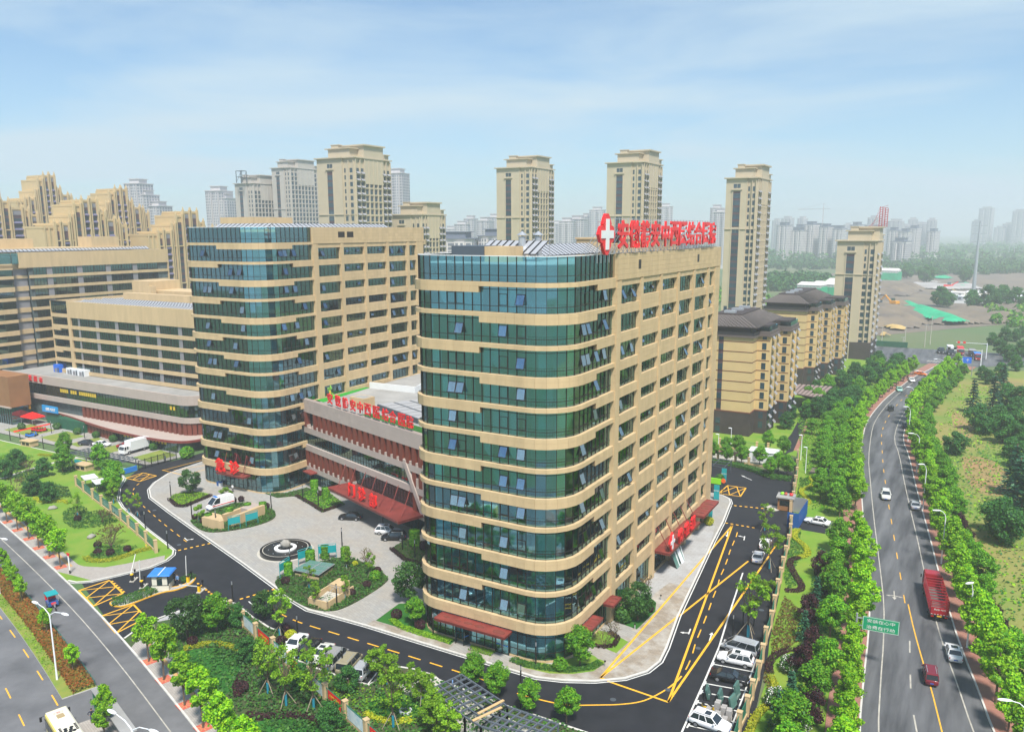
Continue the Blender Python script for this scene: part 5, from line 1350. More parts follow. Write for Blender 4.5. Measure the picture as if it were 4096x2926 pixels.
# netted low houses
def netted(label,x,y,w,d,h,rz):
    T=thing('netted_house',label,'building',(x,y,0),rz,'half-built houses wrapped in green netting'); MB().box(0,0,0,w,d,h*.8).build('wall','far_wall',T)
    m=MB(); m.hexa([(-.5,-.5,h*.8),(w+.5,-.5,h*.8),(w+.5,d+.5,h*.8),(-.5,d+.5,h*.8),(1,d*.45,h),(w -1,d*.45,h),(w -1,d*.55,h),(1,d*.55,h)]); m.build('roof','far_wall',T)
    m=MB(); m.box(-1,-1.2,0,w+1,-1.0,h*.62); m.box(w+.9,-1,0,w+1.1,d,h*.7)
    for k in range(int(w/3)+1):m.box(k*3 -.1,-1.4,0,k*3+.1,-1.2,h*.75)
    m.build('netting','green_net',T)
for i,(px,dep,w) in enumerate(((3185,690,20),(3245,700,24),(3300,740,22),(3170,640,12))):
    x,y=fD(px,dep); netted('green-netted half-built house behind the hipped roofs, %s from the left' % nth(i),x,y,w,14,12 if i<3 else 4,ra(-10))
x,y=fD(3560,900); netted('long netted row of houses right of the rightmost beige tower',x -60,y+10,66,16,13,ra(-8))
# power pole, far pylon
x,y=(-1.4,717.7)
t=thing('power_pole','tall tapering pale steel power pole on the wasteland','power pole',(x,y,0)); MB().tube([(0,0,0),(0,0,40),(0,0,62)],[1.6,1.0,.6],10).build('shaft','steel_light',t)
for z in (46,52,58):MB().bar((-5,-1,z),(5,1,z+.6),.5).build('cross_arm','steel_light',t)
x,y=fD(4025,1520); m=MB()
for a,b in ((-6,-6),(6,-6),(6,6),(-6,6)):m.bar((a,b,0),(a*.15,b*.15,46),.7)
for z in (12,24,34):
    s_=6*(1 -z/54); m.bar((-s_,-s_,z),(s_,-s_,z),.5); m.bar((-s_,-s_,z),(s_*.8,-s_*.8,z+9),.4)
for z in (36,41):m.bar((-10,0,z),(10,0,z),.6)
tag(m.build('lattice_pylon','steel_light',None,(x,y,0)),'faint lattice pylon before the very faint horizon towers','pylon')
# prefab compound on the wasteland
for i in range(10):
    x,y=fD(3830+(i % 5)*62,640+(i // 5)*40); t=thing('prefab_hut','white prefab hut below the power pole, %s in the %s row' % (nth(i % 5),'front' if i<5 else 'rear'),'hut',(x,y,.5),ra(-12),'white prefab huts on the wasteland')
    MB().box(-5,-3,0,5,3,2.8).build('wall','cabin_white',t); MB().hexa([(-5.3,-3.3,2.8),(5.3,-3.3,2.8),(5.3,3.3,2.8),(-5.3,3.3,2.8),(-5.2,-.1,3.8),(5.2,-.1,3.8),(5.2,.1,3.8),(-5.2,.1,3.8)]).build('roof','white_panel',t); MB().box(-4,-3.05,.8,-2,-3,2).box(1,-3.05,.8,3,-3,2).build('window','far_dark',t)
x,y=fD(3800,612); t=thing('site_wall','long white site hoarding in front of the prefab huts','hoarding',(x,y,.5),ra(-4)); MB().box(0,0,0,58,.2,2.2).build('panel','white_panel',t)
MB().tube([(-3,0,2),(-3,6,2)],2.4,14).build('pipe','black_metal',t)
def excavator(label,x,y,z,rz,s_=1.0):
    t=thing('excavator',label,'excavator',(x,y,z),rz); mat('digger_yellow',(.75,.32,.02),.5) if 'digger_yellow' not in MATS else None
    for a in (-1.2,1.2):MB().box(-2,a -.35,0,2,a+.35,.9).build('track','black_metal',t)
    MB().box(-2.2,-1.4,.9,1.2,1.4,2.2).build('body','digger_yellow',t); MB().box(.2,-1.3,2.2,1.5,-.1,3.4).build('cab','glass_dark',t)
    MB().bar((1.2,.4,1.8),(4.2,.4,4.6),.5).bar((4.2,.4,4.6),(6.5,.4,2.2),.4).build('boom','digger_yellow',t); MB().box(6.0,-.2,.9,7,1,2.2).build('bucket','steel_grey',t)
    t.scale=(s_,)*3
x,y=(-49.3,623.5); excavator('yellow excavator at the top end of the green netting',x,y,3.2,ra(150),1.5)
x,y=(-22.8,871.6); t=thing('red_machine','red earth-moving machine beside the far gravel strip','digger',(x,y,1)); MB().box(-4,-2,0,4,2,3).build('body','red_sign',t); MB().box(-1,-2,3,2,2,5.5).build('cab','glass_dark',t); MB().bar((3,0,3),(8,0,6),.8).build('boom','red_sign',t)
# estate ground around the mid-rise blocks
sheet('estate_ground',[(-120,204),(-60,203),(-42,204),(-34,204),(-40,240),(-47,300),(-40,330),(-35,372),(-100,420),(-260,420),(-260,240),(-170,205)],.015,'lawn')
sheet('estate_drive',[(-41.0,222.0),(-41.1,238.4),(-39.8,239.1),(-37.0,208.2),(-38.0,206.2)]+[(-40.8,222.6),(-43.4,252.5)][0:0],.03,'asphalt_new')
sheet('estate_drive',[(-40.6,221.4),(-43.1,252.6),(-45.2,258.7),(-46.5,271.4),(-41.7,272.1),(-41.3,253.7),(-37.0,209.0),(-38.1,204.8)],.034,'asphalt_new')
sheet('estate_path',[(-37.1,209.6),(-40.1,244.2),(-39.1,243.1),(-36.0,209.6)],.036,'walk_red')
sheet('estate_drive',[(-41.2,296.9),(-38.5,324.6),(-37.3,319.9),(-39.3,294.4)],.03,'asphalt_new'); sheet('estate_drive',[(-31.5,399.4),(-29.2,400.6),(-26.6,390.8),(-26.8,381.7),(-31.9,357.3),(-33.1,359.9),(-28.8,384.2)],.03,'asphalt_new')
sheet('service_lane',[(-62,190.5),(-41,191.2),(-41,197),(-62,196.5)],.04,'concrete'); sheet('service_walk',[(-62,197.2),(-46,198),(-46,200.5),(-62,200)],.042,'walk_red')
# haze: one even box of air
hz=bpy.data.materials.new('haze'); hz.use_nodes=True; n_=hz.node_tree; n_.nodes.clear()
ho=n_.nodes.new('ShaderNodeOutputMaterial'); pv=n_.nodes.new('ShaderNodeVolumePrincipled'); pv.inputs['Color'].default_value=(.93,.97,1,1); pv.inputs['Density'].default_value=.00042; pv.inputs['Anisotropy'].default_value=.2
n_.links.new(pv.outputs[0],ho.inputs['Volume']); MATS['haze']=hz
MB().box(-6600,-320,-1.2,3600,7600,136).build('haze','haze',None,None,'stuff')

# ---------------------------------------------------------------- vegetation
leafmat('leaf_plane',[(.035,.17,.006),(.13,.40,.006),(.30,.58,.010),(.24,.52,.008),(.38,.60,.015)],.32)
leafmat('leaf_camphor',[(.028,.14,.006),(.08,.29,.010),(.16,.42,.012),(.22,.40,.015)],.28)
leafmat('leaf_dark',[(.012,.055,.010),(.03,.10,.014),(.06,.15,.02)],.2)
leafmat('leaf_wild',[(.014,.085,.02),(.04,.165,.028),(.08,.24,.03)],.25)
leafmat('leaf_light',[(.10,.26,.010),(.20,.40,.014),(.30,.50,.02)],.35)
leafmat('leaf_cedar',[(.012,.07,.04),(.03,.12,.06),(.06,.18,.08)],.15)
leafmat('leaf_plum',[(.016,.006,.009),(.04,.012,.018),(.075,.02,.022)],.2)
leafmat('leaf_yellow',[(.26,.33,.01),(.42,.46,.015),(.55,.52,.03)],.3)
leafmat('leaf_rust',[(.20,.07,.012),(.34,.12,.018),(.16,.15,.02),(.42,.10,.02)],.3)
leafmat('leaf_red',[(.10,.03,.015),(.16,.12,.02),(.06,.10,.02)],.25)
leafmat('leaf_bed',[(.02,.085,.012),(.045,.15,.018),(.08,.20,.02)],.25)
leafmat('blossom',[(.75,.74,.66),(.82,.82,.78)],.3)
def quads_mesh(name,V,m):
    V=np.asarray(V,np.float32); n=len(V); me=bpy.data.meshes.new(name)
    me.vertices.add(4*n); me.vertices.foreach_set('co',V.reshape(-1)); me.loops.add(4*n); me.loops.foreach_set('vertex_index',np.arange(4*n,dtype=np.int32))
    me.polygons.add(n); me.polygons.foreach_set('loop_start',np.arange(0,4*n,4,dtype=np.int32)); me.polygons.foreach_set('loop_total',np.full(n,4,np.int32))
    me.materials.append(MATS[m]); me.update(); me.validate(); return me
def leaf_quads(P,N,size,g,aspect=1.0):
    n=len(P); N=N/np.linalg.norm(N,axis=1,keepdims=True)
    a=np.cross(N,g.normal(size=(n,3))); a /= np.linalg.norm(a,axis=1,keepdims=True); b=np.cross(N,a)
    s=size*g.uniform(.6,1.35,(n,1))/2; a=a*s; b=b*s*aspect
    return np.stack([P -a -b*.6,P+a*.9 -b,P+a*.8+b,P -a+b*.8],1)
def cloud(cs,rs,per,size,seed,shell=.45,up=.35,aspect=1.0):
    """leaf-sized faces spread through a set of clumps"""
    g=np.random.default_rng(seed); cs=np.asarray(cs,float); rs=np.asarray(rs,float)
    if rs.ndim == 1:rs=np.stack([rs,rs,rs*.8],1)
    k=np.repeat(np.arange(len(cs)),per); d=g.normal(size=(len(k),3)); d /= np.linalg.norm(d,axis=1,keepdims=True)
    u=g.uniform(shell,1.06,(len(k),1)) ** .7; P=cs[k]+d*rs[k]*u
    N=d*.8+g.normal(size=d.shape)*.5+np.array([0,0,up]); return leaf_quads(P,N,size,g,aspect)
def trunk_mb(h,r,limbs,seed,lean=.1,base=0.0):
    rd=random.Random(seed); m=MB(); top=(rd.uniform(-lean,lean),rd.uniform(-lean,lean),h)
    m.tube([(0,0,base),(top[0]*.4,top[1]*.4,h*.5),top],[r,r*.8,r*.45],7)
    for (x,y,z) in limbs:
        s_=rd.uniform(.35,.7); st_=(top[0]*s_,top[1]*s_,h*s_ if h*s_<z -.3 else max(.3,z -1))
        m.tube([st_,((st_[0]+x)/2+rd.uniform(-.15,.15),(st_[1]+y)/2+rd.uniform(-.15,.15),(st_[2]+z)/2+.1),(x,y,z)],[r*.45,r*.3,r*.12],5)
    return m
PROTO={}
def proto(kind,v):
    if (kind,v) in PROTO:return PROTO[(kind,v)]
    rd=random.Random(hash_(kind)+v*17); sd_=hash_(kind)*3+v; parts=[]
    def clumps(n,zc,rx,rz,rmin,rmax,taper=.5,fill=.55):
        cs,rs=[],[]
        for i in range(n):
            a=rd.uniform(0,2*PI); t=(i+.5)/n; z=-1+2*t+rd.uniform(-.12,.12); z=max(-1,min(1,z)); q=math.sqrt(max(.05,1 -z*z))*rx*(1 -taper*max(0,z)*.8)*rd.uniform(fill,1.0)
            cs.append((q*math.cos(a),q*math.sin(a),zc+z*rz+rd.uniform(-.2,.2))); rs.append(rd.uniform(rmin,rmax))
        return cs,rs
    if kind == 'plane':
        cs,rs=clumps(38,4.9,1.85,2.6,.4,.85,.7,.35); cs.append((rd.uniform(-.3,.3),rd.uniform(-.3,.3),7.6)); rs.append(.55)
        parts=[('trunk',trunk_mb(5.8,.13,cs[3:24:3],sd_).mesh('trunk','trunk')),('crown',quads_mesh('crown',cloud(cs,rs,190,.20,sd_,.2),'leaf_plane'))]
    elif kind == 'street_plane':        # smaller, gappy, long bare trunk
        cs,rs=clumps(24,4.6,1.5,1.8,.35,.75,.4,.35)
        parts=[('trunk',trunk_mb(5.0,.11,cs[1:16:2],sd_,.2).mesh('trunk','trunk')),('crown',quads_mesh('crown',cloud(cs,rs,200,.18,sd_,.2),'leaf_plane'))]
    elif kind == 'camphor':
        cs,rs=clumps(40,3.9,2.1,1.9,.45,.9,.25,.4); parts=[('trunk',trunk_mb(3.6,.14,cs[3:24:3],sd_).mesh('trunk','trunk')),('crown',quads_mesh('crown',cloud(cs,rs,185,.19,sd_,.25),'leaf_camphor'))]
    elif kind == 'round':
        cs,rs=clumps(46,2.5,1.45,1.45,.45,.6,0,.92); cs += [(0,0,2.5)]; rs += [1.5]
        parts=[('trunk',trunk_mb(1.6,.14,[],sd_).mesh('trunk','trunk')),('crown',quads_mesh('crown',cloud(cs,rs,110,.14,sd_),'leaf_dark'))]
    elif kind == 'wild':
        cs,rs=clumps(42,3.4,2.7,2.6,.5,1.2,.35,.35); parts=[('trunk',trunk_mb(3.4,.15,cs[3:24:4],sd_).mesh('trunk','trunk')),('crown',quads_mesh('crown',cloud(cs,rs,180,.23,sd_,.2),'leaf_wild'))]
    elif kind in ('sapling','feather'):
        cs,rs=clumps(16 if kind == 'sapling' else 22,4.3 if kind == 'sapling' else 2.9,1.5 if kind == 'sapling' else 1.9,1.8 if kind == 'sapling' else 1.5,.35,.6,.3,.4)
        parts=[('trunk',trunk_mb(4.8 if kind == 'sapling' else 3.0,.08,cs[0:14],sd_,.15).mesh('trunk','trunk')),('crown',quads_mesh('crown',cloud(cs,rs,95 if kind == 'sapling' else 190,.15,sd_,.1),'leaf_light'))]
        m=MB(); m.cyl(0,0,.1,1.2,.12,8)
        parts.append(('trunk_wrap',m.mesh('trunk_wrap','trunk_wrap'))); m=MB()
        for a in range(3):m.bar((1.0*math.cos(a*2.1),1.0*math.sin(a*2.1),0),(.1*math.cos(a*2.1),.1*math.sin(a*2.1),1.5),.06)
        parts.append(('stake',m.mesh('stake','stake')))
    elif kind == 'cedar':
        g=np.random.default_rng(sd_); P,N=[],[]
        for lev in range(11):
            z=.6+lev*.55; rr_=2.0*(1 -lev/11.5)*rd.uniform(.8,1.15)
            for b in range(9):
                a=rd.uniform(0,2*PI); L_=rr_*rd.uniform(.6,1.1)
                for s_ in range(13):
                    t=(s_+1)/13; P.append((L_*t*math.cos(a)+rd.gauss(0,.1),L_*t*math.sin(a)+rd.gauss(0,.1),z -.3*t*t*L_+rd.gauss(0,.06))); N.append((rd.gauss(0,.35),rd.gauss(0,.35),1))
        parts=[('trunk',trunk_mb(6.6,.14,[],sd_).mesh('trunk','trunk')),('crown',quads_mesh('crown',leaf_quads(np.array(P),np.array(N),.42,g,.6),'leaf_cedar'))]
    elif kind == 'plum':
        cs,rs=clumps(26,2.5,1.5,1.9,.5,.8,.3,.45); parts=[('trunk',trunk_mb(2.4,.09,cs[3:24:3],sd_).mesh('trunk','trunk')),('crown',quads_mesh('crown',cloud(cs,rs,150,.17,sd_,.2),'leaf_plum'))]
    elif kind == 'bare':
        m=MB(); P=[]
        def br(p,d,L_,r,n):
            q=(p[0]+d[0]*L_,p[1]+d[1]*L_,p[2]+d[2]*L_); m.tube([p,q],[r,r*.6],4 if n else 3,0,False); P.append(q)
            if n:
                for _ in range(4 if n>1 else 3):
                    e=Vector((d[0]+rd.gauss(0,.5),d[1]+rd.gauss(0,.5),d[2]+rd.gauss(.1,.3))).normalized(); br(q,e,L_*rd.uniform(.55,.8),r*.55,n -1)
        for _ in range(4):br((0,0,.1),Vector((rd.gauss(0,.45),rd.gauss(0,.45),1)).normalized(),1.1,.06,3)
        g=np.random.default_rng(sd_); P=np.array(P); P=P[P[:,2]>1.2][::2]
        parts=[('trunk',m.mesh('trunk','trunk')),('crown',quads_mesh('crown',leaf_quads(P,g.normal(size=P.shape)+[0,0,.5],.16,g),'leaf_red'))]
    elif kind == 'blossom':
        cs,rs=clumps(16,1.2,1.2,.8,.4,.6,.2); parts=[('trunk',trunk_mb(1.0,.06,cs[::4],sd_).mesh('trunk','trunk')),('crown',quads_mesh('crown',cloud(cs,rs,70,.2,sd_),'leaf_bed')),('blossom',quads_mesh('blossom',cloud(cs,[r*1.08 for r in rs],30,.13,sd_+1,.9),'blossom'))]
    elif kind.startswith('ball'):
        mt={'ball_plum':'leaf_plum','ball_green':'leaf_camphor','ball_yellow':'leaf_yellow','ball_bed':'leaf_bed'}[kind]
        g=np.random.default_rng(sd_); parts=[('foliage',quads_mesh('foliage',np.concatenate([cloud([(0,0,.55)],[(.62,.62,.55)],620,.13,sd_,.8)]),mt))]
    elif kind == 'cylinder':
        g=np.random.default_rng(sd_); n=1500; a=g.uniform(0,2*PI,n); z=g.uniform(.15,2.1,n); r=.68*g.uniform(.8,1.05,n); top=g.random(n)<.22; r=np.where(top,.68*np.sqrt(g.random(n)),r); z=np.where(top,2.1+g.uniform(-.05,.1,n),z)
        P=np.stack([r*np.cos(a),r*np.sin(a),z],1); N=np.stack([np.cos(a),np.sin(a),np.where(top,2,.3)],1)+g.normal(size=(n,3))*.4
        parts=[('trunk',trunk_mb(1.2,.08,[],sd_).mesh('trunk','trunk')),('foliage',quads_mesh('foliage',leaf_quads(P,N,.17,g),'leaf_camphor'))]
    PROTO[(kind,v)]=parts; return parts
def hash_(s):return sum(ord(c)*(i+3) for i,c in enumerate(s)) % 9973
NAMES={'plane':('plane_tree','tree','bright green leafy plane tree'),'street_plane':('street_tree','tree','slender bright green street tree'),'camphor':('camphor_tree','tree','rounded mid-green tree'),'round':('clipped_tree','tree','dark green tree clipped to a ball'),
         'wild':('wild_tree','tree','dense dark wild tree'),'sapling':('sapling','tree','staked sparse young tree'),'feather':('feathery_tree','tree','feathery yellow-green young tree'),'cedar':('cedar_tree','tree','layered blue-green conifer'),
         'plum':('plum_tree','tree','dark purple-leaved tree'),'bare':('bare_shrub','shrub','nearly bare many-branched shrub'),'blossom':('flowering_bush','bush','bush covered with white blossom'),'ball_plum':('clipped_shrub','shrub','dark purple ball-shaped shrub'),
         'ball_green':('clipped_shrub','shrub','green ball-shaped shrub'),'ball_yellow':('clipped_shrub','shrub','yellow-green ball-shaped shrub'),'ball_bed':('clipped_shrub','shrub','deep green ball-shaped shrub'),'cylinder':('topiary_shrub','shrub','shrub clipped to an upright cylinder')}
AREAS={}
VR=random.Random(77)
def plant(kind,x,y,s_,area,z=.12,sz=None):
    nm,cat,ph=NAMES[kind]; v=VR.randrange(3)
    t=bpy.data.objects.new(nm,None); COL.objects.link(t); t.location=(x,y,z); t.rotation_euler=(0,0,VR.uniform(0,6.28)); q=s_*VR.uniform(.94,1.06); t.scale=(q,q,q*(sz or 1)); t.empty_display_size=.2
    t['category']=cat; t['group']=('%s %s' % ({'tree':'trees:','shrub':'shrubs:','bush':'bushes:'}[cat],ph+' ' +area))[:90]
    for pn,me in proto(kind,v):
        if kind.startswith('ball'):pass
        put(pn,me,t)
    AREAS.setdefault((kind,area),[]).append(t); return t
def label_plants():
    for (kind,area),L_ in AREAS.items():
        ph=NAMES[kind][2]; L_.sort(key=lambda o:o.location.x ** 2+o.location.y ** 2)
        for i,o in enumerate(L_):
            o['label']='%s %s' % (ph,area) if len(L_) == 1 else '%s %s, %s nearest' % (ph,area,nth(i)) if i else '%s %s, the nearest' % (ph,area)
            if len(L_) == 1:del o['group']
def scatter(name,poly,dens,size,hgt,m,seed,z=.12,up=1.2,kind='stuff'):
    """ground cover: leaf faces over a polygon"""
    g=np.random.default_rng(seed); xs=[p[0] for p in poly]; ys=[p[1] for p in poly]; A=(max(xs) -min(xs))*(max(ys) -min(ys)); n=int(A*dens)
    P=np.stack([g.uniform(min(xs),max(xs),n),g.uniform(min(ys),max(ys),n)],1); ins_=np.zeros(n,bool)
    for i in range(len(poly)):
        (x1,y1),(x2,y2)=poly[i -1],poly[i]
        if y1 != y2:ins_ ^= ((y1>P[:,1]) != (y2>P[:,1])) & (P[:,0]<(x2 -x1)*(P[:,1] -y1)/(y2 -y1)+x1)
    P=P[ins_]; k=len(P); hh=hgt*(.55+.45*np.sin(P[:,0]*1.3+seed)*np.sin(P[:,1]*1.7)) ; Z=z+np.abs(hh)*g.uniform(.3,1.0,k)+.03
    V=leaf_quads(np.column_stack([P,Z]),g.normal(size=(k,3))*.6+[0,0,up],size,g); return put(name,quads_mesh(name,V,m),None,None,kind)
def hedge(name,label,pl,w,h,m,dens=90,size=.14,z=.12,cat='hedge',group=None):
    """a clipped ribbon of leaves along a line"""
    g=np.random.default_rng(hash_(label)); q=resample(pl,.12); n_=normals(q); L_=len(q)*.12; n=int(L_*(w+2*h)*dens); i=g.integers(0,len(q),n); Q=np.array(q)[i]; NN=np.array(n_)[i]
    u=g.uniform(-1,1,n); side=g.random(n)<(2*h/(w+2*h)); u=np.where(side,np.sign(u)*g.uniform(.85,1.05,n),u); zz=np.where(side,g.uniform(.05,1,n)*h,h*g.uniform(.85,1.1,n))
    P=np.column_stack([Q+NN*(u*w/2)[:,None]+g.normal(size=(n,2))*.04,z+zz]); N=np.column_stack([NN*(np.where(side,np.sign(u),0))[:,None],np.where(side,.3,1)])+g.normal(size=(n,3))*.35
    o=put(name,quads_mesh(name,leaf_quads(P,N,size,g),m)); return tag(o,label,cat,group)

# beds and lawns
BL=[(-71.9,90.2),(-71.6,84.2),(-71.0,83.8),(-64.7,84.3),(-58.2,83.6),(-58.2,85.8),(-63.9,86.2),(-68.5,92.6)]
sheet('lawn_bed',[(-72.1,90.1),(-71.7,84.1),(-64.6,84.1),(-58.3,83.7),(-58.4,85.6),(-62.8,86.1),(-65.1,87.9),(-69.1,92.2)],.137,'lawn_deep')
hedge('edging_hedge','low yellow-green hedge before the glass left of the open door',[(-69.7,85.3),(-67.3,84.3),(-64.3,84.1),(-58.5,84.3)],.9,.35,'leaf_light',group='low hedges at the near tower front')
hedge('edging_hedge','low yellow-green hedge between the two front doors',[(-55.3,84.2),(-51.8,84.4)],1.0,.35,'leaf_light',group='low hedges at the near tower front')
hedge('edging_hedge','low hedge right of the second front door round the glass corner',[(-48.9,84.5),(-47.0,84.2),(-44.0,84.8),(-41.2,85.8),(-39.0,87.9),(-38.4,89.5)],1.1,.35,'leaf_bed',group='low hedges at the near tower front')
sheet('lawn_bed',[(-49.1,84.4),(-46.6,83.6),(-43.1,84.0),(-40.4,85.4),(-38.4,87.3),(-37.9,90.1),(-40.8,91.1),(-42.0,89.4),(-43.8,86.1),(-47.3,85.4)],.138,'lawn')
sheet('lawn_bed',[(-42.2,93.4),(-39.8,93.4),(-37.6,92.9),(-37.3,96.5),(-39.9,97.6),(-42.6,97.5)],.138,'lawn')
hedge('edging_hedge','dark purple hedge curve round the bare shrubs by the side entrance',[(-41.9,93.2),(-39.9,93.2),(-38.6,94.4),(-38.9,96.7),(-40.5,97.6)],.6,.3,'leaf_plum')
sheet('lawn_bed',[(-42.6,101.4),(-40.5,101.0),(-37.6,100.4),(-37.2,106.9),(-38.1,109.8),(-40.6,111.9),(-42.5,107.3)],.138,'lawn_deep')
sheet('entrance_step',[(-57.9,82.2),(-55.1,82.8),(-55.5,84.8),(-57.9,84.8)],.15,'plaza_stone'); sheet('entrance_step',[(-51.4,82.3),(-48.7,82.4),(-49.2,85.0),(-51.5,85.0)],.15,'plaza_stone')
sheet('side_path',[(-41.8,92.9),(-40.1,92.5),(-37.4,92.7),(-37.4,90.5),(-39.1,90.3),(-41.0,91.6)],.142,'plaza_stone'); sheet('side_path',[(-42.3,99.2),(-41.9,100.2),(-40.2,100.0),(-37.3,99.6),(-37.5,97.5),(-40.7,98.2)],.142,'plaza_stone')
IA=smooth([(-129.4,97.6),(-122.4,95.1),(-119.2,96.9),(-116.3,101.9),(-115.8,106.5),(-118.1,109.4),(-121.4,111.4),(-129,110.6),(-131.8,109.6),(-130.6,103.1),(-130.8,99.3)],2,True)
IE=smooth([(-95.2,87.1),(-93.1,85.1),(-88.6,83.3),(-84.1,82.1),(-81.1,82.1),(-78.7,83.1),(-78,85.8),(-77.9,90),(-78.3,95.1),(-79.4,96.8),(-84.7,99.2),(-90.3,99.8),(-93,97.7),(-94.7,90.9)],2,True)
BB_=[(-122.6,119.2),(-122.8,121),(-122.2,124.4),(-117.8,124.5),(-109.5,120.4),(-110.5,114.5)]
BD=[(-86.6,106.1),(-81.3,103.3),(-77.2,102.8),(-74,104),(-74,110.5),(-82.7,112),(-87,111.5)]
SC_=[(-129.8,117.3),(-125.2,116.4),(-119.5,122.2),(-120,124.3),(-124.8,124.8),(-126,120)]
RB=[(-144.5,104.4),(-139.4,102.4),(-137.7,103.0),(-138.7,110.6),(-140.0,111.1),(-145.2,110.6),(-146.5,107.5)]
for nm,q in (('planting_island',IA),('planting_island',IE),('planting_bed',BB_),('planting_bed',BD),('planting_bed',SC_),('planting_bed',RB)):
    slab(nm,q,.1,.2,'bed_soil')
scatter('ground_cover',IA,26,.22,.45,'leaf_bed',1,.2); scatter('ground_cover',IE,26,.22,.5,'leaf_bed',2,.2); scatter('ground_cover',BB_,22,.2,.2,'leaf_camphor',3,.2); scatter('ground_cover',BD,18,.2,.2,'leaf_bed',4,.2); scatter('ground_cover',SC_,20,.2,.2,'leaf_bed',5,.2); scatter('ground_cover',RB,34,.18,.3,'leaf_light',6,.2)
hedge('edging_hedge','dark purple hedge edging the bed left of the broad canopy',[(-122.5,119.4),(-116,117),(-110.7,114.8),(-110,119.6)],.7,.35,'leaf_plum',z=.2,group='purple edging hedges on the plaza')
hedge('edging_hedge','dark purple hedge edging the bed beside the near tower corner',[(-86.4,106.3),(-81.3,103.6),(-77.2,103.2),(-74.3,104.2)],.7,.35,'leaf_plum',z=.2,group='purple edging hedges on the plaza')
hedge('edging_hedge','dark purple hedge edging the bed of the round clipped tree',RB[:4],.7,.4,'leaf_plum',z=.2,group='purple edging hedges on the plaza')
# north garden
sheet('garden_path',offset([(-191.5,95.1),(-193.7,105.7),(-193.3,112.6),(-192.5,114.3)],.7)+offset([(-191.5,95.1),(-193.7,105.7),(-193.3,112.6),(-192.5,114.3)],-.7)[::-1],.128,'concrete')
for k,q in enumerate(([(-156.4,88.6),(-158.9,93.4),(-151.6,91.3),(-148.4,93.1),(-141.7,91.0),(-142.4,87.2),(-145.4,84.1),(-151.4,85.5)],[(-180.8,94.0),(-181.2,97.5),(-172.0,99.0),(-163.6,94.9),(-170.7,91.8),(-176.7,91.0)],[(-130.3,77.2),(-133.3,80.8),(-131.7,82.8),(-126.7,84.5),(-125.5,79.9),(-127.5,77.4)],[(-211.0,105.2),(-210.2,108.1),(-203.5,109.4),(-200.1,105.6),(-203.7,101.3)],[(-190.4,106.6),(-192.0,112.4),(-182.2,108.0),(-181.1,103.5)],[(-192.9,98.9),(-192.6,103.2),(-183.1,99.4),(-185.5,95.1)],[(-167.8,103.2),(-170.2,107.6),(-164.1,106.2),(-155.0,99.8),(-153.5,96.5)])):
    scatter('ground_cover',q,20,.24,.7,('leaf_bed','leaf_dark','leaf_bed','leaf_camphor','leaf_bed','leaf_dark','leaf_bed')[k],30+k)
hedge('ribbon_hedge','yellow-green ribbon hedge round the garden corner by the gate',[(-130.7,77.0),(-128.6,76.5),(-127.0,77.1),(-125.4,78.6),(-125.1,80.5),(-124.9,83.4),(-124.3,85.3)],1.0,.4,'leaf_yellow')
hedge('ribbon_hedge','curved yellow-green hedge on the lawn below the dark garden trees',[(-170.5,91.0),(-167.7,90.1),(-165.3,91.0),(-163.0,92.8),(-160.6,92.5)],.8,.4,'leaf_yellow')
hedge('ribbon_hedge','yellow-green hedge stripe by the road at the top of the garden',[(-203.6,110.6),(-199.1,112.3),(-192.1,111.9)],.8,.4,'leaf_yellow')
# south garden
LAWN1=smooth([(-88.8,64.5),(-87.3,66.3),(-84.7,67.9),(-81.1,67.2),(-77.8,64.6),(-75.6,61.4),(-75.6,59.2),(-80.3,60.2),(-85.1,62.0)],2,True)
LAWN2=smooth([(-68.1,57.5),(-67.0,59.6),(-64.5,61.0),(-61.5,61.2),(-58.8,59.8),(-65.7,55.5)],2,True)
LAWN3=smooth([(-59.3,66.8),(-58.7,70.5),(-56.1,71.6),(-53.2,70.0),(-52.1,68.1),(-53.4,66.3),(-55.6,65.3),(-57.8,65.6)],2,True)
for q in (LAWN1,LAWN2,LAWN3):sheet('lawn_bed',q,.127,'lawn_deep')
hedge('ribbon_hedge','yellow-green hedge arc along the top of the dark oval lawn',[(-89.0,64.7),(-88.2,66.3),(-86.8,67.8),(-84.0,68.3),(-80.9,68.0)],.8,.4,'leaf_yellow')
hedge('ribbon_hedge','dark purple hedge arc above the bottom lawn in the south garden',[(-69.8,58.2),(-67.9,58.8),(-66.2,60.2),(-63.8,61.4),(-61.1,61.4),(-59.8,60.9)],.9,.4,'leaf_plum')
hedge('ribbon_hedge','dark purple hedge on the right side of the oval lawn',[(-77.1,64.1),(-75.6,61.7),(-73.5,60.3)],.8,.4,'leaf_plum')
hedge('ribbon_hedge','yellow-green hedge arc below the small round lawn by the parking',[(-58.0,65.4),(-55.9,65.1),(-53.9,65.7),(-52.4,67.1)],.7,.4,'leaf_yellow')
SG=[(-97.5,71),(-96,75),(-94,77.5),(-84,74.8),(-79.9,74.5),(-77,71),(-75,70.1),(-61.5,70.1),(-59,75.8),(-20,74.5),(-14,50),(-30,40),(-66,53.8),(-90,62.2),(-97,64.8)]
def cutout(q,holes):return [p for p in q]
g_=scatter('ground_cover',SG,9,.27,.6,'leaf_bed',50)
scatter('ground_cover',[(-97,72),(-92,76),(-84,74),(-74,69.5),(-62,66),(-56,61),(-66,58),(-84,66)],9,.25,.8,'leaf_dark',51)
scatter('ground_cover',[(-76,69),(-60,69.5),(-55,74),(-45,73),(-52,66),(-62,64)],8,.22,.7,'leaf_light',52)
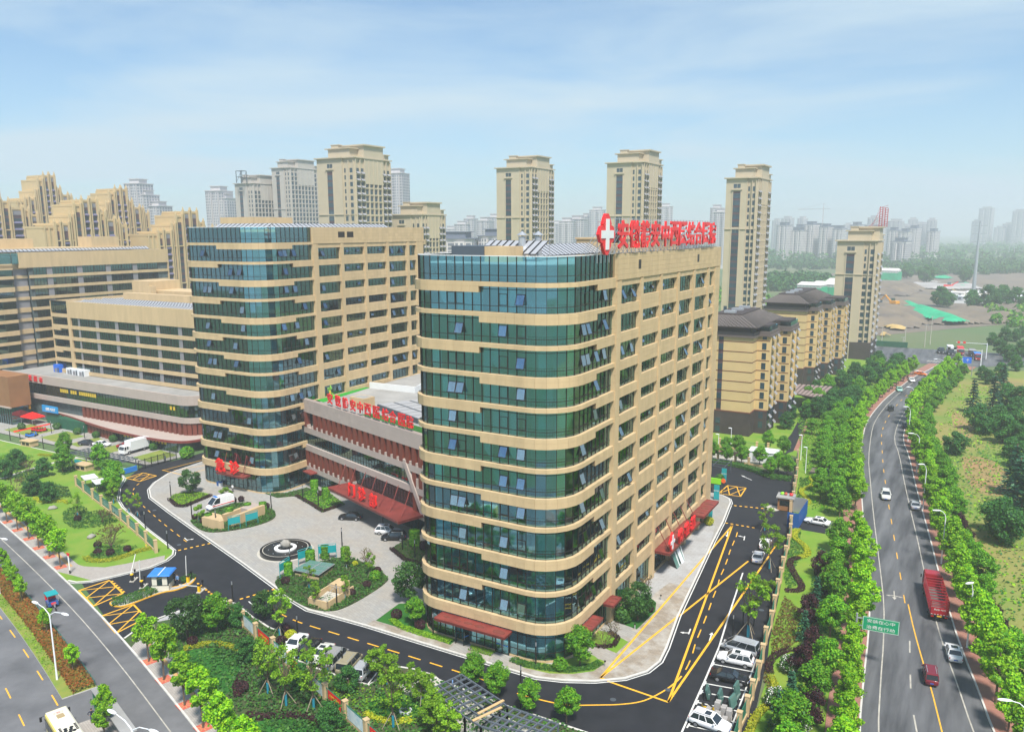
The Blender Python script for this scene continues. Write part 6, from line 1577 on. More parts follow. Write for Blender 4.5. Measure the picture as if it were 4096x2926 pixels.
# verge ribbons
hedge('ribbon_hedge','yellow serpentine ribbon hedge on the verge above the blue gate',smooth([(-28,188.5),(-29.2,186.8),(-27.4,183.1),(-28.1,179),(-29.3,176.6),(-28.7,174.3),(-26.6,170.4),(-26,168.3),(-27,166.6)],2),.9,.35,'leaf_yellow',z=.03)
hedge('ribbon_hedge','yellow curved ribbon hedge on the verge below the driveway',smooth([(-25.2,152),(-25.5,149.2),(-24.6,146.5),(-23.1,144.9),(-21.6,142.1),(-21.4,140),(-22.4,138.3)],2),1.0,.35,'leaf_yellow',z=.03)
hedge('ribbon_hedge','dark purple curling ribbon hedge on the verge beside the sapling',smooth([(-22.6,138.2),(-23.4,136.6),(-23.4,134.5),(-22,131.1),(-20.6,128.4),(-19.7,126.5),(-19.9,124.5),(-21.9,123.8)],2),1.0,.3,'leaf_plum',z=.03)
hedge('ribbon_hedge','dark purple ribbon hedge on the verge beside the parked white car',smooth([(-17.4,105.7),(-18.9,103.2),(-19.2,101),(-19,99.3),(-18.5,98)],2),.9,.3,'leaf_plum',z=.03)
hedge('ribbon_hedge','yellow ribbon hedge on the verge at the bottom of the photo',smooth([(-18.3,97.2),(-17.2,95.2),(-16.7,91.3),(-17.5,89.8),(-17.9,87.5),(-17.8,83)],2),.9,.35,'leaf_yellow',z=.03)
scatter('ground_cover',[(-24.5,151.5),(-24,147),(-22.4,144),(-21,140),(-22.3,137),(-22.2,132),(-20.5,127),(-21.8,124.6),(-23.4,130),(-25.4,146)],26,.2,.25,'leaf_bed',60,.03)
scatter('ground_cover',[(-21.6,122),(-18.5,118),(-17,108),(-19.6,102),(-19.2,97),(-17.2,92),(-18.2,82),(-17.6,95),(-20.6,108)],26,.2,.3,'leaf_red',61,.03)
scatter('ground_cover',[(-29.5,187),(-28.4,182),(-29.8,177),(-27.5,169),(-28.6,168),(-31.2,186)],24,.2,.25,'leaf_bed',62,.03)
scatter('ground_cover',[(-12.5,72),(-11.5,100),(-12.5,120),(-16,142),(-20.5,145),(-17.5,118),(-16,95),(-17,72)],12,.26,.6,'leaf_wild',63,.03)
scatter('ground_cover',[(-16,163),(-22,200),(-27,250),(-26,310),(-40,320),(-44,250),(-32,195),(-25,165)],6,.3,.5,'leaf_camphor',64,.03)
hedge('boundary_hedge','long low green hedge behind the road at the back of the near tower',[(-62,188.6),(-50,188.4),(-44.5,187.6),(-40.6,185.4),(-37,182.6),(-32.5,182.8)],2.0,.7,'leaf_bed',60,.2)
# median
med=[p for p in offset(AVE,-8.3) if -262<p[0]<-93]
hedge('median_hedge','long rust-red clipped hedge along the avenue median',[p for p in offset(AVE,-7.5) if -262<p[0]<-91.5],2.4,.55,'leaf_rust',42,.2,.14)
scatter('ground_cover',offset(med,.2)+offset(med,-1.6)[::-1],10,.18,.12,'leaf_light',70,.14)
# trees on the avenue
for (x,y) in [(-167.5,81.6),(-161,80.1),(-154.8,78.7),(-148.4,77.2),(-142.4,75.6),(-136.7,74.2),(-130.7,72.6),(-175,83.5)]:plant('street_plane',x,y,1.15,'on the upper avenue pavement')
for (x,y) in [(-90.6,60.4),(-85,58.5),(-78,56.1),(-72.4,54.2),(-66.5,52.2),(-60.6,50)]:plant('street_plane',x,y,1.1,'on the lower avenue pavement')
for (x,y) in [(-109.6,58.0),(-96.5,53.7),(-136.8,66.5),(-131.0,64.5),(-127.7,63.5),(-122.8,61.8)]+[(-150,69.5),(-158,71.5),(-166,73)]:plant('street_plane',x,y,.62,'in the avenue median',.14)
for (x,y) in [(-82.7,49.1),(-79.7,47.0)]:plant('street_plane',x,y,.7,'beside the bus shelter',.14)
# garden trees
for c_,L_ in (('camphor',[(-197.3,114.2),(-177.6,110.3),(-161.4,103.7)]+[(-183.3,104.8),(-163.6,103.7),(-156.7,99.6)]),('round',[(-144.0,109.4)]),('wild',[(-173.1,92.1),(-184.1,100.8),(-165.0,90.8),(-190.2,95.4),(-195.9,101.4)]),('bare',[(-178.7,91.6),(-191.0,101.0),(-143.6,88.6),(-183.5,112.6),(-130.3,81.9)]),('sapling',[(-144.7,95.2),(-141.4,94.8),(-151.3,88.5),(-152.5,97.1)])):
    for (x,y) in L_:plant(c_,x,y,{'camphor':1.0,'round':1.35,'wild':.75,'bare':1.1,'sapling':.8}[c_],'in the garden left of the loop road' if c_ != 'round' else 'on the square bed at the loop road')
bt=plant('bare',*(-131.5,82.4),1.5,'forming a brown dome near the gate corner')
for x,y in [(-149.2,87.2),(-130.0,78.9),(-126.8,82.4),(-127.8,79.8),(-133.1,80.9)]:plant('ball_plum',x,y,1.1,'in the garden left of the loop road')
for x,y in [(-246.7,127.9),(-236.1,124.5),(-227.0,129.5),(-216.1,128.9),(-208.0,129.2),(-199.7,128.8),(-182.6,128.7),(-168.8,128.3)]:plant('ball_bed',x,y,1.7,'on the supermarket forecourt strips',.02)
plant('ball_green',*(-168.3,127.8),2.6,'at the dark gate beside the second tower',.05)
# south garden trees
plant('round',-91.2,67.0,1.5,'below the guard booth',.12); plant('camphor',*(-88.7,69.9),1.0,'right of the big ball beside the fence')
for (x,y) in [(-86.4,76.6)]:plant('round',x,y,1.0,'on the road edge beside the fence sapling')
for (x,y) in [(-80.0,73.4),(-71.1,62.8),(-53.4,65.0),(-67.2,62.0),(-63.7,63.0)]:plant('sapling',x,y,1.25,'in the south garden')
for (x,y) in [(-72.0,70.4),(-68.1,70.1),(-61.4,72.1),(-59.3,71.2),(-56.4,72.3)]:plant('sapling',x,y,.62,'around the parking bay')
for (x,y) in [(-60.6,71.7),(-49.8,67.8),(-53.4,70.5),(-46.7,66.3)]+[(-48.0,66.0)]:plant('feather',x,y,1.0,'in the south garden right of the parking')
for (x,y) in [(-87.9,72.6),(-62.8,68.1),(-68.1,65.4),(-59.4,61.0),(-79.3,66.9)]:plant('wild',x,y,.55,'among the south garden shrubs')
for (x,y) in [(-49.7,76.6),(-46.0,75.9),(-41.2,75.1),(-36.6,75.7)]:plant('camphor' ,x,y,.72,'on the kerb beyond the steel pergola')
for x,y in [(-78.4,73.9)]:plant('ball_yellow',x,y,1.3,'at the parking bay corner')
for x,y in [(-80.5,74.9),(-78.4,72.1)]+[(-89.1,66.1)]+[(-74.2,61.6)]:plant('ball_plum',x,y,1.2,'in the south garden')
for x,y in [(-73.6,66.1),(-62.9,68.6)]:plant('ball_green',x,y,1.2,'in the south garden')
# plaza plants
for x,y in [(-125,98.6),(-124.2,103),(-123.4,106.9),(-120.7,108.4)]:plant('cylinder',x,y,1.0,'on the island of two teal boards',.2)
for x,y in [(-93.9,97.4),(-90.1,98.4),(-97+2.6,94.4),(-94.3,89.2)]:plant('cylinder',x,y,1.05,'on the island with the sunken stair',.2)
for x,y in [(-121.3,123.6),(-115.3,120.8)]:plant('cylinder',x,y,1.25,'left of the broad canopy',.2)
plant('cylinder',-83.7,109.6,1.3,'right of the broad canopy',.2)
for x,y in [(-130.2,111.2),(-122.3,110.8),(-129.7,99.2),(-126.3,98.3),(-131.1,109.9)]:plant('ball_plum',x,y,1.0,'on the island of two teal boards',.2)
for x,y in [(-92.2,86.5),(-82.0,97.1),(-80.0,92.0),(-80.1,88.5)]:plant('ball_plum',x,y,1.05,'on the island with the sunken stair',.2)
plant('ball_yellow',*(-87.2,97.5),.8,'on the island with the sunken stair',.2); plant('ball_green',*(-80.5,94.7),1.5,'on the island with the sunken stair',.2)
for x,y in [(-118.2,122.1)]:plant('ball_plum',x,y,1.0,'left of the broad canopy',.2)
for x,y in [(-81.1,109.0)]:plant('ball_plum',x,y,1.4,'right of the broad canopy',.2)
for x,y in [(-87.6,87.0),(-87.7,95.9),(-82.1,95.5),(-80.2,87.1),(-82.3,82.9)]:plant('sapling',x,y,.68,'on the island with the sunken stair',.2)
plant('bare',*(-86.3,99.3),.9,'on the island with the sunken stair',.2)
for x,y in [(-128.0,98.7),(-131.9,108.7)]:plant('feather',x,y,.75,'beside the ambulance',.2)
# near tower beds
plant('round',-71.0,91.4,1.55,'at the left corner of the near tower',.13); plant('camphor',*(-65.7,85.6),.75,'in the bed left of the open door',.13)
for x,y in [(-69.5,86.2),(-64.6,85.3)]:plant('ball_plum',x,y,1.2,'in the bed left of the open door',.13)
plant('camphor',*(-40.4,87.4),.95,'at the round glass corner',.13); plant('ball_green',*(-42.3,85.4),1.5,'at the round glass corner',.13)
plant('round',*(-38.5,103.0),1.35,'at the flank of the near tower',.13); plant('ball_bed',*(-40.1,101.7),2.2,'at the flank of the near tower',.13); plant('ball_plum',*(-38.0,106.4),1.2,'at the flank of the near tower',.13)
for x,y in [(-39.8,94.0),(-39.9,97.2)]:plant('bare',x,y,.75,'on the small lawn by the side entrance',.13)
plant('bare',*(-40.5,112.9),.9,'on the terrace beside the clipped flank tree',.13)
# right strip
lk2=[p for p in resample(offset(LK,1.5),5.9) if 74<p[1]<345]
for i,(x,y) in enumerate(lk2):
    if not 150.5<y<163:plant('plane',x+VR.uniform(-.4,.4),y,(1.02 if y<230 else .9)*VR.uniform(.75,1.2),'along the left kerb of the right-hand road')
for kd,L_ in (('camphor',[(-17.0,144.7),(-15.6,135.7),(-15.7,129.2),(-14.4,122.3)]+[(-14.4,123.2),(-13.4,111.9),(-12.1,98.9),(-12.6,93.3)]+[(-12.8,79),(-13.3,84)]),('plum',[(-17.9,132.3),(-16.0,124.4),(-14.3,129.5)]+[(-16.8,114.8),(-14.5,104.7),(-14.7,99.2),(-11.9,88.9)]),('cedar',[(-16.4,109.1),(-14.8,91.6),(-15.1,87.1),(-16.8,121.0)]+[(-26.9,193.1),(-24.6,181.0)]),('blossom',[(-16.4,99.8),(-16.2,91.0),(-13.2,86.7),(-14.3,86.1)])):
    for x,y in L_:plant(kd,x,y,{'camphor':1.0,'plum':.95,'cedar':.75,'blossom':1.0}[kd],'on the verge left of the right-hand road',.03)
for y in np.arange(152,236,5.6):
    if 151<y<161:continue
    i=min(range(len(LK)),key=lambda k:abs(LK[k][1] -y)); plant('camphor',LK[i][0] -4.6+VR.uniform(-.6,.6),y,1.05,'behind the left kerb row',.03); plant('camphor',LK[i][0] -8.2+VR.uniform(-.8,.8),y+2.4+(6 if y<166 else 0),.95,'in the inner row of the left verge',.03)
for k in range(60):
    y=VR.uniform(232,368); i=min(range(len(LK)),key=lambda q:abs(LK[q][1] -y)); d=VR.uniform(5.5,22); plant('wild' if k % 3 else 'camphor',LK[i][0] -d,y,VR.uniform(.65,1.1),'in the grove between estate and road',.03)
for x,y in [(-41.3,251.9),(-35.9,228.2),(-40.4,274.8),(-42.8,205.8),(-38.4,203.4),(-51.0,196.4),(-48.5,197.8)]+[(-49.1,189.8),(-45.5,189.9),(-41.4,190.9),(-37.3,183.6),(-36.4,187.6),(-34.0,185.4),(-52.7,189.8)]:plant('camphor' if y<260 else 'wild',x,y,.8,'around the estate gate and service lane',.05)
plant('sapling',*(-23.3,105.9),1.55,'on the tarmac nook beside the silver van',.05); plant('sapling',*(-25.9,130.9),1.3,'behind the parked white cars',.05); plant('sapling',*(-30.6,148.3),.95,'below the right booth',.05)
for x,y in [(-24.5,121.5),(-23.4,121.7)]:plant('feather',x,y,.5,'beside the right fence',.05)
plant('ball_plum',*(-46.5,165.9),1.0,'by the teal pylons',.14); plant('ball_bed',*(-46.2,173.5),1.6,'by the teal pylons',.14); plant('ball_yellow',*(-40.6,146.0),1.5,'by the teal pylons',.14); plant('ball_plum',*(-43.2,156.6),1.1,'by the teal pylons',.14)
# right-hand side of the road
rk2=[p for p in resample(offset(RK,-1.7),6.0) if 78<p[1]<352]
for i,(x,y) in enumerate(rk2):plant('plane',x+VR.uniform(-.4,.4),y,VR.uniform(.8,1.25),'along the right kerb of the right-hand road')
for y in np.arange(84,345,6.2):
    i=min(range(len(RK)),key=lambda k:abs(RK[k][1] -y)); kd='plum' if 118<y<132 or 158<y<166 else 'camphor'
    plant(kd,RK[i][0]+5.2+VR.uniform(-.7,.7),y,VR.uniform(.8,1.05),'behind the right kerb row',.02)
for x,y,s_ in [(2.3,281.2,1),(7.8,287.9,1),(10.6,195.5,1),(10.9,184.4,1),(11.5,177.4,1),(11.1,320.0,1)]:plant('cedar',x,y,1.7,'on the wild field at the right',.02)
for x,y in [(-0.9,224.7),(7.9,168.0),(8.5,162.7)]+[(5.8,251.3),(8.8,255.8),(12.0,265.1),(4.2,256.2),(12.9,241.8),(9.7,243.9),(14.4,247.8),(13.6,282.2),(11.9,297.7),(15.5,294.0),(7.2,336.7),(5.0,345.8),(10.9,349.1),(16.7,374.8),(15.0,399.4),(20.1,416.3),(12.1,419.3),(9.3,454.8),(14.7,462.3),(19.8,474.3),(23.5,496.1),(11.1,228.6),(12.5,219.5),(-7.5,309.8),(-8.6,296.3)]:plant('wild',x,y,VR.uniform(.85,1.35),'on the wild field at the right',.02)
for k in range(40):
    x,y=VR.uniform(24,80),VR.uniform(115,330); plant('wild',x,y,VR.uniform(.5,1.2),'on the wild field at the right',.02)
scatter('wild_grass',[(6,120),(14,90),(60,90),(70,260),(30,330),(-2,330),(-6,250),(0,180)],.7,.42,.5,'leaf_light',80,.02); scatter('wild_grass',[(5,120),(12,92),(50,92),(60,240),(20,300),(-4,240),(0,180)],.9,.36,.6,'leaf_wild',81,.02)
sheet('bare_patch',smooth([(0.1,225.8),(6.5,225.9),(10.1,216.9),(11.0,207.4),(9.8,195.1),(6.0,191.3),(2.4,198.0),(1.3,211.0)],2,True),.025,'bare_earth'); sheet('bare_patch',smooth([(-3.6,283.4),(2.1,270.7),(3.7,250.1),(0.3,241.3),(-2.4,260.2)],2,True),.025,'bare_earth'); sheet('bare_patch',smooth([(8.3,347.6),(18.5,350.6),(17.8,332.9),(11.4,334.1)],2,True),.025,'bare_earth')
# far woods as masses
def woods(name,spots,n,r0,r1,per,size,m,seed,z=0.0):
    rd=random.Random(seed); cs,rs=[],[]
    for _ in range(n):
        (d0,d1,x0,x1)=rd.choice(spots); d=rd.uniform(d0,d1); x,y=fD(rd.uniform(x0,x1),d); r=rd.uniform(r0,r1); cs.append((x,y,r*.8)); rs.append((r,r,r*.95))
    put(name,quads_mesh(name,cloud(cs,np.array(rs),per,size,seed,.6),m),None,None,'stuff')
woods('far_wood',[(745,880,3060,3310),(1000,1200,3390,4200),(1150,1330,3050,4200)],620,4,8,85,2.2,'leaf_wild',1)
woods('far_wood',[(1400,2600,3600,4200),(1400,1700,3050,3600)],420,6,12,55,3.4,'leaf_wild',2)
woods('far_wood',[(600,760,2840,3060),(560,640,3040,3160),(450,560,3950,4300)],130,2.5,4.5,70,1.5,'leaf_camphor',3)
woods('far_wood',[(600,1100,0,2100)],260,5,9,50,2.6,'leaf_wild',4)
for k,(px,d,s_) in enumerate(((3960,560,2.2),(3890,570,1.8),(4010,600,2.0),(4060,560,2.0),(3760,590,1.9),(3790,580,1.6),(3700,850,2.6),(3850,860,2.4),(3620,930,2.2),(3500,960,2.2))):plant('wild',*fD(px,d),s_*1.2,'standing out on the distant wasteland',.5)
label_plants()

# ---------------------------------------------------------------- vehicles
mat('tyre',(.015,.015,.016),.8); mat('rim',(.42,.43,.45),.3,metal=.7); mat('car_glass',(.018,.026,.032),.05,spec=.9); mat('head_lamp',(.75,.78,.80),.1); mat('tail_lamp',(.45,.01,.01),.2); mat('plate_blue',(.02,.10,.45),.4); mat('plate_yellow',(.75,.45,.03),.4)
PAINT={'white':(.80,.80,.80),'black':(.010,.010,.012),'silver':(.42,.44,.46),'grey':(.33,.33,.33),'beige':(.36,.32,.21),'red':(.16,.012,.022),'orange':(.80,.17,.01),'green':(.30,.58,.46),'pale':(.60,.60,.55),'truck_red':(.33,.012,.02),'blue':(.02,.09,.30),'yellow':(.72,.60,.16),'dark':(.03,.032,.04)}
for k,c_ in PAINT.items():mat('paint_' +k,c_,.25,spec=.35,coat=.25,metal=.25 if k in ('silver','grey','beige') else 0)
def loft(st,mtl=0,m=None):
    """st: (x, z_low, z_high, half width) stations; rounded box sections"""
    m=m or MB(); k0=len(m.v); n=10
    for x,zl,zh,w in st:
        h=zh -zl; pts=[(-w*.8,zl),(-w*.97,zl+h*.22),(-w,zl+h*.55),(-w*.95,zh -h*.1),(-w*.80,zh),(w*.80,zh),(w*.95,zh -h*.1),(w,zl+h*.55),(w*.97,zl+h*.22),(w*.8,zl)]
        m.v += [(x,y,z) for y,z in pts]
    for i in range(len(st) -1):
        for j in range(n):
            j2=(j+1) % n; a=k0+i*n; m.f.append((a+j,a+n+j,a+n+j2,a+j2)); m.m.append(mtl)
    m.f.append(tuple(k0+j for j in range(n))); m.m.append(mtl); e=k0+(len(st) -1)*n; m.f.append(tuple(e+n -1 -j for j in range(n))); m.m.append(mtl)
    return m
KINDS={   # length, width, roof, body stations (share of length, low, high, share of half width), cabin base x0 x1, top x0 x1 (front is +x), belt
    'sedan':(4.75,1.82,1.46,[(-.5,.38,.86,.80),(-.47,.26,.95,.92),(-.30,.2,.98,.99),(0,.18,.93,1),(.22,.18,.92,1),(.36,.2,.84,.98),(.47,.26,.72,.88),(.5,.34,.62,.72)],(-.36,.22),(-.22,.07),.90),
    'suv':(4.65,1.88,1.70,[(-.5,.42,1.0,.84),(-.47,.3,1.08,.94),(-.3,.24,1.08,.99),(.1,.22,1.05,1),(.24,.22,1.04,1),(.38,.26,.98,.97),(.47,.3,.86,.9),(.5,.4,.74,.76)],(-.46,.24),(-.38,.08),1.02),
    'van':(4.9,1.82,1.95,[(-.5,.4,1.05,.9),(-.48,.3,1.1,.96),(-.3,.25,1.1,1),(.2,.24,1.08,1),(.36,.26,1.02,.98),(.46,.3,.84,.92),(.5,.38,.7,.8)],(-.485,.40),(-.45,.17),1.05),
    'ambulance':(5.6,2.0,2.5,[(-.5,.42,1.3,.92),(-.48,.32,1.35,.97),(-.2,.28,1.35,1),(.25,.28,1.3,1),(.38,.3,1.15,.97),(.47,.32,.9,.92),(.5,.4,.75,.82)],(-.49,.40),(-.47,.20),1.3)}
CARP={}
def car_parts(kind,col):
    if (kind,col) in CARP:return CARP[(kind,col)]
    L_,W_2,H_,st,cb,ct_,belt=KINDS[kind]; hw=W_2/2
    body=loft([(a*L_,zl,zh,hw*w) for a,zl,zh,w in st])
    b0,b1,t0,t1=cb[0]*L_,cb[1]*L_,ct_[0]*L_,ct_[1]*L_; wb,wt=hw*.93,hw*.74 if kind in ('sedan','suv') else hw*.84
    g=MB(); g.hexa([(b0,-wb,belt),(b1,-wb,belt),(b1,wb,belt),(b0,wb,belt),(t0,-wt,H_ -.05),(t1,-wt,H_ -.05),(t1,wt,H_ -.05),(t0,wt,H_ -.05)])
    r=MB(); r.hexa([(t0 -.08,-wt -.03,H_ -.08),(t1+.08,-wt -.03,H_ -.08),(t1+.08,wt+.03,H_ -.08),(t0 -.08,wt+.03,H_ -.08),(t0+.1,-wt*.86,H_),(t1 -.15,-wt*.86,H_),(t1 -.15,wt*.86,H_),(t0+.1,wt*.86,H_)])
    for s_ in (-1,1):
        for f in ((0,.5,1) if kind == 'sedan' else (0,.33,.62,1)):
            p=(b0+(b1 -b0)*f,s_*(wb+.005),belt); q=(t0+(t1 -t0)*f,s_*(wt+.005),H_ -.06); r.bar(p,q,.09,.05)
    if kind == 'ambulance':
        r.hexa([(b0+.02,-wb -.01,belt),(b0+3.2,-wb -.01,belt),(b0+3.2,wb+.01,belt),(b0+.02,wb+.01,belt),(t0,-wt -.02,H_ -.1),(t0+3.0,-wt -.02,H_ -.1),(t0+3.0,wt+.02,H_ -.1),(t0,wt+.02,H_ -.1)])
    sun=None
    w_=MB(); w_.tube([(0,-.11,0),(0,.11,0)],.33,14); rm=MB(); rm.tube([(0,-.122,0),(0,.122,0)],.21,10)
    hl=MB().box(-.05,-.2,-.07,.05,.2,.07).mesh('headlight','head_lamp'); tl=MB().box(-.04,-.19,-.08,.04,.19,.08).mesh('tail_light','tail_lamp')
    pl=MB().box(-.02,-.24,-.07,.02,.24,.07).mesh('number_plate','plate_blue'); mi=MB().box(-.1,-.1,-.06,.1,.1,.07).mesh('mirror','paint_' +col)
    P=(L_,hw,H_,belt,b1,body.mesh('body','paint_' +col,True),g.mesh('window_glass','car_glass'),r.mesh('roof','paint_' +col),w_.mesh('wheel','tyre'),rm.mesh('rim','rim'),hl,tl,pl,mi,st)
    CARP[(kind,col)]=P; return P
def car(label,x,y,rz,col,kind='sedan',z=.014,s_=1.0,group=None,sunroof=False,name='parked_car',cat='car'):
    L_,hw,H_,belt,b1,body,g,r,w_,rm,hl,tl,pl,mi,st=car_parts(kind,col)
    t=thing(name,label,cat,(x,y,z),rz,group); t.scale=(s_,)*3
    put('body',body,t); put('window_glass',g,t); put('roof',r,t)
    for a in (-.30,.31):
        for b in (-1,1):o=put('wheel',w_,t,(a*L_,b*(hw -.1),.33)); put('rim',rm,o)
    zf=st[-2][2] -.1; zr=st[1][2] -.16
    for b in (-1,1):
        put('headlight',hl,t,(L_*.475,b*hw*.62,zf)); put('tail_light',tl,t,(-L_*.49,b*hw*.66,zr)); put('mirror',mi,t,(b1 -.35,b*(hw+.06),belt+.1))
    put('number_plate',pl,t,(-L_*.5 -.01,0,.62)); put('number_plate',pl,t,(L_*.5+.01,0,.48))
    if sunroof:MB().box(-.6,-.4,H_ -.002,.1,.4,H_+.012).build('sunroof','car_glass',t)
    if kind in ('suv','van','ambulance'):
        for b in (-1,1):MB().box(-L_*.36,b*hw*.66 -.03,H_ -.02,L_*.06,b*hw*.66+.03,H_+.06).build('roof_rail','steel_light',t)
    if kind == 'ambulance':
        for b in (-1,1):MB().box(-L_*.47,b*(hw+.004) -.01,.95,L_*.4,b*(hw+.004)+.01,1.12).build('red_stripe','red_sign',t)
        MB().box(.7,-.6,H_,1.1,.6,H_+.2).build('light_bar','blue_roof',t)
    return t
GA,GB='cars in the parking bay by the lower fence','cars in the bays by the right-hand fence'
for k,(lab,col,kd,a) in enumerate((('white sedan parked nose to the fence, left end of the lower bay','white','sedan',-1),('black sedan half hidden by a bush, second in the lower bay','black','sedan',-1),('silver-white sedan with a sunroof, third in the lower bay','pale','sedan',-1),('grey boxy van parked next to the beige van','grey','van',1),('beige boxy van in the lower parking bay','beige','van',1),('silver people carrier at the right end of the lower bay','silver','suv',1))):
    car(lab,-76.5+2.52*k,72.9 -.12*k,ra(105) if a>0 else ra(-75),col,kd,group=GA,sunroof=k == 2)
car('silver van parked beside the staked sapling on the right',-23.3,101.6,ra(176),'silver','van',group=GB)
car('white SUV with sunroof between silver van and black sedan',-23.1,98.5,ra(184),'white','suv',group=GB,sunroof=True)
car('black sedan parked nose to the right-hand fence',-22.6,93.9,ra(6),'black','sedan',group=GB)
car('white SUV parked below the grey block stacks at the bottom edge',-22.0,83.2,ra(-4),'white','suv',group=GB,sunroof=True)
(x,y),(x2,y2)=[(-28.8,139.5),(-28.5,132.9)]
car('farther of two white sedans parked along the right-hand side road',x,y+1.2,ra(97),'white',group='white sedans on the side road'); car('nearer of two white sedans parked along the right-hand side road',x2,y2+1.2,ra(97),'white',group='white sedans on the side road')
GP_='cars in front of the broad canopy'
car('black sedan parked alone before the broad red canopy',-103.0,114.4,ra(-158),'black',z=.132,group=GP_); car('white SUV parked behind the black one by the canopy',-91.8,112.0,ra(24),'white','suv',z=.132,group=GP_,sunroof=True); car('black SUV parked at the right end of the broad canopy',-88.9,110.2,ra(-152),'black','suv',z=.132,group=GP_)
car('white ambulance with red stripe by the plaza island',-131.0,106.4,ra(-100),'white','ambulance',z=.132,name='ambulance',cat='ambulance')
GR='cars on the right-hand road'
car('silver off-roader driving towards the camera on the right-hand road',-12.7,180.4,ra(-83),'pale','suv',group=GR,name='driving_car'); car('silver sedan parked under the right kerb trees',-6.9,176.6,ra(98),'silver',group=GR); car('white sedan coming out of the driveway by the blue gate',-22.6,157.0,ra(174),'white',z=.03,group=GR,sunroof=True,name='driving_car')
car('dark red van on the yellow line of the right-hand road',-.7,106.8,ra(98),'red','van',group=GR,name='driving_car',s_=.86); car('white sedan with sunroof at the right kerb behind the red truck',1.7,114.6,ra(98),'white',group=GR,sunroof=True)
(x,y),(x2,y2),(x3,y3),(x4,y4)=[(-14.6,249.5),(-20.3,306.1),(-17.9,328.0),(-15.7,344.2)]
car('dark car hidden under the kerb trees far up the right-hand road',x+.6,y+1,ra(95),'dark',group=GR); car('pale green taxi on the bend of the right-hand road',x2,y2+2,ra(-78),'green',group=GR,name='driving_car',z=.01); car('white car parked on the bend by the red pavement',x3,y3+2,ra(-72),'white',group=GR); car('bright orange car beyond the white one on the bend',x4,y4+2,ra(-20),'orange',group=GR,z=.02)
GM='vehicles at the supermarket'
car('dark sedan parked in the supermarket lot',-202.6,123.2,ra(20),'dark',group=GM,z=.02); car('white sedan beside the dark one in the supermarket lot',-198.2,124.5,ra(20),'white',group=GM,z=.02); car('red car mostly hidden behind the white box truck',-190.5,126.2,ra(20),'truck_red',group=GM,z=.02)
def wheels(t,xs,hw,r=.48,dual=()):
    wm=MB().tube([(0,-.15,0),(0,.15,0)],r,14).mesh('wheel','tyre'); rm=MB().tube([(0,-.165,0),(0,.165,0)],r*.55,10).mesh('rim','rim')
    for x in xs:
        for b in (-1,1):o=put('wheel',wm,t,(x,b*hw,r)); put('rim',rm,o)
def cab(t,x0,col,w=1.15,h=2.6,L_=1.9):
    m=MB(); m.hexa([(x0,-w,.5),(x0+L_,-w,.5),(x0+L_,w,.5),(x0,w,.5),(x0,-w,1.45),(x0+L_,-w,1.4),(x0+L_,w,1.4),(x0,w,1.45)]); m.build('cab','paint_' +col,t)
    g=MB(); g.hexa([(x0+.3,-w*.98,1.45),(x0+L_ -.02,-w*.98,1.41),(x0+L_ -.02,w*.98,1.41),(x0+.3,w*.98,1.45),(x0+.3,-w*.92,h -.15),(x0+L_ -.35,-w*.92,h -.15),(x0+L_ -.35,w*.92,h -.15),(x0+.3,w*.92,h -.15)]); g.build('windscreen','car_glass',t)
    r=MB(); r.hexa([(x0,-w*.94,h -.18),(x0+L_ -.3,-w*.94,h -.18),(x0+L_ -.3,w*.94,h -.18),(x0,w*.94,h -.18),(x0,-w*.85,h),(x0+L_ -.5,-w*.85,h),(x0+L_ -.5,w*.85,h),(x0,w*.85,h)]); r.box(x0,-w,1.4,x0+.35,w,h -.15)
    for b in (-1,1):r.bar((x0+L_ -.03,b*w*.96,1.42),(x0+L_ -.36,b*w*.9,h -.15),.09); r.bar((x0+1.0,b*w,1.42),(x0+.9,b*w*.93,h -.15),.09)
    r.build('cab_roof','paint_' +col,t)
    for b in (-1,1):MB().box(x0+L_ -.02,b*w*.66 -.2,.7,x0+L_+.04,b*w*.66+.2,.95).build('headlight','head_lamp',t); MB().box(x0+L_ -.25,b*(w+.2) -.08,1.7,x0+L_ -.1,b*(w+.2)+.08,2.2).build('mirror','black_metal',t)
# white box truck by the supermarket
t=thing('box_truck','white box truck parked beside the supermarket gate','truck',(-185.3,124.6,.02),ra(-86)); wheels(t,(-2.6,1.9),.95); MB().box(-4.0,-.5,.55,3.2,.5,.8).build('chassis','black_metal',t); cab(t,1.6,'white',1.05,2.4,1.8)
MB().box(-4.4,-1.2,.85,1.4,1.2,3.3).build('cargo_box','cabin_white',t); m=MB()
for k in range(9):m.box(-4.3+k*.64,-1.23,.86,-4.25+k*.64,1.23,3.28)
m.build('box_rib','white_panel',t)
# red stake-bed lorry on the right-hand road
t=thing('stake_truck','long dark red stake-bed lorry parked at the right kerb','truck',(-1.3,130.2,.01),ra(98)); wheels(t,(-4.6,-3.3,3.4,4.6),1.08,.5); cab(t,4.0,'truck_red',1.2,3.2,2.2)
MB().box(-6.2,-1.2,1.0,3.8,1.2,1.15).build('bed_floor','roof_tile',t); m=MB(); m.box(-6.2,-.45,.55,6,.45,1.0); m.build('chassis','black_metal',t)
sl=MB().box(-5.0,-.02,-.05,5.0,.02,.05).mesh('side_slat','paint_truck_red'); sv=MB().box(-.05,-.05,0,.05,.05,2.1).mesh('stake_post','paint_truck_red')
for b in (-1,1):
    for k in range(9):put('side_slat',sl,t,(-1.2,b*1.2,1.3+k*.24))
    for k in range(9):put('stake_post',sv,t,(-6.15+k*1.24,b*1.16,1.15))
for k in range(9):MB().box(-6.24,-1.2,1.25+k*.24,-6.2,1.2,1.35+k*.24).build('tail_slat','paint_truck_red',t)
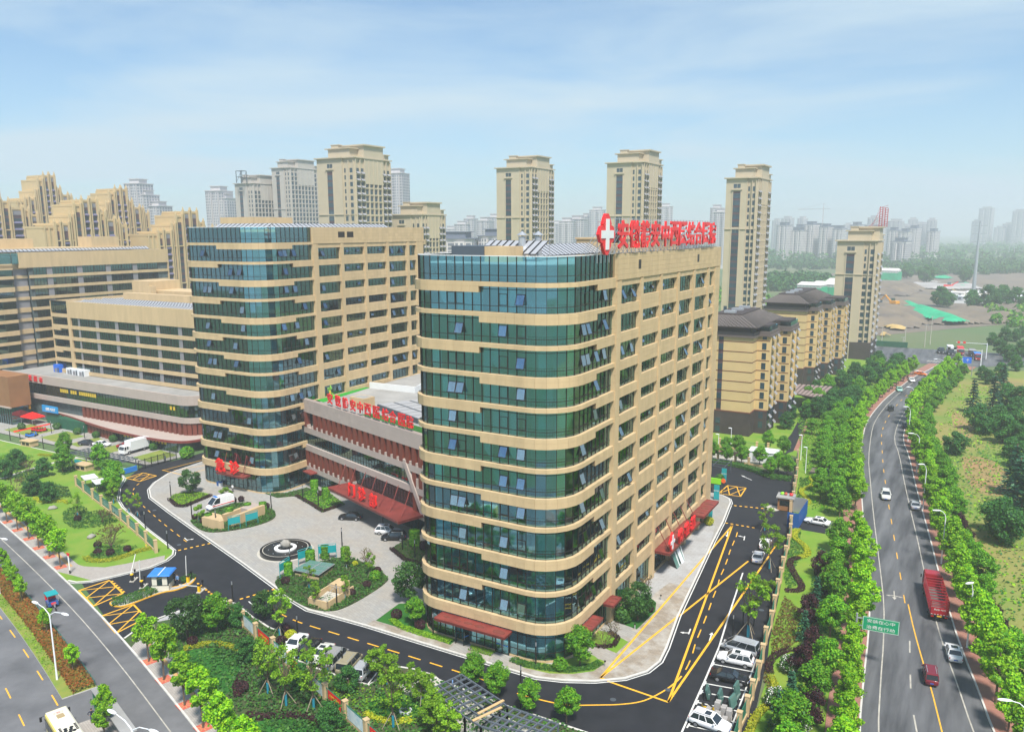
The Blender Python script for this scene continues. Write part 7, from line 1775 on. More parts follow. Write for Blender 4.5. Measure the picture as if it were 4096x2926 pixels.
for k in range(10):MB().box(-6.0+k*1.05,-1.2,3.2,-5.9+k*1.05,1.2,3.3).build('hoop','paint_truck_red',t)
MB().box(-6.3,-1.15,1.2,-6.22,1.15,2.2).build('tail_board','paint_truck_red',t); letters('皖AD·9305',t,(-6.32,0,2.0),.3,.02,'road_white','lettering',-PI/2); MB().box(-6.33,-.3,.9,-6.3,.3,1.1).build('number_plate','plate_yellow',t)
for k in range(6):MB().box(-6.33,-1.1+k*.4,1.24,-6.31,-.9+k*.4,1.3).build('reflector','road_white',t)
for b in (-1,1):MB().box(-6.34,b*.9 -.2,.85,-6.3,b*.9+.2,1.0).build('tail_light','tail_lamp',t)
# lorries at the crossroads
for k,(x,y,col,box,lab) in enumerate(((-11.5,415,'dark',0,'dark flatbed lorry at the left of the crossroads queue'),(-7.6,412,'dark',1,'dark lorry with a white box at the crossroads'),(-3.6,414.5,'truck_red',2,'red box lorry in the middle of the crossroads queue'),(1.2,411,'dark',3,'grey tipper lorry at the crossroads'),(3.2,400.5,'truck_red',4,'red lorry with blue tarpaulin nearest at the crossroads'))):
    t=thing('queued_truck',lab,'truck',(x,y,.02),ra(-84),'lorries waiting at the crossroads'); wheels(t,(-3,-1.8,3),1.05,.5); cab(t,2.4,col,1.2,2.9,2.0); MB().box(-4.5,-.5,.6,4,.5,1.0).build('chassis','black_metal',t)
    MB().box(-4.6,-1.25,1.05,2.1,1.25,(1.5,3.8,3.2,2.8,2.4)[box]).build('cargo_box',('steel_grey','cabin_white','red_sign','louvre','paint_truck_red')[box],t)
    if box == 4:MB().box(-4.6,-1.27,2.4,2.1,1.27,2.8).build('tarpaulin','blue_roof',t)
# the yellow bus at the bottom edge
t=thing('bus','cream bus with yellow sides stopping at the bottom left corner','bus',(-81.9,44.2,.01),ra(163)); L_=9.4; hw=1.2
m=loft([(-L_/2,.5,2.9,hw*.96),(-L_/2+.3,.35,3.0,hw),(L_/2 -.4,.35,3.0,hw),(L_/2,.5,2.75,hw*.93)]); m.build('body','paint_yellow',t,smooth=False)
m=MB(); m.hexa([(-L_/2+.15,-hw*.88,2.96),(L_/2 -.35,-hw*.88,2.96),(L_/2 -.35,hw*.88,2.96),(-L_/2+.15,hw*.88,2.96),(-L_/2+.3,-hw*.74,3.07),(L_/2 -.6,-hw*.74,3.07),(L_/2 -.6,hw*.74,3.07),(-L_/2+.3,hw*.74,3.07)]); m.build('roof','bus_cream',t) if 'bus_cream' in MATS else (mat('bus_cream',(.66,.63,.52),.5),m.build('roof','bus_cream',t))
MB().box(L_/2 -.05,-hw*.82,1.3,L_/2+.03,hw*.82,2.6).build('windscreen','car_glass',t)
for b in (-1,1):
    for k in range(6):MB().box(-L_/2+.5+k*1.42,b*(hw+.012) -.02,1.35,-L_/2+1.8+k*1.42,b*(hw+.012)+.02,2.45).build('window','car_glass',t)
    MB().bar((L_/2,b*hw*.95,2.5),(L_/2+.4,b*(hw+.25),2.2),.05).box(L_/2+.3,b*(hw+.25) -.12,1.7,L_/2+.45,b*(hw+.25)+.12,2.25).build('mirror','black_metal',t)
wheels(t,(-2.6,3),1.1,.46)
MB().box(2.0,-.35,3.07,2.7,.35,3.2).build('roof_hatch','beige_hatch',t) if 'beige_hatch' in MATS else (mat('beige_hatch',(.36,.27,.14),.7),MB().box(2.0,-.35,3.07,2.7,.35,3.2).build('roof_hatch','beige_hatch',t))
for a,b in ((-.7,-.3),(-.7,.3),(-1.1,-.15),(-1.1,.35),(-1.5,0),(-1.5,-.4)):MB().cyl(a,b,3.07,3.13,.2,10).build('fan','black_metal',t)
for b in (-.75,.75):
    for k in range(5):MB().box(-.3 -k*.3,b -.12,3.06,-.1 -k*.3,b+.12,3.1).build('grille','black_metal',t)
m=MB(); n=20
for i in range(n):
    a,b=2*PI*i/n,2*PI*(i+1)/n; m.face([(3.3+.18*math.sin(a),.5*math.cos(a),3.078),(3.3+.18*math.sin(b),.5*math.cos(b),3.078),(3.3+.14*math.sin(b),.45*math.cos(b),3.078),(3.3+.14*math.sin(a),.45*math.cos(a),3.078)])
m.build('roof_logo','red_sign',t); o=letters('AK',t,(3.3,0,3.085),.2,.01,'red_sign','lettering',PI/2); o.rotation_euler=(-PI/2,0,PI/2)
# advertising tricycle on the avenue
x,y=(-117.1,63.3)
t=thing('cargo_tricycle','small red and blue cargo tricycle with advertising board on the avenue','tricycle',(x,y,.01),ra(-17)); wheels(t,(-.9,),.6,.28); MB().tube([(1.3,-.05,.28),(1.3,.05,.28)],.28,12).build('front_wheel','tyre',t)
MB().box(-1.5,-.7,.4,.2,.7,1.0).build('cargo_bed','paint_blue',t); MB().box(-1.5,-.72,1.0,-1.35,.72,2.1).build('advert_board','red_sign',t); letters('特惠促销',t,(-1.34,0,1.6),.3,.02,'sign_yellow','lettering',PI/2)
MB().box(-1.6,-.8,2.1,.4,.8,2.2).build('canopy','teal',t); m=MB()
for a in (-1.5,.3):
    for b in (-.7,.7):m.bar((a,b,1),(a,b,2.1),.05)
m.build('post','steel_light',t); MB().bar((.2,0,.6),(1.3,0,.4),.1).bar((1.3,0,.3),(1.1,0,1.1),.06).bar((1.1,-.35,1.1),(1.1,.35,1.1),.05).build('frame','steel_light',t); MB().box(.1,-.3,.7,.5,.3,.95).build('saddle','red_sign',t)
def scooter(label,x,y,rz,col,z=.02,s_=1.0,group=None,name='scooter'):
    t=thing(name,label,'scooter',(x,y,z),rz,group); t.scale=(s_,)*3
    for a in (-.6,.6):MB().tube([(a,-.06,.27),(a,.06,.27)],.27,12).build('wheel','tyre',t)
    MB().hexa([(-.75,-.15,.3),(.2,-.13,.22),(.2,.13,.22),(-.75,.15,.3),(-.8,-.14,.7),(-.05,-.12,.6),(-.05,.12,.6),(-.8,.14,.7)]).hexa([(.2,-.13,.22),(.55,-.1,.3),(.55,.1,.3),(.2,.13,.22),(.3,-.17,.9),(.45,-.12,.95),(.45,.12,.95),(.3,.17,.9)]).build('body',col,t)
    MB().box(-.75,-.13,.7,-.05,.13,.8).build('saddle','black_metal',t); MB().bar((.6,0,.3),(.38,0,1.05),.06).bar((.35,-.32,1.05),(.35,.32,1.05),.05).build('handlebar','steel_grey',t)
    return t
for k,(x,y) in enumerate([(-230.1,125.1),(-229.0,125.3),(-227.9,125.4),(-227.5,125.9)]):scooter('red scooter in the row on the supermarket forecourt, %s from the left' % nth(k),x,y,ra(70+5*k),'red_sign',.03,1.3,'red scooters on the forecourt')
for k,(x,y) in enumerate([(-225.3,120.7),(-224.2,120.7),(-224.7,121.6)]):scooter('blue scooter in the group on the supermarket forecourt, %s from the left' % nth(k),x,y,ra(60+9*k),'blue_roof',.03,1.3,'blue scooters on the forecourt')
for k,(x,y) in enumerate([(-23.5,85.9),(-22.6,86.1)]):scooter('%s yellow share scooter beside the grey block stacks' % ('left','right')[k],x,y,ra(-60+20*k),'sign_yellow',.02,.95,'yellow scooters in the parking bay')
for k,(x,y) in enumerate([(-20.9,335.6),(-19.6,336.3)]):scooter('%s scooter on the red pavement at the bend' % ('left','right')[k],x,y,ra(90),'dark_red' if 'dark_red' in MATS else 'paint_red',.13,1.2,'scooters on the red pavement')
# tricycle truck on the road
x,y=(-19.8,269.9)
t=thing('loaded_tricycle','dark three-wheeled cart piled with scrap driving down the right-hand road','tricycle',(x,y+1.5,.01),ra(-88)); wheels(t,(-.9,),.75,.35); MB().tube([(1.7,-.07,.33),(1.7,.07,.33)],.33,12).build('front_wheel','tyre',t); MB().box(-1.8,-.9,.6,.4,.9,1.2).build('cargo_bed','paint_dark',t)
m=MB(); rd=random.Random(3)
for k in range(12):m.bar((rd.uniform(-1.8,.2),rd.uniform(-.9,.9),1.25),(rd.uniform(-1.8,.6),rd.uniform(-1,1),rd.uniform(1.4,2.1)),.16)
m.build('load','steel_grey',t); MB().bar((.4,0,.7),(1.7,0,.5),.12).bar((1.7,0,.3),(1.4,0,1.3),.08).bar((1.4,-.4,1.3),(1.4,.4,1.3),.06).build('frame','black_metal',t); MB().box(.3,-.35,.8,.8,.35,1.05).build('saddle','black_metal',t)

# ---------------------------------------------------------------- people
def person_mesh(name,pose):
    """one skinned body; pose gives joint positions"""
    J=dict(pel=(0,0,.95),wst=(0,.0,1.10),chs=(0,-.01,1.32),nck=(0,0,1.48),hd0=(0,-.02,1.57),hd1=(0,-.02,1.70))
    for s_,n in ((1,'l'),(-1,'r')):
        J['hip' +n]=(s_*.10,0,.90); J['kn' +n]=(s_*.11,-.03,.50); J['an' +n]=(s_*.12,.02,.10); J['to' +n]=(s_*.14,-.17,.04)
        J['sh' +n]=(s_*.19,0,1.42); J['el' +n]=(s_*.25,.03,1.14); J['wr' +n]=(s_*.27,-.06,.90); J['pa' +n]=(s_*.27,-.09,.82)
    J.update(pose)
    Rr=dict(pel=.145,wst=.125,chs=.15,nck=.06,hd0=.085,hd1=.095)
    for n in 'lr':Rr.update({'hip' +n:.095,'kn' +n:.065,'an' +n:.045,'to' +n:.04,'sh' +n:.07,'el' +n:.048,'wr' +n:.034,'pa' +n:.036})
    E=[('pel','wst'),('wst','chs'),('chs','nck'),('nck','hd0'),('hd0','hd1')]
    for n in 'lr':
        E += [('pel','hip' +n),('hip' +n,'kn' +n),('kn' +n,'an' +n),('an' +n,'to' +n),('chs','sh' +n),('sh' +n,'el' +n),('el' +n,'wr' +n),('wr' +n,'pa' +n)]
        p=Vector(J['pa' +n]); d=(p -Vector(J['wr' +n])).normalized(); sd_=d.cross(Vector((0,1,0) if abs(d.y)<.8 else (0,0,1))).normalized()
        for k in range(4):q=p+d*(.045+.012*(1 -abs(k -1.5)))+sd_*(k -1.5)*.021; J['f%d%s' % (k,n)]=tuple(q); Rr['f%d%s' % (k,n)]=.009; E.append(('pa' +n,'f%d%s' % (k,n)))
        q=Vector(J['wr' +n]).lerp(p,.4)+sd_*.05; J['th' +n]=tuple(q); Rr['th' +n]=.01; E.append(('wr' +n,'th' +n))
    K=list(J); me=bpy.data.meshes.new(name); me.from_pydata([J[k] for k in K],[(K.index(a),K.index(b)) for a,b in E],[])
    o=bpy.data.objects.new(name,me); COL.objects.link(o); md=o.modifiers.new('skin','SKIN'); o.modifiers.new('sub','SUBSURF').levels=1
    if not me.skin_vertices:me.attributes.new  # skin layer comes with the modifier below
    bpy.context.view_layer.objects.active=o
    if not me.skin_vertices:bpy.ops.mesh.customdata_skin_add()
    for i,k in enumerate(K):me.skin_vertices[0].data[i].radius=(Rr[k],Rr[k]*(.72 if k in ('chs','pel','wst') else 1)); me.skin_vertices[0].data[i].use_root=k == 'pel'
    bpy.context.view_layer.update(); r=bpy.data.meshes.new_from_object(o.evaluated_get(bpy.context.evaluated_depsgraph_get())); bpy.data.objects.remove(o); r.name='person'
    return r,J
mat('skin',(.48,.27,.18),.6); mat('hair',(.012,.01,.01),.7)
for k,c_ in dict(navy=(.02,.025,.05),black=(.015,.015,.017),sky=(.16,.30,.55),white=(.7,.7,.7),red=(.5,.02,.02),jeans=(.04,.06,.12)).items():mat('cloth_' +k,c_,.85)
AK={'elr':(-.42,.04,1.18),'wrr':(-.24,-.10,1.05),'par':(-.17,-.12,1.02),'ell':(.42,.04,1.18),'wrl':(.24,-.10,1.05),'pal':(.17,-.12,1.02)}
BASE={}
def person(label,x,y,rz,top,leg,pose='stand',z=.14,s_=1.0,group=None):
    if pose not in BASE:BASE[pose]=person_mesh('person',AK if pose == 'akimbo' else {})[0]
    me=BASE[pose].copy(); me.materials.clear()
    for m_ in ('cloth_' +top,'cloth_' +leg,'skin','black_metal','hair'):me.materials.append(MATS[m_])
    n=len(me.polygons); c=np.zeros(n*3); me.polygons.foreach_get('center',c); c=c.reshape(-1,3); ax=np.abs(c[:,0])
    mi=np.where(c[:,2]>1.5,2,np.where(c[:,2]>.96,0,np.where(c[:,2]>.1,1,3)))
    if pose == 'akimbo':mi=np.where((c[:,2]>.9) & (c[:,2]<1.06) & (ax>.15) & (c[:,1]<-.085),2,mi)
    else:mi=np.where((ax>.22) & (c[:,2]<.93) & (c[:,2]>.6),2,mi)
    me.polygons.foreach_set('material_index',mi.astype(np.int32)); me.polygons.foreach_set('use_smooth',np.ones(n,bool))
    t=put('person',me,None,(x,y,z),None,rz); t.scale=(s_,)*3; tag(t,label,'person',group)
    h=MB(); h.ball((0,.012,1.715),(.098,.108,.095),10,6); h.build('hair','hair',t,smooth=True)
    f=MB(); f.ball((0,-.118,1.64),(.014,.02,.02),6,4)
    for b in (-1,1):f.ball((b*.035,-.108,1.675),(.012,.008,.008),6,4,1); f.ball((b*.094,-.01,1.65),(.014,.022,.032),6,4)
    f.box(-.025,-.115,1.592,.025,-.105,1.6,2); f.build('face',['skin','hair','red_ground'],t)
    return t
person('person in dark clothes with hands on hips beside the yellow bus',-84.4,48.5,ra(60),'navy','jeans','akimbo')
person('person in a pale blue shirt beside the guard booth',*(-107.3,77.8),ra(20),'sky','navy'); person('person in dark blue standing behind the one in pale blue',*(-108.5,78.2),ra(-30),'navy','black')
person('person in white walking past the second tower entrance',-136.8,114.7,ra(200),'white','black'); person('person in black standing in the doorway below the broad canopy',*(-95.9,115.7),ra(-30),'black','black')
person('person in blue by the dark metal gate at the left',*(-169.9,122.7),ra(-60),'sky','navy',z=.02); person('person in dark clothes on the red carpet before the supermarket',*(-236.7,128.7),ra(0),'black','black',z=.03)
person('person in blue working under the steel pergola',*(-51.7,74.6),ra(120),'sky','navy',z=.13)

# ---------------------------------------------------------------- fences, gates, lamps, street furniture
mat('mesh_green',(.03,.16,.10),.6); mat('banner_print',(.42,.58,.66),.6,var=.5,scale=1.2,c2=(.75,.78,.76)); mat('orange_sign',(.85,.14,.02),.4); mat('lime',(.28,.72,.02),.5); mat('lamp_white',(.80,.82,.84),.3); mat('wood_plank',(.62,.42,.2),.7,var=.2,scale=2)
mat('blue_wall',(.02,.20,.62),.5); mat('ramp_green',(.22,.38,.26),.8); mat('net_glass',(.10,.22,.19),.15,spec=.8)
BANNERS=[]
def fence(label,pts,h,kinds,z=.12,col='stone_tan',banner='banner_print'):
    """stone piers with panels between; kinds per gap: g glass/mesh with bars, b picture board, o open bars"""
    t=thing('fence',label,'fence',(*pts[0],z)); x0,y0=pts[0]
    pm=MB(); pm.box(-.27,-.27,0,.27,.27,h); pm.box(-.32,-.32,h,.32,.32,h+.1); pm=pm.mesh('pier',col); cm=None
    for i,(x,y) in enumerate(pts):
        o=put('pier',pm,t,(x -x0,y -y0,0)); b=pts[min(i+1,len(pts) -1)] if i+1<len(pts) else (2*x -pts[i -1][0],2*y -pts[i -1][1]); a=math.atan2(b[1] -y,b[0] -x); o.rotation_euler=(0,0,a)
        if i+1 == len(pts):break
        L_=math.dist((x,y),b) -.6; mx,my=(x+b[0])/2 -x0,(y+b[1])/2 -y0; k=kinds[i % len(kinds)]
        MB().box(-L_/2,-.14,0,L_/2,.14,.42).build('plinth',col,t,(mx,my,0),rz=a)
        m=MB()
        for zz in (.6,h -.35):m.box(-L_/2,-.03,zz,L_/2,.03,zz+.06)
        for q in range(int(L_/.16)):m.box(-L_/2+q*.16,-.012,.42,-L_/2+q*.16+.025,.012,h -.3)
        m.build('railing','mesh_green',t,(mx,my,0),rz=a)
        if k in 'br':BANNERS.append((k,(x+b[0])/2,(y+b[1])/2,a,L_,z,h))
        if k == 'g':MB().box(-L_/2+.1,.05,.65,L_/2 -.1,.08,h -.38).build('mesh_panel','mesh_green',t,(mx,my,0),rz=a)
    return t
FL=[(-121.9,84.6),(-127.3,86.6),(-132.2,88.3),(-137.3,90.0),(-142.0,91.6),(-147.5,93.2),(-153.4,95.0),(-159.0,96.7),(-165.4,98.7),(-171.0,100.5)]
fence('tan-pier fence with green panels along the loop road',FL,2.3,'oobbbbbbo')
FM=[(-91.3,74.4),(-87.2,73.4),(-83.1,72.5),(-77.0,69.5),(-72.4,68.0),(-68.1,66.8),(-63.2,64.9),(-59.4,64.4),(-54.8,63.0)]
FM=[(-91.3,74.6),(-87.1,73.2),(-82.7,71.6),(-77.6,69.9),(-72.8,68.2),(-68.2,66.6),(-63.7,65.0),(-59.2,63.5),(-54.7,61.9),(-50,60.3)]
fence('tan-pier fence with red banners and picture boards beside the south garden',FM,2.4,'rbrbrbrbr')
FR=[(-18.5,79.5),(-18.9,83.9),(-18.9,87.5),(-19.2,91.2),(-19.6,95.9),(-20.1,100.5),(-20.8,105.4),(-21.2,110.6),(-21.9,115.9),(-22.7,121.9),(-23.2,126.6),(-23.8,131.2),(-24.4,136.3),(-25.0,141.8),(-25.8,147.6),(-26.6,152.2)]
fence('long tan-pier fence between the parking bays and the right-hand verge',FR,2.5,'g',.03)
fence('tan-pier fence beyond the blue gate along the right-hand verge',[(-28.4,161.3),(-29.1,167.2),(-30.1,173.3),(-30.9,179.1),(-31.8,185.4),(-33,192),(-34.5,201)],2.5,'g',.03)
fence('estate fence with square tan piers behind the service lane',[(-60,203.2),(-54.5,202.9),(-49.4,203.2),(-45.2,204),(-42.4,204.2)],2.4,'o',.05,'res_gold2')
fence('low fence with tan piers between service lane and hedge',[(-62,190.1),(-51.4,190.3),(-47.2,190.8),(-44,190.9),(-39,190.4)],1.7,'o',.05,'stone_tan')
nr=nb=0
for k,x,y,a,L_,z,h in BANNERS:
    ox,oy=math.sin(a)*.09,-math.cos(a)*.09
    if k == 'r':
        t=thing('banner','red slogan banner with yellow characters on the lower fence, %s from the left' % nth(nr),'banner',(x+ox,y+oy,z),a,'red banners on the lower fence'); nr += 1
        MB().box(-L_*.36,-.03,.55,L_*.36,0,h -.35).build('panel','red_sign',t); letters('关爱生命健康',t,(0,-.05,1.55),.36,.01,'sign_yellow'); letters('服务百姓',t,(0,-.05,1.0),.36,.01,'sign_yellow')
    else:
        t=thing('picture_board','pale printed picture board on the fence, %s by the %s' % (nth(nb),'loop road' if y>84 else 'south garden'),'board',(x+ox,y+oy,z),a,'picture boards on the fences'); nb += 1
        MB().box(-L_*.42,-.03,.5,L_*.42,0,h -.3).build('panel','banner_print',t); m=MB()
        for q in (.47,h -.33):m.box(-L_*.44,-.04,q,L_*.44,.01,q+.05)
        m.build('frame','mesh_green',t)
def lamp(label,x,y,heads,h=9.8,reach=3.0,z=.13,group=None):
    """curved-arm street lamp; heads is a list of directions"""
    t=thing('street_lamp',label,'street lamp',(x,y,z),0,group); MB().tube([(0,0,0),(0,0,1),(0,0,h -1.2)],[.14,.11,.08],8).build('pole','lamp_white',t)
    for a in heads:
        c,s_=math.cos(a),math.sin(a); MB().tube([(0,0,h -1.3),(.15*c,.15*s_,h -.7),(reach*.35*c,reach*.35*s_,h -.15),(reach*.75*c,reach*.75*s_,h+.05)],[.07,.06,.05,.045],6).build('arm','lamp_white',t)
        MB().ball((0,0,0),(.75,.24,.11),10,6).build('lamp_head','lamp_white',t,(reach*c,reach*s_,h+.08),rz=a,smooth=True)
for k,(hx,hy) in enumerate([(6.0,87.9),(2.5,116.9),(-2.6,146.6),(-6.6,175.3),(-10.2,201.9),(-13.6,232.6),(-15.0,263),(-14.7,295.5),(-10.5,326),(-5,354)]):
    i=min(range(len(RK)),key=lambda q:(RK[q][1] -hy) ** 2); bx_=RK[i][0]+.7; dx=hx -bx_; lamp('curved-arm white street lamp on the right kerb of the right-hand road, %s' % ('the nearest' if k == 0 else nth(k)+' nearest'),bx_,hy+.8,[math.atan2(-.8,dx)],9.4,abs(dx),group='street lamps on the right-hand road')
for k,(x,y,h) in enumerate(((-96.9,51.8,9.6),(-66.6,42.0,9.6),(-129,61.8,9.6))):lamp('double-armed white street lamp in the avenue median, %s' % ('left of the bus shelter','at the bottom edge','cut by the left edge')[k],x,y,[ra(178),ra(2)],h,3.2,.14,'double-armed street lamps on the avenue')
x,y=(-17.3,444.9)
for k,(q,w) in enumerate(zip([(-50.8,199.8),(-51.9,192.1),(-33.8,201.1),(-30.7,190.0)],('behind the near tower on the red walk','at the left of the service lane','beside the estate drive','on the rubble patch of the verge'))):
    t=thing('lamp_post','slim white lamp post %s' % w,'lamp post',(*q,.04),0,'slim white lamp posts by the service lane'); MB().tube([(0,0,0),(0,0,6.2)],[.11,.06],8).build('pole','lamp_white',t); MB().ball((0,0,0),(.5,.2,.12),8,5).build('lamp_head','lamp_white',t,(-.35,0,6.3))
for k,q in enumerate([(-17.2,442.7),(-19.0,430.7),(-28.8,448.1),(-28.1,425.8),(-39.4,447.1)]):
    t=thing('utility_pole','grey pole at the edge of the wasteland behind the crossroads, %s' % ('with a lamp','thick concrete','plain concrete','short one','short thin one')[k],'pole',(*q,0),0,'poles at the edge of the wasteland'); MB().tube([(0,0,0),(0,0,(14,11,8,5,7)[k])],[.2,.12],8).build('shaft','concrete',t); MB().bar((-1,0,(14,11,8,5,7)[k] -.2),(1,0,(14,11,8,5,7)[k] -.2),.16).build('cross_arm','steel_light',t)
BLK=[(-223.6,125.9),(-210.0,127.1),(-225.3,115.5),(-219.2,114.9),(-208.8,115.0)]+[(-145.4,105.6),(-130.8,99.3),(-121.6,86.8),(-134.0,91.2)]+[(-121.5,111.3),(-130.8,99.3),(-122.6,98.3),(-118.8,117.6),(-114.0,117.1),(-79.8,84.8),(-95.0,103.0),(-94.6,77.9),(-84.5,107.1),(-80.2,105.0),(-74.5,97.3),(-95.9,91.2)]+[(-77.8,74.6),(-61.7,84.5),(-66.6,71.3)]+[(-45.4,84.6),(-44.3,78.6),(-42.5,75.3)]+[(-24.6,108.3),(-23.4,109.8),(-25.1,104.7)]+[(-31.5,151.1),(-37.5,183.7)]
BW=['behind the red carpet','before the green hoarding','at the far left road edge','second along the far left road','at the bright tree by the far left road','at the square bed of the clipped tree','beside the ambulance shrubs','at the gate corner of the garden','on the loop road edge by the picture boards','at the tip of the teal-board island','at the left end of the teal-board island','inside the teal-board island','in the bed left of the broad canopy','nearer in the bed left of the broad canopy','beside the sunken stair','at the edge of the plaza behind the topiary','at the inner end of the lower fence','in the bed right of the broad canopy','by the near tower purple hedge','left of the clipped ball at the near tower','by the small skylight box','at the corner of the lower parking bay','before the open door of the near tower','behind the beige van','at the round glass corner','on the kerb beyond the pergola','behind the pergola shrubs','left at the tarmac nook','right at the tarmac nook','at the tip of the sapling bed','beside the orange speed bump','in the bushes by the service lane']
for q,w in zip(BLK,BW):
    t=thing('garden_lamp','slim black lamp post %s' % w,'lamp post',(*q,.1),0,'slim black lamp posts'); MB().box(-.07,-.07,0,.07,.07,2.9).build('post','black_metal',t); MB().box(-.06,-.06,2.9,.06,.06,3.5).build('light_panel','steel_light',t); MB().box(-.08,-.08,3.5,.08,.08,3.6).build('cap','black_metal',t)
# guard booth and barriers
t=thing('guard_booth','small white guard booth with a bright blue roof at the main gate','booth',(-108.5,76.0,.05),ra(33))
MB().box(-1.35,-1.2,.1,1.35,1.2,.95).build('lower_wall','bus_cream',t); m=MB()
for a in (-1.3,1.22):
    for b in (-1.15,1.07):m.box(a,b,.95,a+.1,b+.1,2.5)
m.box(-1.37,-1.22,.9,1.37,-1.18,1.0); m.box(-1.4,-1.25,2.45,1.4,1.25,2.6); m.build('frame','black_metal',t)
MB().box(-1.25,-1.15,.95,1.25,1.1,2.5).build('inner_shell','inner_dark',t)
for k in range(3):MB().box(-1.2+k*.8,-1.2,.98,-.45+k*.8,-1.17,2.4).build('window','glass_clear' if k == 1 else 'bus_cream',t)
MB().box(-1.37,-.9,1.0,-1.33,.4,2.3).build('window','glass_clear',t)
MB().hexa([(-1.75,-1.6,2.62),(1.75,-1.6,2.62),(1.75,1.6,2.62),(-1.75,1.6,2.62),(-1.6,-1.45,2.85),(1.6,-1.45,2.85),(1.6,1.45,2.85),(-1.6,1.45,2.85)]).build('roof','blue_roof',t); MB().box(-.08,-1.62,2.84,.08,1.62,2.88).build('roof_seam','road_white',t)
ISL=smooth([(-110.7,68.2),(-111.2,68.8),(-111.1,71.1),(-110.0,75.0),(-106.8,77.0),(-106.5,79.3),(-107.5,81.2),(-106.8,80.9),(-105.6,78.9),(-105.9,76.3),(-107.4,74.8),(-107.8,68.8),(-109.4,68.0)],2,True)
slab('guard_island',ISL,0,.14,'grey_slab'); mb=MB(); wall_strip(mb,ISL+ISL[:1],.18,.02,.17); tag(mb.build('island_kerb','yellow_paint'),'yellow kerb round the guard booth island','kerb')
hedge('island_hedge','long clipped green hedge on the guard booth island',[(-110.4,68.5),(-109.4,69.9),(-108.8,72.2),(-108.9,74.4)],2.4,.55,'leaf_bed',70,.16,.14); hedge('island_hedge','small green hedge behind the guard booth',[(-107.8,78.6),(-107.6,80.2),(-107.6,81.2)],1.3,.5,'leaf_bed',70,.16,.14)
for k,(q,a,up,lab) in enumerate(zip([(-115.3,75.6),(-111.7,74.8),(-106.7,79.7),(-102.3,78.3)],(0,0,0,0),(130,96,94,157),('outer entry barrier with a half-raised arm','barrier at the hedge end with an upright arm','barrier behind the booth with an upright arm','exit barrier by the fence end with a lowered arm'))):
    t=thing('barrier',lab,'barrier',(*q,.02),ra(-60 if k<2 else -70),'gate barriers at the guard booth'); MB().box(-.9,-.35,0,.9,.35,.15).build('base','concrete',t); MB().box(.35,-.18,.15,.75,.18,1.15).build('cabinet','sign_yellow' if k>1 else 'black_metal',t); MB().box(.33,-.2,1.15,.77,.2,1.3).build('cabinet_top','sign_yellow' if k<2 else 'black_metal',t)
    b=ra(up); p=(.55,-.24,1.0); L_=3.6; q2=(.55+L_*math.cos(b),-.24,1.0+L_*math.sin(b))
    if k == 3:q2=(.55,-.24 -3.2,1.05)
    MB().bar(p,q2,.09,.12).build('arm','road_white',t); MB().bar((-.5,0,.15),(-.5,0,1.5),.1).box(-.62,-.12,1.3,-.38,.12,1.65).build('camera_post','black_metal',t)
# plaza fittings
t=thing('fountain','round black fountain basin with a white ring and boulder on the plaza','fountain',(-102.3,96.4,.13)); m=MB(); m.lathe([(4.9,0),(4.9,.04),(4.45,.05)],n=48); m.build('apron','concrete',t)
m=MB(); m.lathe([(4.4,0),(4.4,.62),(4.1,.66),(3.95,.6)],n=48); m.build('rim','black_stone',t); m=MB(); m.lathe([(3.96,.56),(1.9,.58)],n=48); m.build('basin','black_stone',t); m=MB(); m.lathe([(3.98,.605),(3.84,.607)],n=48); m.build('inlay_ring','concrete',t)
m=MB(); m.lathe([(1.95,.56),(1.95,.78),(1.35,.8),(1.35,.66)],n=40); m.build('white_ring','white_paint',t); m=MB(); m.lathe([(1.36,.67),(.01,.68)],n=32); m.build('inner_water','black_stone',t)
for k in range(8):MB().cyl(2.9*math.cos(k*PI/4),2.9*math.sin(k*PI/4),.57,.63,.09,8).build('spout','steel_light',t)
m=MB(); m.ball((0,0,0),(.95,.6,.8),12,8,0,.16,random.Random(9)); tag(m.build('boulder','stone_grey',None,(-102.3,96.5,1.45),smooth=True,rz=.5),'pale boulder standing in the middle of the fountain','boulder')
for k,((a,b),z) in enumerate(((((-197.8,101.3)),.12),(((-160.6,88.9)),.12),(((-138.7,83.3)),.12))):m=MB(); m.ball((0,0,.25),(.9,.6,.45),10,7,0,.2,random.Random(k)); tag(m.build('boulder','stone_grey',None,(a,b,z),smooth=True,rz=k),'garden boulder %s' % ('near the pale garden path','on the middle lawn of the garden','on the lawn beside the bare shrub dome'),'boulder') if False else tag(m.build('boulder','stone_grey',None,(a,b,z),smooth=True,rz=k),'garden boulder %s' % ('near the pale garden path','on the middle lawn of the garden','on the lawn beside the bare shrub dome')[k],'boulder')
def teal_board(label,p,q,h=2.7,group='teal notice boards on the plaza islands'):
    a=math.atan2(q[1] -p[1],q[0] -p[0]); L_=math.dist(p,q); t=thing('notice_board',label,'notice board',(*p,.2),a,group)
    for x in (0,L_):MB().tube([(x,0,0),(x,0,h)],.05,8).build('post','teal',t)
    MB().tube([(0,0,h),(L_,0,h)],.05,8).build('top_bar','teal',t); MB().box(.05,-.04,h -1.6,L_ -.05,.04,h -.3).build('panel','teal',t)
Bq=[(-119.0,98.2),(-118.2,100.3),(-117.7,101.3),(-117.1,103.7)]; teal_board('left teal notice board on the island by the ambulance',Bq[0],Bq[1]); teal_board('right teal notice board on the island by the ambulance',Bq[2],Bq[3])
teal_board('teal notice board at the left tip of the sunken-stair island',(-94.6,87.6),(-95.0,90.2)); teal_board('teal notice board behind the small skylight box',(-95.6,92.8),(-94.9,95.4)); teal_board('teal notice board behind the topiary near the fountain',(-94.4,96.4),(-92.2,98.4))
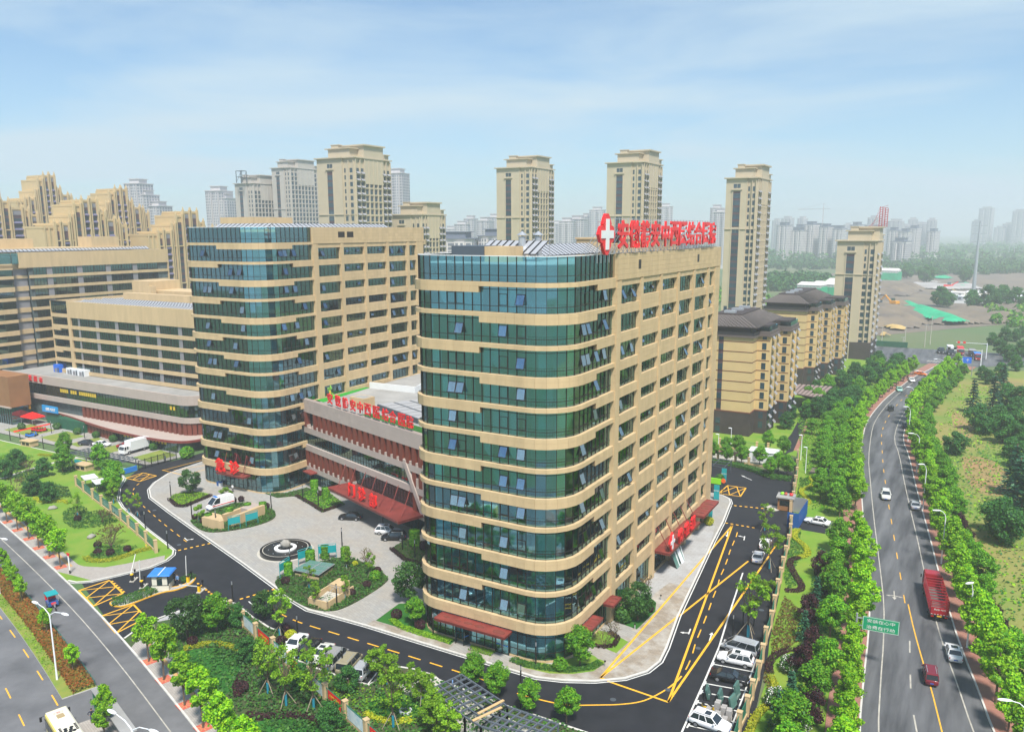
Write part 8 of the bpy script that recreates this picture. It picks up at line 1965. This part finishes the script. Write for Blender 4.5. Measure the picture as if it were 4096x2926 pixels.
for k,(q,n_) in enumerate(zip([(-45.4,173.9),(-43.5,161.3),(-41.4,149.1)],('farthest','middle','nearest'))):
    t=thing('sign_pylon','%s of three tall teal sign pylons beyond the flank canopy' % n_,'sign',(*q,.13),ra(8),'teal sign pylons'); MB().box(-.55,-.12,0,.55,.12,3.2).build('panel','teal',t); o=letters('静安医院',t,(0,-.13,2.0),.28,.01,'road_white'); MB().box(-.6,-.16,0,.6,.16,.15).build('base','steel_grey',t)
t=thing('stop_plate','orange round sign on a black post at the far yellow box','sign',(-43.2,165.2,.13)); MB().box(-.05,-.05,0,.05,.05,3.0).build('post','black_metal',t); MB().tube([(0,-.08,3.1),(0,.05,3.1)],.5,12).build('plate','orange_sign',t)
t=thing('stop_plate','orange octagonal sign beside the fence sapling','sign',(*(-80.1,73.7),.12),ra(20)); MB().box(-.05,-.05,0,.05,.05,2.6).build('post','steel_light',t); MB().tube([(0,-.05,2.6),(0,.05,2.6)],.4,8).build('plate','orange_sign',t)
tag(MB().box(-49.5,171.8,.13,-45.5,172.1,1.4).build('lime_panel','lime'),'lime green hoarding panel at the far corner behind the near tower','hoarding')
t=thing('far_pergola','dark steel pergola corner behind the near tower','pergola',(-49,176,.13))
for k in range(4):MB().bar((-6,k*2,2.8),(3.2,k*2,2.8),.12,.16).build('beam','steel_grey',t); MB().bar((-5+k*2.7,-.2,2.95),(-5+k*2.7,6.2,2.95),.12,.14).build('rafter','steel_grey',t)
for a in (-5,3):MB().bar((a,0,0),(a,0,2.8),.16).build('post','steel_grey',t); MB().bar((a,6,0),(a,6,2.8),.16).build('post','steel_grey',t)
# ramp walls on the first island, skylight box and sunken stair on the second
t=thing('ramp_wall','tan concrete basement ramp walls behind the teal boards','ramp wall',(-124,99,.2))
for nm,q,h in (('wall',[(-1.2,-1.8),(3.8,-1.6),(3.9,-.9),(1.0,1.0),(-1.4,1.0)],1.9),('wall',[(.0,2.0),(.7,2.0),(.7,9.6),(0,9.6)],1.5),('wall',[(3.6,1.0),(4.3,1.0),(4.3,9.0),(3.6,9.0)],2.0),('cover',[(.7,6.0),(3.6,6.0),(3.6,9.4),(.7,9.4)],1.7)):MB().prism(q,0,h).build(nm,'stone_pink' if nm == 'cover' else 'stone_tan',t)
q=[(-93.4,89.3),(-93.8,93.7),(-89.0,94.6),(-88.2,89.9)]; t=thing('skylight_box','low tan box with a dusty glass lid on the sunken-stair island','skylight',(-93.4,89.3,.2)); q=[(a+93.4,b -89.3) for a,b in q]
MB().prism([(.25,.2),(-.1,4.2),(4.2,5.0),(4.9,.8)],0,.95).build('wall','stone_tan',t); MB().prism([(.15,.1),(-.2,4.3),(4.25,5.1),(5,.75)],.62,.86).build('vent_slot','black_metal',t); MB().prism(q,1.0,1.08).build('frame','steel_light',t)
for i in range(3):
    for j in range(2):
        def at(u,v):return tuple(q[0][k]*(1 -u)*(1 -v)+q[1][k]*u*(1 -v)+q[3][k]*(1 -u)*v+q[2][k]*u*v for k in (0,1))
        MB().prism([at(i/3+.02,j/2+.02),at(i/3+.31,j/2+.02),at(i/3+.31,j/2+.47),at(i/3+.02,j/2+.47)],1.09,1.13).build('pane','net_glass',t)
SQ=[(-84.6,82.9),(-79.8,82.7),(-78.6,88.2),(-79.6,89.8),(-82.7,89.9),(-83.4,87.6)]
t=thing('sunken_stair','open tan-walled sunken stair with a handrail near the plaza corner','stair',(-82,86,.2),ra(4)); w=1.9; h=4.2
for b in ((-w,-3.2,-w+.22,2.0),(w -.22,-3.2,w,3.2),(-w,-3.2,w,-2.98)):MB().box(b[0],b[1],-.1,b[2],b[3],1.25).build('wall','stone_tan',t)
MB().box(-w+.2,1.5,0,w+.4,1.72,1.25).box(-w,2.0,0,.2,4.4,1.35).build('cover','stone_tan',t); MB().box(-w+.2,-3,.02,w -.2,1.5,.03).build('shaft_floor','inner_dark',t); m=MB()
for k in range(9):m.box(-w+.25,-2.6+k*.42,.03,w -.25,-2.2+k*.42,.05+k*.06)
m.build('step','concrete',t); m=MB(); m.bar((-.8,-1.8,.3),(-.4,1.4,1.3),.06)
for k in range(7):m.bar((-w+.4+k*.5,1.4,.6),(-w+.4+k*.5,1.4,1.5),.04)
m.bar((-w+.3,1.4,1.5),(w -.3,1.4,1.5),.05); m.build('handrail','steel_light',t)
# steel pergola at the bottom, with planks lying on it
t=thing('steel_pergola','grey steel pergola grid at the bottom of the photo','pergola',(0,0,0)); A_=[(-51.4,69.6),(-50.0,74.0),(-43.2,71.7),(-44.9,67.0)]; B_=[(-44.9,67.0),(-43.2,71.7),(-41.8,71.0),(-42.4,66.4)]; C_=[(-42.4,66.4),(-41.8,71.0),(-35.3,70.9),(-35.9,66.9)]
ZP=3.1
def quad_grid(q,nu,nv):
    l2=lambda a,b,f:(a[0]+(b[0] -a[0])*f,a[1]+(b[1] -a[1])*f)
    for i in range(nu+1):a,b=l2(q[0],q[3],i/nu),l2(q[1],q[2],i/nu); MB().bar((*a,ZP),(*b,ZP),.16,.18).build('beam','pergola_grey',t)
    for j in range(nv+1):a,b=l2(q[0],q[1],j/nv),l2(q[3],q[2],j/nv); MB().bar((*a,ZP+.02),(*b,ZP+.02),.14,.2).build('rafter','pergola_grey',t)
    for p in q:MB().box(p[0] -.1,p[1] -.1,0,p[0]+.1,p[1]+.1,ZP).build('post','pergola_grey',t)
mat('pergola_grey',(.13,.15,.18),.5,metal=.3)
quad_grid(A_,7,4); quad_grid(B_,2,4); quad_grid(C_,7,4)
sheet('pergola_floor',[(-52,68.5),(-51,74.5),(-42,73),(-34,72),(-34,66),(-43,65)],.128,'concrete'); sheet('pergola_path',smooth([(-58.4,70.9),(-58.4,74.7),(-58.0,76.3),(-56.2,76.6),(-54.0,75.7),(-53.3,73.8),(-53.0,72.3),(-52.6,71.2),(-55.7,71.1)],2,True),.129,'concrete')
m=MB(); rd=random.Random(4)
for k in range(26):x,y=-51+rd.random()*14,66.5+rd.random()*5.5; m.bar((x,y,.2),(x+rd.uniform(-.1,.1),y,1.9),.05); m.bar((x,y,rd.uniform(.5,1.8)),(x+1.4,y+rd.uniform(-.4,.4),rd.uniform(.5,1.8)),.05)
tag(m.build('scaffold','steel_light'),'scattered scaffold tubes standing under the steel pergola','scaffold')
for k,(a,b) in enumerate((((-43.8,68.0),(-42.6,71.6)),((-43.6,66.6),(-42.1,70.3)))):tag(MB().bar((*a,ZP+.2),(*b,ZP+.24),.32,.1).build('plank','wood_plank'),'%s of two pale planks lying across the pergola' % ('upper','lower')[k],'plank','planks on the pergola')
# left pergola, ramp, gate, boxes
t=thing('dark_pergola','dark steel pergola over the basement ramp at the left','pergola',(-189,110,.1)); m=MB()
for k in range(5):MB().bar((0,.2+k*1.1,2.8),(19.4,.6+k*1.1,2.8),.14,.2).build('beam','pergola_grey',t)
for k in range(11):MB().bar((.3+k*1.9,0,2.95),(.4+k*1.9,5.2,2.95),.12,.14).build('rafter','pergola_grey',t)
for x in (.4,6.5,13,19):
    for y in (.3,4.8):MB().bar((x,y,0),(x,y,2.8),.18).build('post','pergola_grey',t)
MB().box(1,.6,0,7,.8,1.2).build('teal_wall','teal',t); MB().box(13,-.1,0,19.6,.15,1.2).build('blue_wall','blue_wall',t); MB().box(19.0,0,0,19.3,4.8,1.2).build('blue_wall','blue_wall',t)
letters('停车场',t,(4,.58,.6),.6,.02,'road_white'); sheet('ramp_floor',[(-177,110.2),(-170.5,110.2),(-169.5,114.6),(-177,114.6)],.126,'ramp_green')
t=thing('sliding_gate','dark railed sliding gate between the hospital road and supermarket lot','gate',(-169.4,115.0,.1),ra(92)); m=MB()
for k in range(60):m.bar((k*.18,0,.1),(k*.18,0,2.3),.035)
m.build('bar','black_metal',t); MB().box(0,-.04,.1,10.8,.04,.2).box(0,-.04,2.2,10.8,.04,2.3).build('rail','black_metal',t)
for k in range(7):MB().box(k*1.8 -.06,-.06,0,k*1.8+.06,.06,2.5).build('post','black_metal',t)
for q,lab in zip([(-215.3,115.1),(-181.4,109.0)],('tan vent box beside the far left road','tan vent box below the dark pergola')):
    t=thing('vent_box',lab,'vent box',(*q,.12),ra(4),'tan vent boxes in the garden'); MB().box(-2,-1.1,0,2,1.1,1.3).build('wall','stone_tan',t); MB().box(-2.2,-1.3,1.3,2.2,1.3,1.5).build('lid','stone_tan',t)
    for x in (-1.4,.2):MB().box(x,-1.14,.35,x+1.2,-1.08,1.1).build('louvre','black_metal',t)
for k,q in enumerate([(-167.4,101.5),(-162.4,100.8)]):t=thing('bike_shelter','%s of two pale roofed shelters behind the garden fence' % ('left','right')[k],'shelter',(*q,.12),ra(-20),'pale roofed shelters'); MB().prism([(-2,-1.4),(2,-1.4),(2,1.4),(-2,1.4)],2.3,2.42,bottom=True).build('roof','white_panel',t); [MB().box(a -.06,b -.06,0,a+.06,b+.06,2.3).build('post','steel_grey',t) for a in (-1.8,1.8) for b in (-1.2,1.2)]
t=thing('red_tent','bright red pop-up tent in front of the supermarket','tent',(-240.5,130.4,.03)); MB().hexa([(-3,-2,2.2),(3,-2,2.2),(3,2,2.2),(-3,2,2.2),(-.2,-.15,3.4),(.2,-.15,3.4),(.2,.15,3.4),(-.2,.15,3.4)]).build('roof','red_bright',t); MB().box(-3.02,-2.02,1.9,3.02,2.02,2.2).build('valance','red_bright',t); [MB().box(a -.04,b -.04,0,a+.04,b+.04,2.0).build('leg','steel_light',t) for a in (-2.9,2.9) for b in (-1.9,1.9)]
sheet('supermarket_forecourt',[(-262,119),(-172,119),(-170.5,127),(-174,134),(-262,134)],.017,'plaza_stone')
for k,(a,b) in enumerate(((-240,-226),(-222,-212),(-208,-203),(-196,-190),(-181,-173))):sheet('grass_strip',[(a,121.5),(b,120.8),(b,128.5),(a,129.5)],.024,'lawn_dry')
tag(sheet('red_carpet',[(-235.8,121.9),(-236.0,132.7),(-234.4,131.9),(-234.0,121.2)],.03,'red_bright'),'long red carpet strip before the supermarket','carpet'); del bpy.data.objects['red_carpet']['kind']
x,y=(-126.7,71.8); t=thing('warning_post','white and black post with a red triangle on the upper pavement','sign',(x,y,.13)); MB().cyl(0,0,0,3.1,.11,8).build('post','white_paint',t); MB().cyl(0,0,0,.6,.12,8).build('post_foot','black_metal',t); MB().hexa([(-.5,-.03,3.6),(.5,-.03,3.6),(.5,.03,3.6),(-.5,.03,3.6),(-.05,-.03,2.75),(.05,-.03,2.75),(.05,.03,2.75),(-.05,.03,2.75)]).build('plate','red_sign',t)
for q,lab in zip([(-125.0,84.9)]+[(-82.8,59.8)],('yellow hydrant in the gate corner hedge','red hydrant on the dark oval lawn edge')):t=thing('hydrant',lab,'hydrant',(*q,.12),0,'fire hydrants'); MB().lathe([(.14,0),(.14,.1),(.09,.12),(.09,.6),(.13,.64),(.11,.78),(.02,.84)],n=10).build('body','sign_yellow' if 'yellow' in lab else 'red_sign',t); MB().tube([(-.2,0,.45),(.2,0,.45)],.06,8).build('outlet','steel_light',t)
# tree grates on the pavements
gm_=MB(); gm_.box(-.85,-.85,0,.85,.85,.012,0)
for k in range(8):
    a=k*PI/4; gm_.bar((.2*math.cos(a),.2*math.sin(a),.02),(.75*math.cos(a),.75*math.sin(a),.02),.07,.012,1)
gm_=gm_.mesh('tree_grate',['red_ground','tactile'])
for k,(x,y) in enumerate([(-161,80.1),(-154.8,78.7),(-148.4,77.2),(-142.4,75.6),(-136.7,74.2),(-130.7,72.6),(-90.6,60.4),(-85,58.5),(-78,56.1),(-72.4,54.2)]):tag(put('tree_grate',gm_,None,(x,y,.128),None,ra(-16)),'square red tree grate on the %s pavement, %s from the photo left' % (('upper',nth(k)) if k<6 else ('lower',nth(k -6))),'tree grate','red tree grates on the avenue pavements')
# bus shelter and median railing
t=thing('bus_shelter','long grey-roofed bus shelter at the bottom edge','bus shelter',(-80.8,48.9,.14),ra(-18)); MB().box(-6,-.75,2.55,6,.75,2.7).build('roof','roof_deck',t); [MB().box(a -.07,.45,0,a+.07,.6,2.55).build('post','steel_grey',t) for a in (-5.5,-1.8,1.8,5.5)]; [MB().box(a,.5,.5,a+3.2,.54,2.2).build('glass_panel','glass_dark',t) for a in (-5.3,-1.6,2)]; MB().box(-6.0,-.6,.1,-5.85,.6,2.5).build('advert_panel','mesh_green',t); MB().box(-4,.05,.42,4,.4,.5).build('bench','steel_light',t)
t=thing('median_railing','low dark green railing along the rust-red median hedge','railing',(0,0,0)); rl=resample([p for p in offset(AVE,-6.15) if -262<p[0]<-90],2.0); m=MB()
for a,b in zip(rl,rl[1:]):m.bar((*a,.75),(*b,.75),.05); m.bar((*a,.3),(*b,.3),.04)
m.build('rail','mesh_green',t); pm=MB().box(-.03,-.03,.1,.03,.03,.85).mesh('post','mesh_green')
for a in rl:put('post',pm,t,(*a,0))
# signs on the right-hand road
t=thing('road_sign','green overhead road sign with two lines of white characters','sign',(-9.6,105.6,.13),ra(6)); MB().tube([(0,0,0),(0,0,7.2)],[.16,.12],8).build('pole','steel_light',t); MB().bar((0,0,6.6),(4.8,0,6.6),.12).bar((0,0,5.6),(4.8,0,5.6),.1).build('arm','steel_light',t); MB().box(.7,-.12,5.15,5.0,-.06,7.0).build('panel','green_sign',t) if 'green_sign' in MATS else (mat('green_sign',(.005,.28,.12),.4),MB().box(.7,-.12,5.15,5.0,-.06,7.0).build('panel','green_sign',t))
letters('安装在心中',t,(2.85,-.13,6.5),.5,.02,'road_white','lettering',0,1.25); letters('治费在行动',t,(2.85,-.13,5.65),.5,.02,'road_white','lettering',0,1.25); m=MB(); [m.box(.72,-.125,z,4.98,-.118,z+.05) for z in (5.18,6.92)]; [m.box(x,-.125,5.2,x+.05,-.118,6.95) for x in (.74,4.9)]; m.build('border','road_white',t)
x,y=(-3.2,382.7); t=thing('road_sign','blue direction sign before the crossroads','sign',(1.5,352,.13),ra(10)); MB().tube([(0,0,0),(0,0,7.4)],[.16,.12],8).build('pole','steel_light',t); MB().bar((0,0,6.4),(-4,0,6.4),.12).build('arm','steel_light',t); MB().box(-6.2,-.1,5.0,-.5,-.04,7.4).build('panel','sign_blue',t); letters('宿松路',t,(-4.4,-.11,6.6),.7,.02,'road_white'); letters('长安路',t,(-4.4,-.11,5.6),.7,.02,'road_white'); letters('↑',t,(-1.8,-.11,6.2),1.2,.02,'road_white')
for k,(x,y,a,L_) in enumerate(((6.5,404,186,12),(4.5,380,176,13))):
    t=thing('signal_gantry','%s white signal arm over the crossroads' % ('far','near')[k],'traffic light',(x,y,0),ra(a),'signal arms at the crossroads'); MB().tube([(0,0,0),(0,0,7.0)],[.2,.14],8).build('pole','lamp_white',t); MB().bar((0,0,6.6),(L_,0,6.8),.16).build('arm','lamp_white',t)
    for q in (L_ -1,L_ -3.2):MB().box(q -.5,-.2,6.4,q+.5,.2,7.3).build('signal_head','red_sign' if k == 0 else 'black_metal',t)
tag(MB().box(-56,425,0,-26,425.3,2.6).build('green_hoarding','green_screen'),'long green hoarding beyond the crossroads','hoarding','green hoardings')
# things by the right-hand fence
t=thing('gate_booth','brown gate booth with a cluttered flat roof by the blue gate','booth',(-29.6,162.6,.02),ra(4)); MB().box(-1.5,-1.2,.1,1.4,1.3,2.7).build('wall','brown_stone',t); MB().box(-1.1,-1.24,1.1,1.0,-1.18,2.2).build('window','glass_dark',t); MB().box(-1.8,-1.6,2.7,1.7,1.7,2.95).build('roof','roof_deck',t)
for k,(a,c_) in enumerate(((-.9,'lime'),(-.2,'red_ground'),(.9,'red_sign'))):tag(MB().ball((0,0,.3),(.4,.35,.3),8,5,0,.15).build('bundle',c_,None,(-29.6+a,162.8,2.97)),'%s bundle lying on the gate booth roof' % ('greenish','pinkish','red')[k],'bundle','bundles on the gate booth roof')
MB2=MB(); MB2.lathe([(1.6,0),(1.6,.15),(.05,.16)],n=20); tag(MB2.build('round_island','concrete',None,(-32.2,161.8,.012)),'small round pale island left of the gate booth','traffic island')
t=thing('blue_gate','open blue sheet-metal gate across the driveway','gate',(-27.2,152.6,.03)); MB().box(-.2,0,0,1.9,.08,3.0).build('leaf','blue_gate',t); MB().box(1.82,.1,0,1.9,9.2,3.0).build('leaf','blue_gate',t); MB().box(-1.2,9.0,.1,1.7,9.1,3.2).build('grey_leaf','steel_light',t); m=MB(); [m.box(1.76,.3+k*1.1,0,1.95,.38+k*1.1,3.0) for k in range(8)]; m.build('rib','blue_gate',t)
tag(MB().prism([(-29.8,190),(-27.4,189.5),(-27.2,194),(-30,195)],.03,.35).build('rubble_patch','rubble'),'rubble patch at the foot of the lamp post on the verge','rubble')
t=thing('site_cabin','long white site cabin with a ribbed roof on the service lane','cabin',(-41.6,196.5,.05),ra(2)); MB().box(-3.2,-2.2,0,3.2,2.2,2.6).build('wall','cabin_white',t); MB().hexa([(-3.4,-2.4,2.6),(3.4,-2.4,2.6),(3.4,2.4,2.6),(-3.4,2.4,2.6),(-3.3,-.1,3.1),(3.3,-.1,3.1),(3.3,.1,3.1),(-3.3,.1,3.1)]).build('roof','white_panel',t); [MB().box(-3.3+k*1.3,-2.42,2.58,-3.24+k*1.3,2.42,2.66).build('roof_rib','steel_light',t) for k in range(6)]; letters('项目部',t,(1.6,-2.22,1.5),.6,.02,'sign_blue'); MB().box(-2.4,-2.24,.1,-1.6,-2.18,2.0).build('door','steel_light',t)
# stacks of grey blocks and glass racks in the free bays
bl=MB().box(-.3,-.2,0,.3,.2,.22).mesh('block','gravel'); rd=random.Random(8)
for k,(x,y) in enumerate(((-22.9,86.0),(-22.0,86.2),(-21.2,85.9),(-20.5,85.6),(-21.6,84.7),(-20.7,84.4))):
    t=thing('block_stack','stack of pale grey blocks in the parking bay, %s' % ('leftmost','tall one second from left','third from left at the back','rightmost at the back','nearest left','nearest right')[k],'blocks',(x,y,.02),.1,'stacks of grey blocks in the parking bay')
    for i in range((3,7,6,6,5,4)[k]):
        for j in range(2):put('block',bl,t,(rd.uniform(-.04,.04)+j*.02,(j -.5)*.44,i*.23))
for k,(x,y) in enumerate(((-24.0,89.0),(-22.4,88.8),(-20.9,90.6),(-20.8,88.3))):
    t=thing('glass_rack','rack of dark glass sheets in the parking bay, %s' % ('leftmost','second from left','tall one by the fence','nearest the fence')[k],'glass rack',(x,y,.02),ra(100 -6*k),'racks of glass sheets'); h=(1.3,1.4,1.9,1.5)[k]
    for i in range(4):MB().hexa([(-.8,-.3+i*.07,.12),(.8,-.3+i*.07,.12),(.8,-.27+i*.07,.12),(-.8,-.27+i*.07,.12),(-.8,.0+i*.07,h),(.8,.0+i*.07,h),(.8,.03+i*.07,h),(-.8,.03+i*.07,h)]).build('sheet','net_glass',t)
    MB().box(-.9,-.4,0,.9,.4,.1).bar((-.8,.35,.1),(-.8,.3,h*.9),.07).bar((.8,.35,.1),(.8,.3,h*.9),.07).build('stand','black_metal',t)
for k,y in enumerate((123.2,125.6)):
    t=thing('leaning_glass','%s stack of glass sheets leaning on the wall below the flank canopy' % ('nearer','farther')[k],'glass sheets',(-40.2,y,.14),0,'glass sheets leaning below the flank canopy')
    for i in range(3):MB().hexa([(.9 -i*.12,i*.5,0),(.93 -i*.12,i*.5,0),(.93 -i*.12,i*.5+1.3,0),(.9 -i*.12,i*.5+1.3,0),(-.1,i*.5,2.3),(-.07,i*.5,2.3),(-.07,i*.5+1.3,2.3),(-.1,i*.5+1.3,2.3)]).build('sheet','net_glass' if (i+k) % 2 == 0 else 'white_panel',t)
# doors of the near tower
for lab,x,sw in (('open glass double door under the long front canopy',-57.2,1.2),('closed glass double door with blue push bars on the near tower front',-50.9,0)):
    t=thing('entrance_door',lab,'door',(x,85.25,.14)); MB().box(-1.1,-.06,2.75,1.1,.06,2.9).box(-1.1,-.06,0,-1.0,.06,2.8).box(1.0,-.06,0,1.1,.06,2.8).build('frame','black_metal',t)
    for s_ in (-1,1):
        m=MB(); w_=.98
        for b in ((0,0,.08),(0,2.62,.08)):m.box(0,-.03,b[1],w_,.03,b[1]+b[2])
        m.box(0,-.03,0,.07,.03,2.7); m.box(w_ -.07,-.03,0,w_,.03,2.7); o=m.build('leaf','black_metal',t,(-s_*1.0,0,0)); o.rotation_euler=(0,0,(0 if s_>0 else PI) -s_*sw)
        for nm,mm,b in (('leaf_glass','glass',(.07,-.01,.08,w_ -.07,.01,2.62)),('push_bar','blue_roof',(.1,-.05,1.2,w_ -.05,-.03,1.32)),('pull_handle','steel_light',(w_ -.16,-.08,.8,w_ -.1,-.03,1.9))):
            q=list(b)
            if s_<0 and nm != 'leaf_glass':q[1],q[4]=-q[4],-q[1]
            MB().box(*q).build(nm,mm,o)
t=thing('garden_vent','round white-rimmed vent in the small lawn by the parking','vent',(*(-54.1,68.2),.13)); MB().lathe([(.75,0),(.75,.2),(.5,.22),(.48,.1)],n=20).build('rim','white_paint',t); MB().lathe([(.49,.12),(.02,.13)],n=16).build('grate','steel_grey',t)
for k,q in enumerate([(-37.6,89.1),(-37.9,100.4)]+[(-37.8,111.0)]):t=thing('bollard_light','short grey bollard light on the flank lawns, %s' % ('the nearest','second nearest','the farthest')[k],'bollard',(*q,.13),0,'bollard lights'); MB().cyl(0,0,0,.65,.09,8).build('post','steel_light',t); MB().cyl(0,0,.65,.8,.13,8).build('cap','black_metal',t)
for k,q in enumerate([(-143.1,116.3),(-142.5,116.3)]):t=thing('blue_bin','%s blue bin by the second tower glass' % ('left','right')[k],'bin',(*q,.14),0,'blue bins'); MB().hexa([(-.3,-.3,0),(.3,-.3,0),(.3,.3,0),(-.3,.3,0),(-.36,-.36,.8),(.36,-.36,.8),(.36,.36,.8),(-.36,.36,.8)]).build('body','blue_gate' if k == 0 else 'cabin_white',t); MB().box(-.38,-.38,.8,.38,.38,.88).build('lid','blue_gate',t)
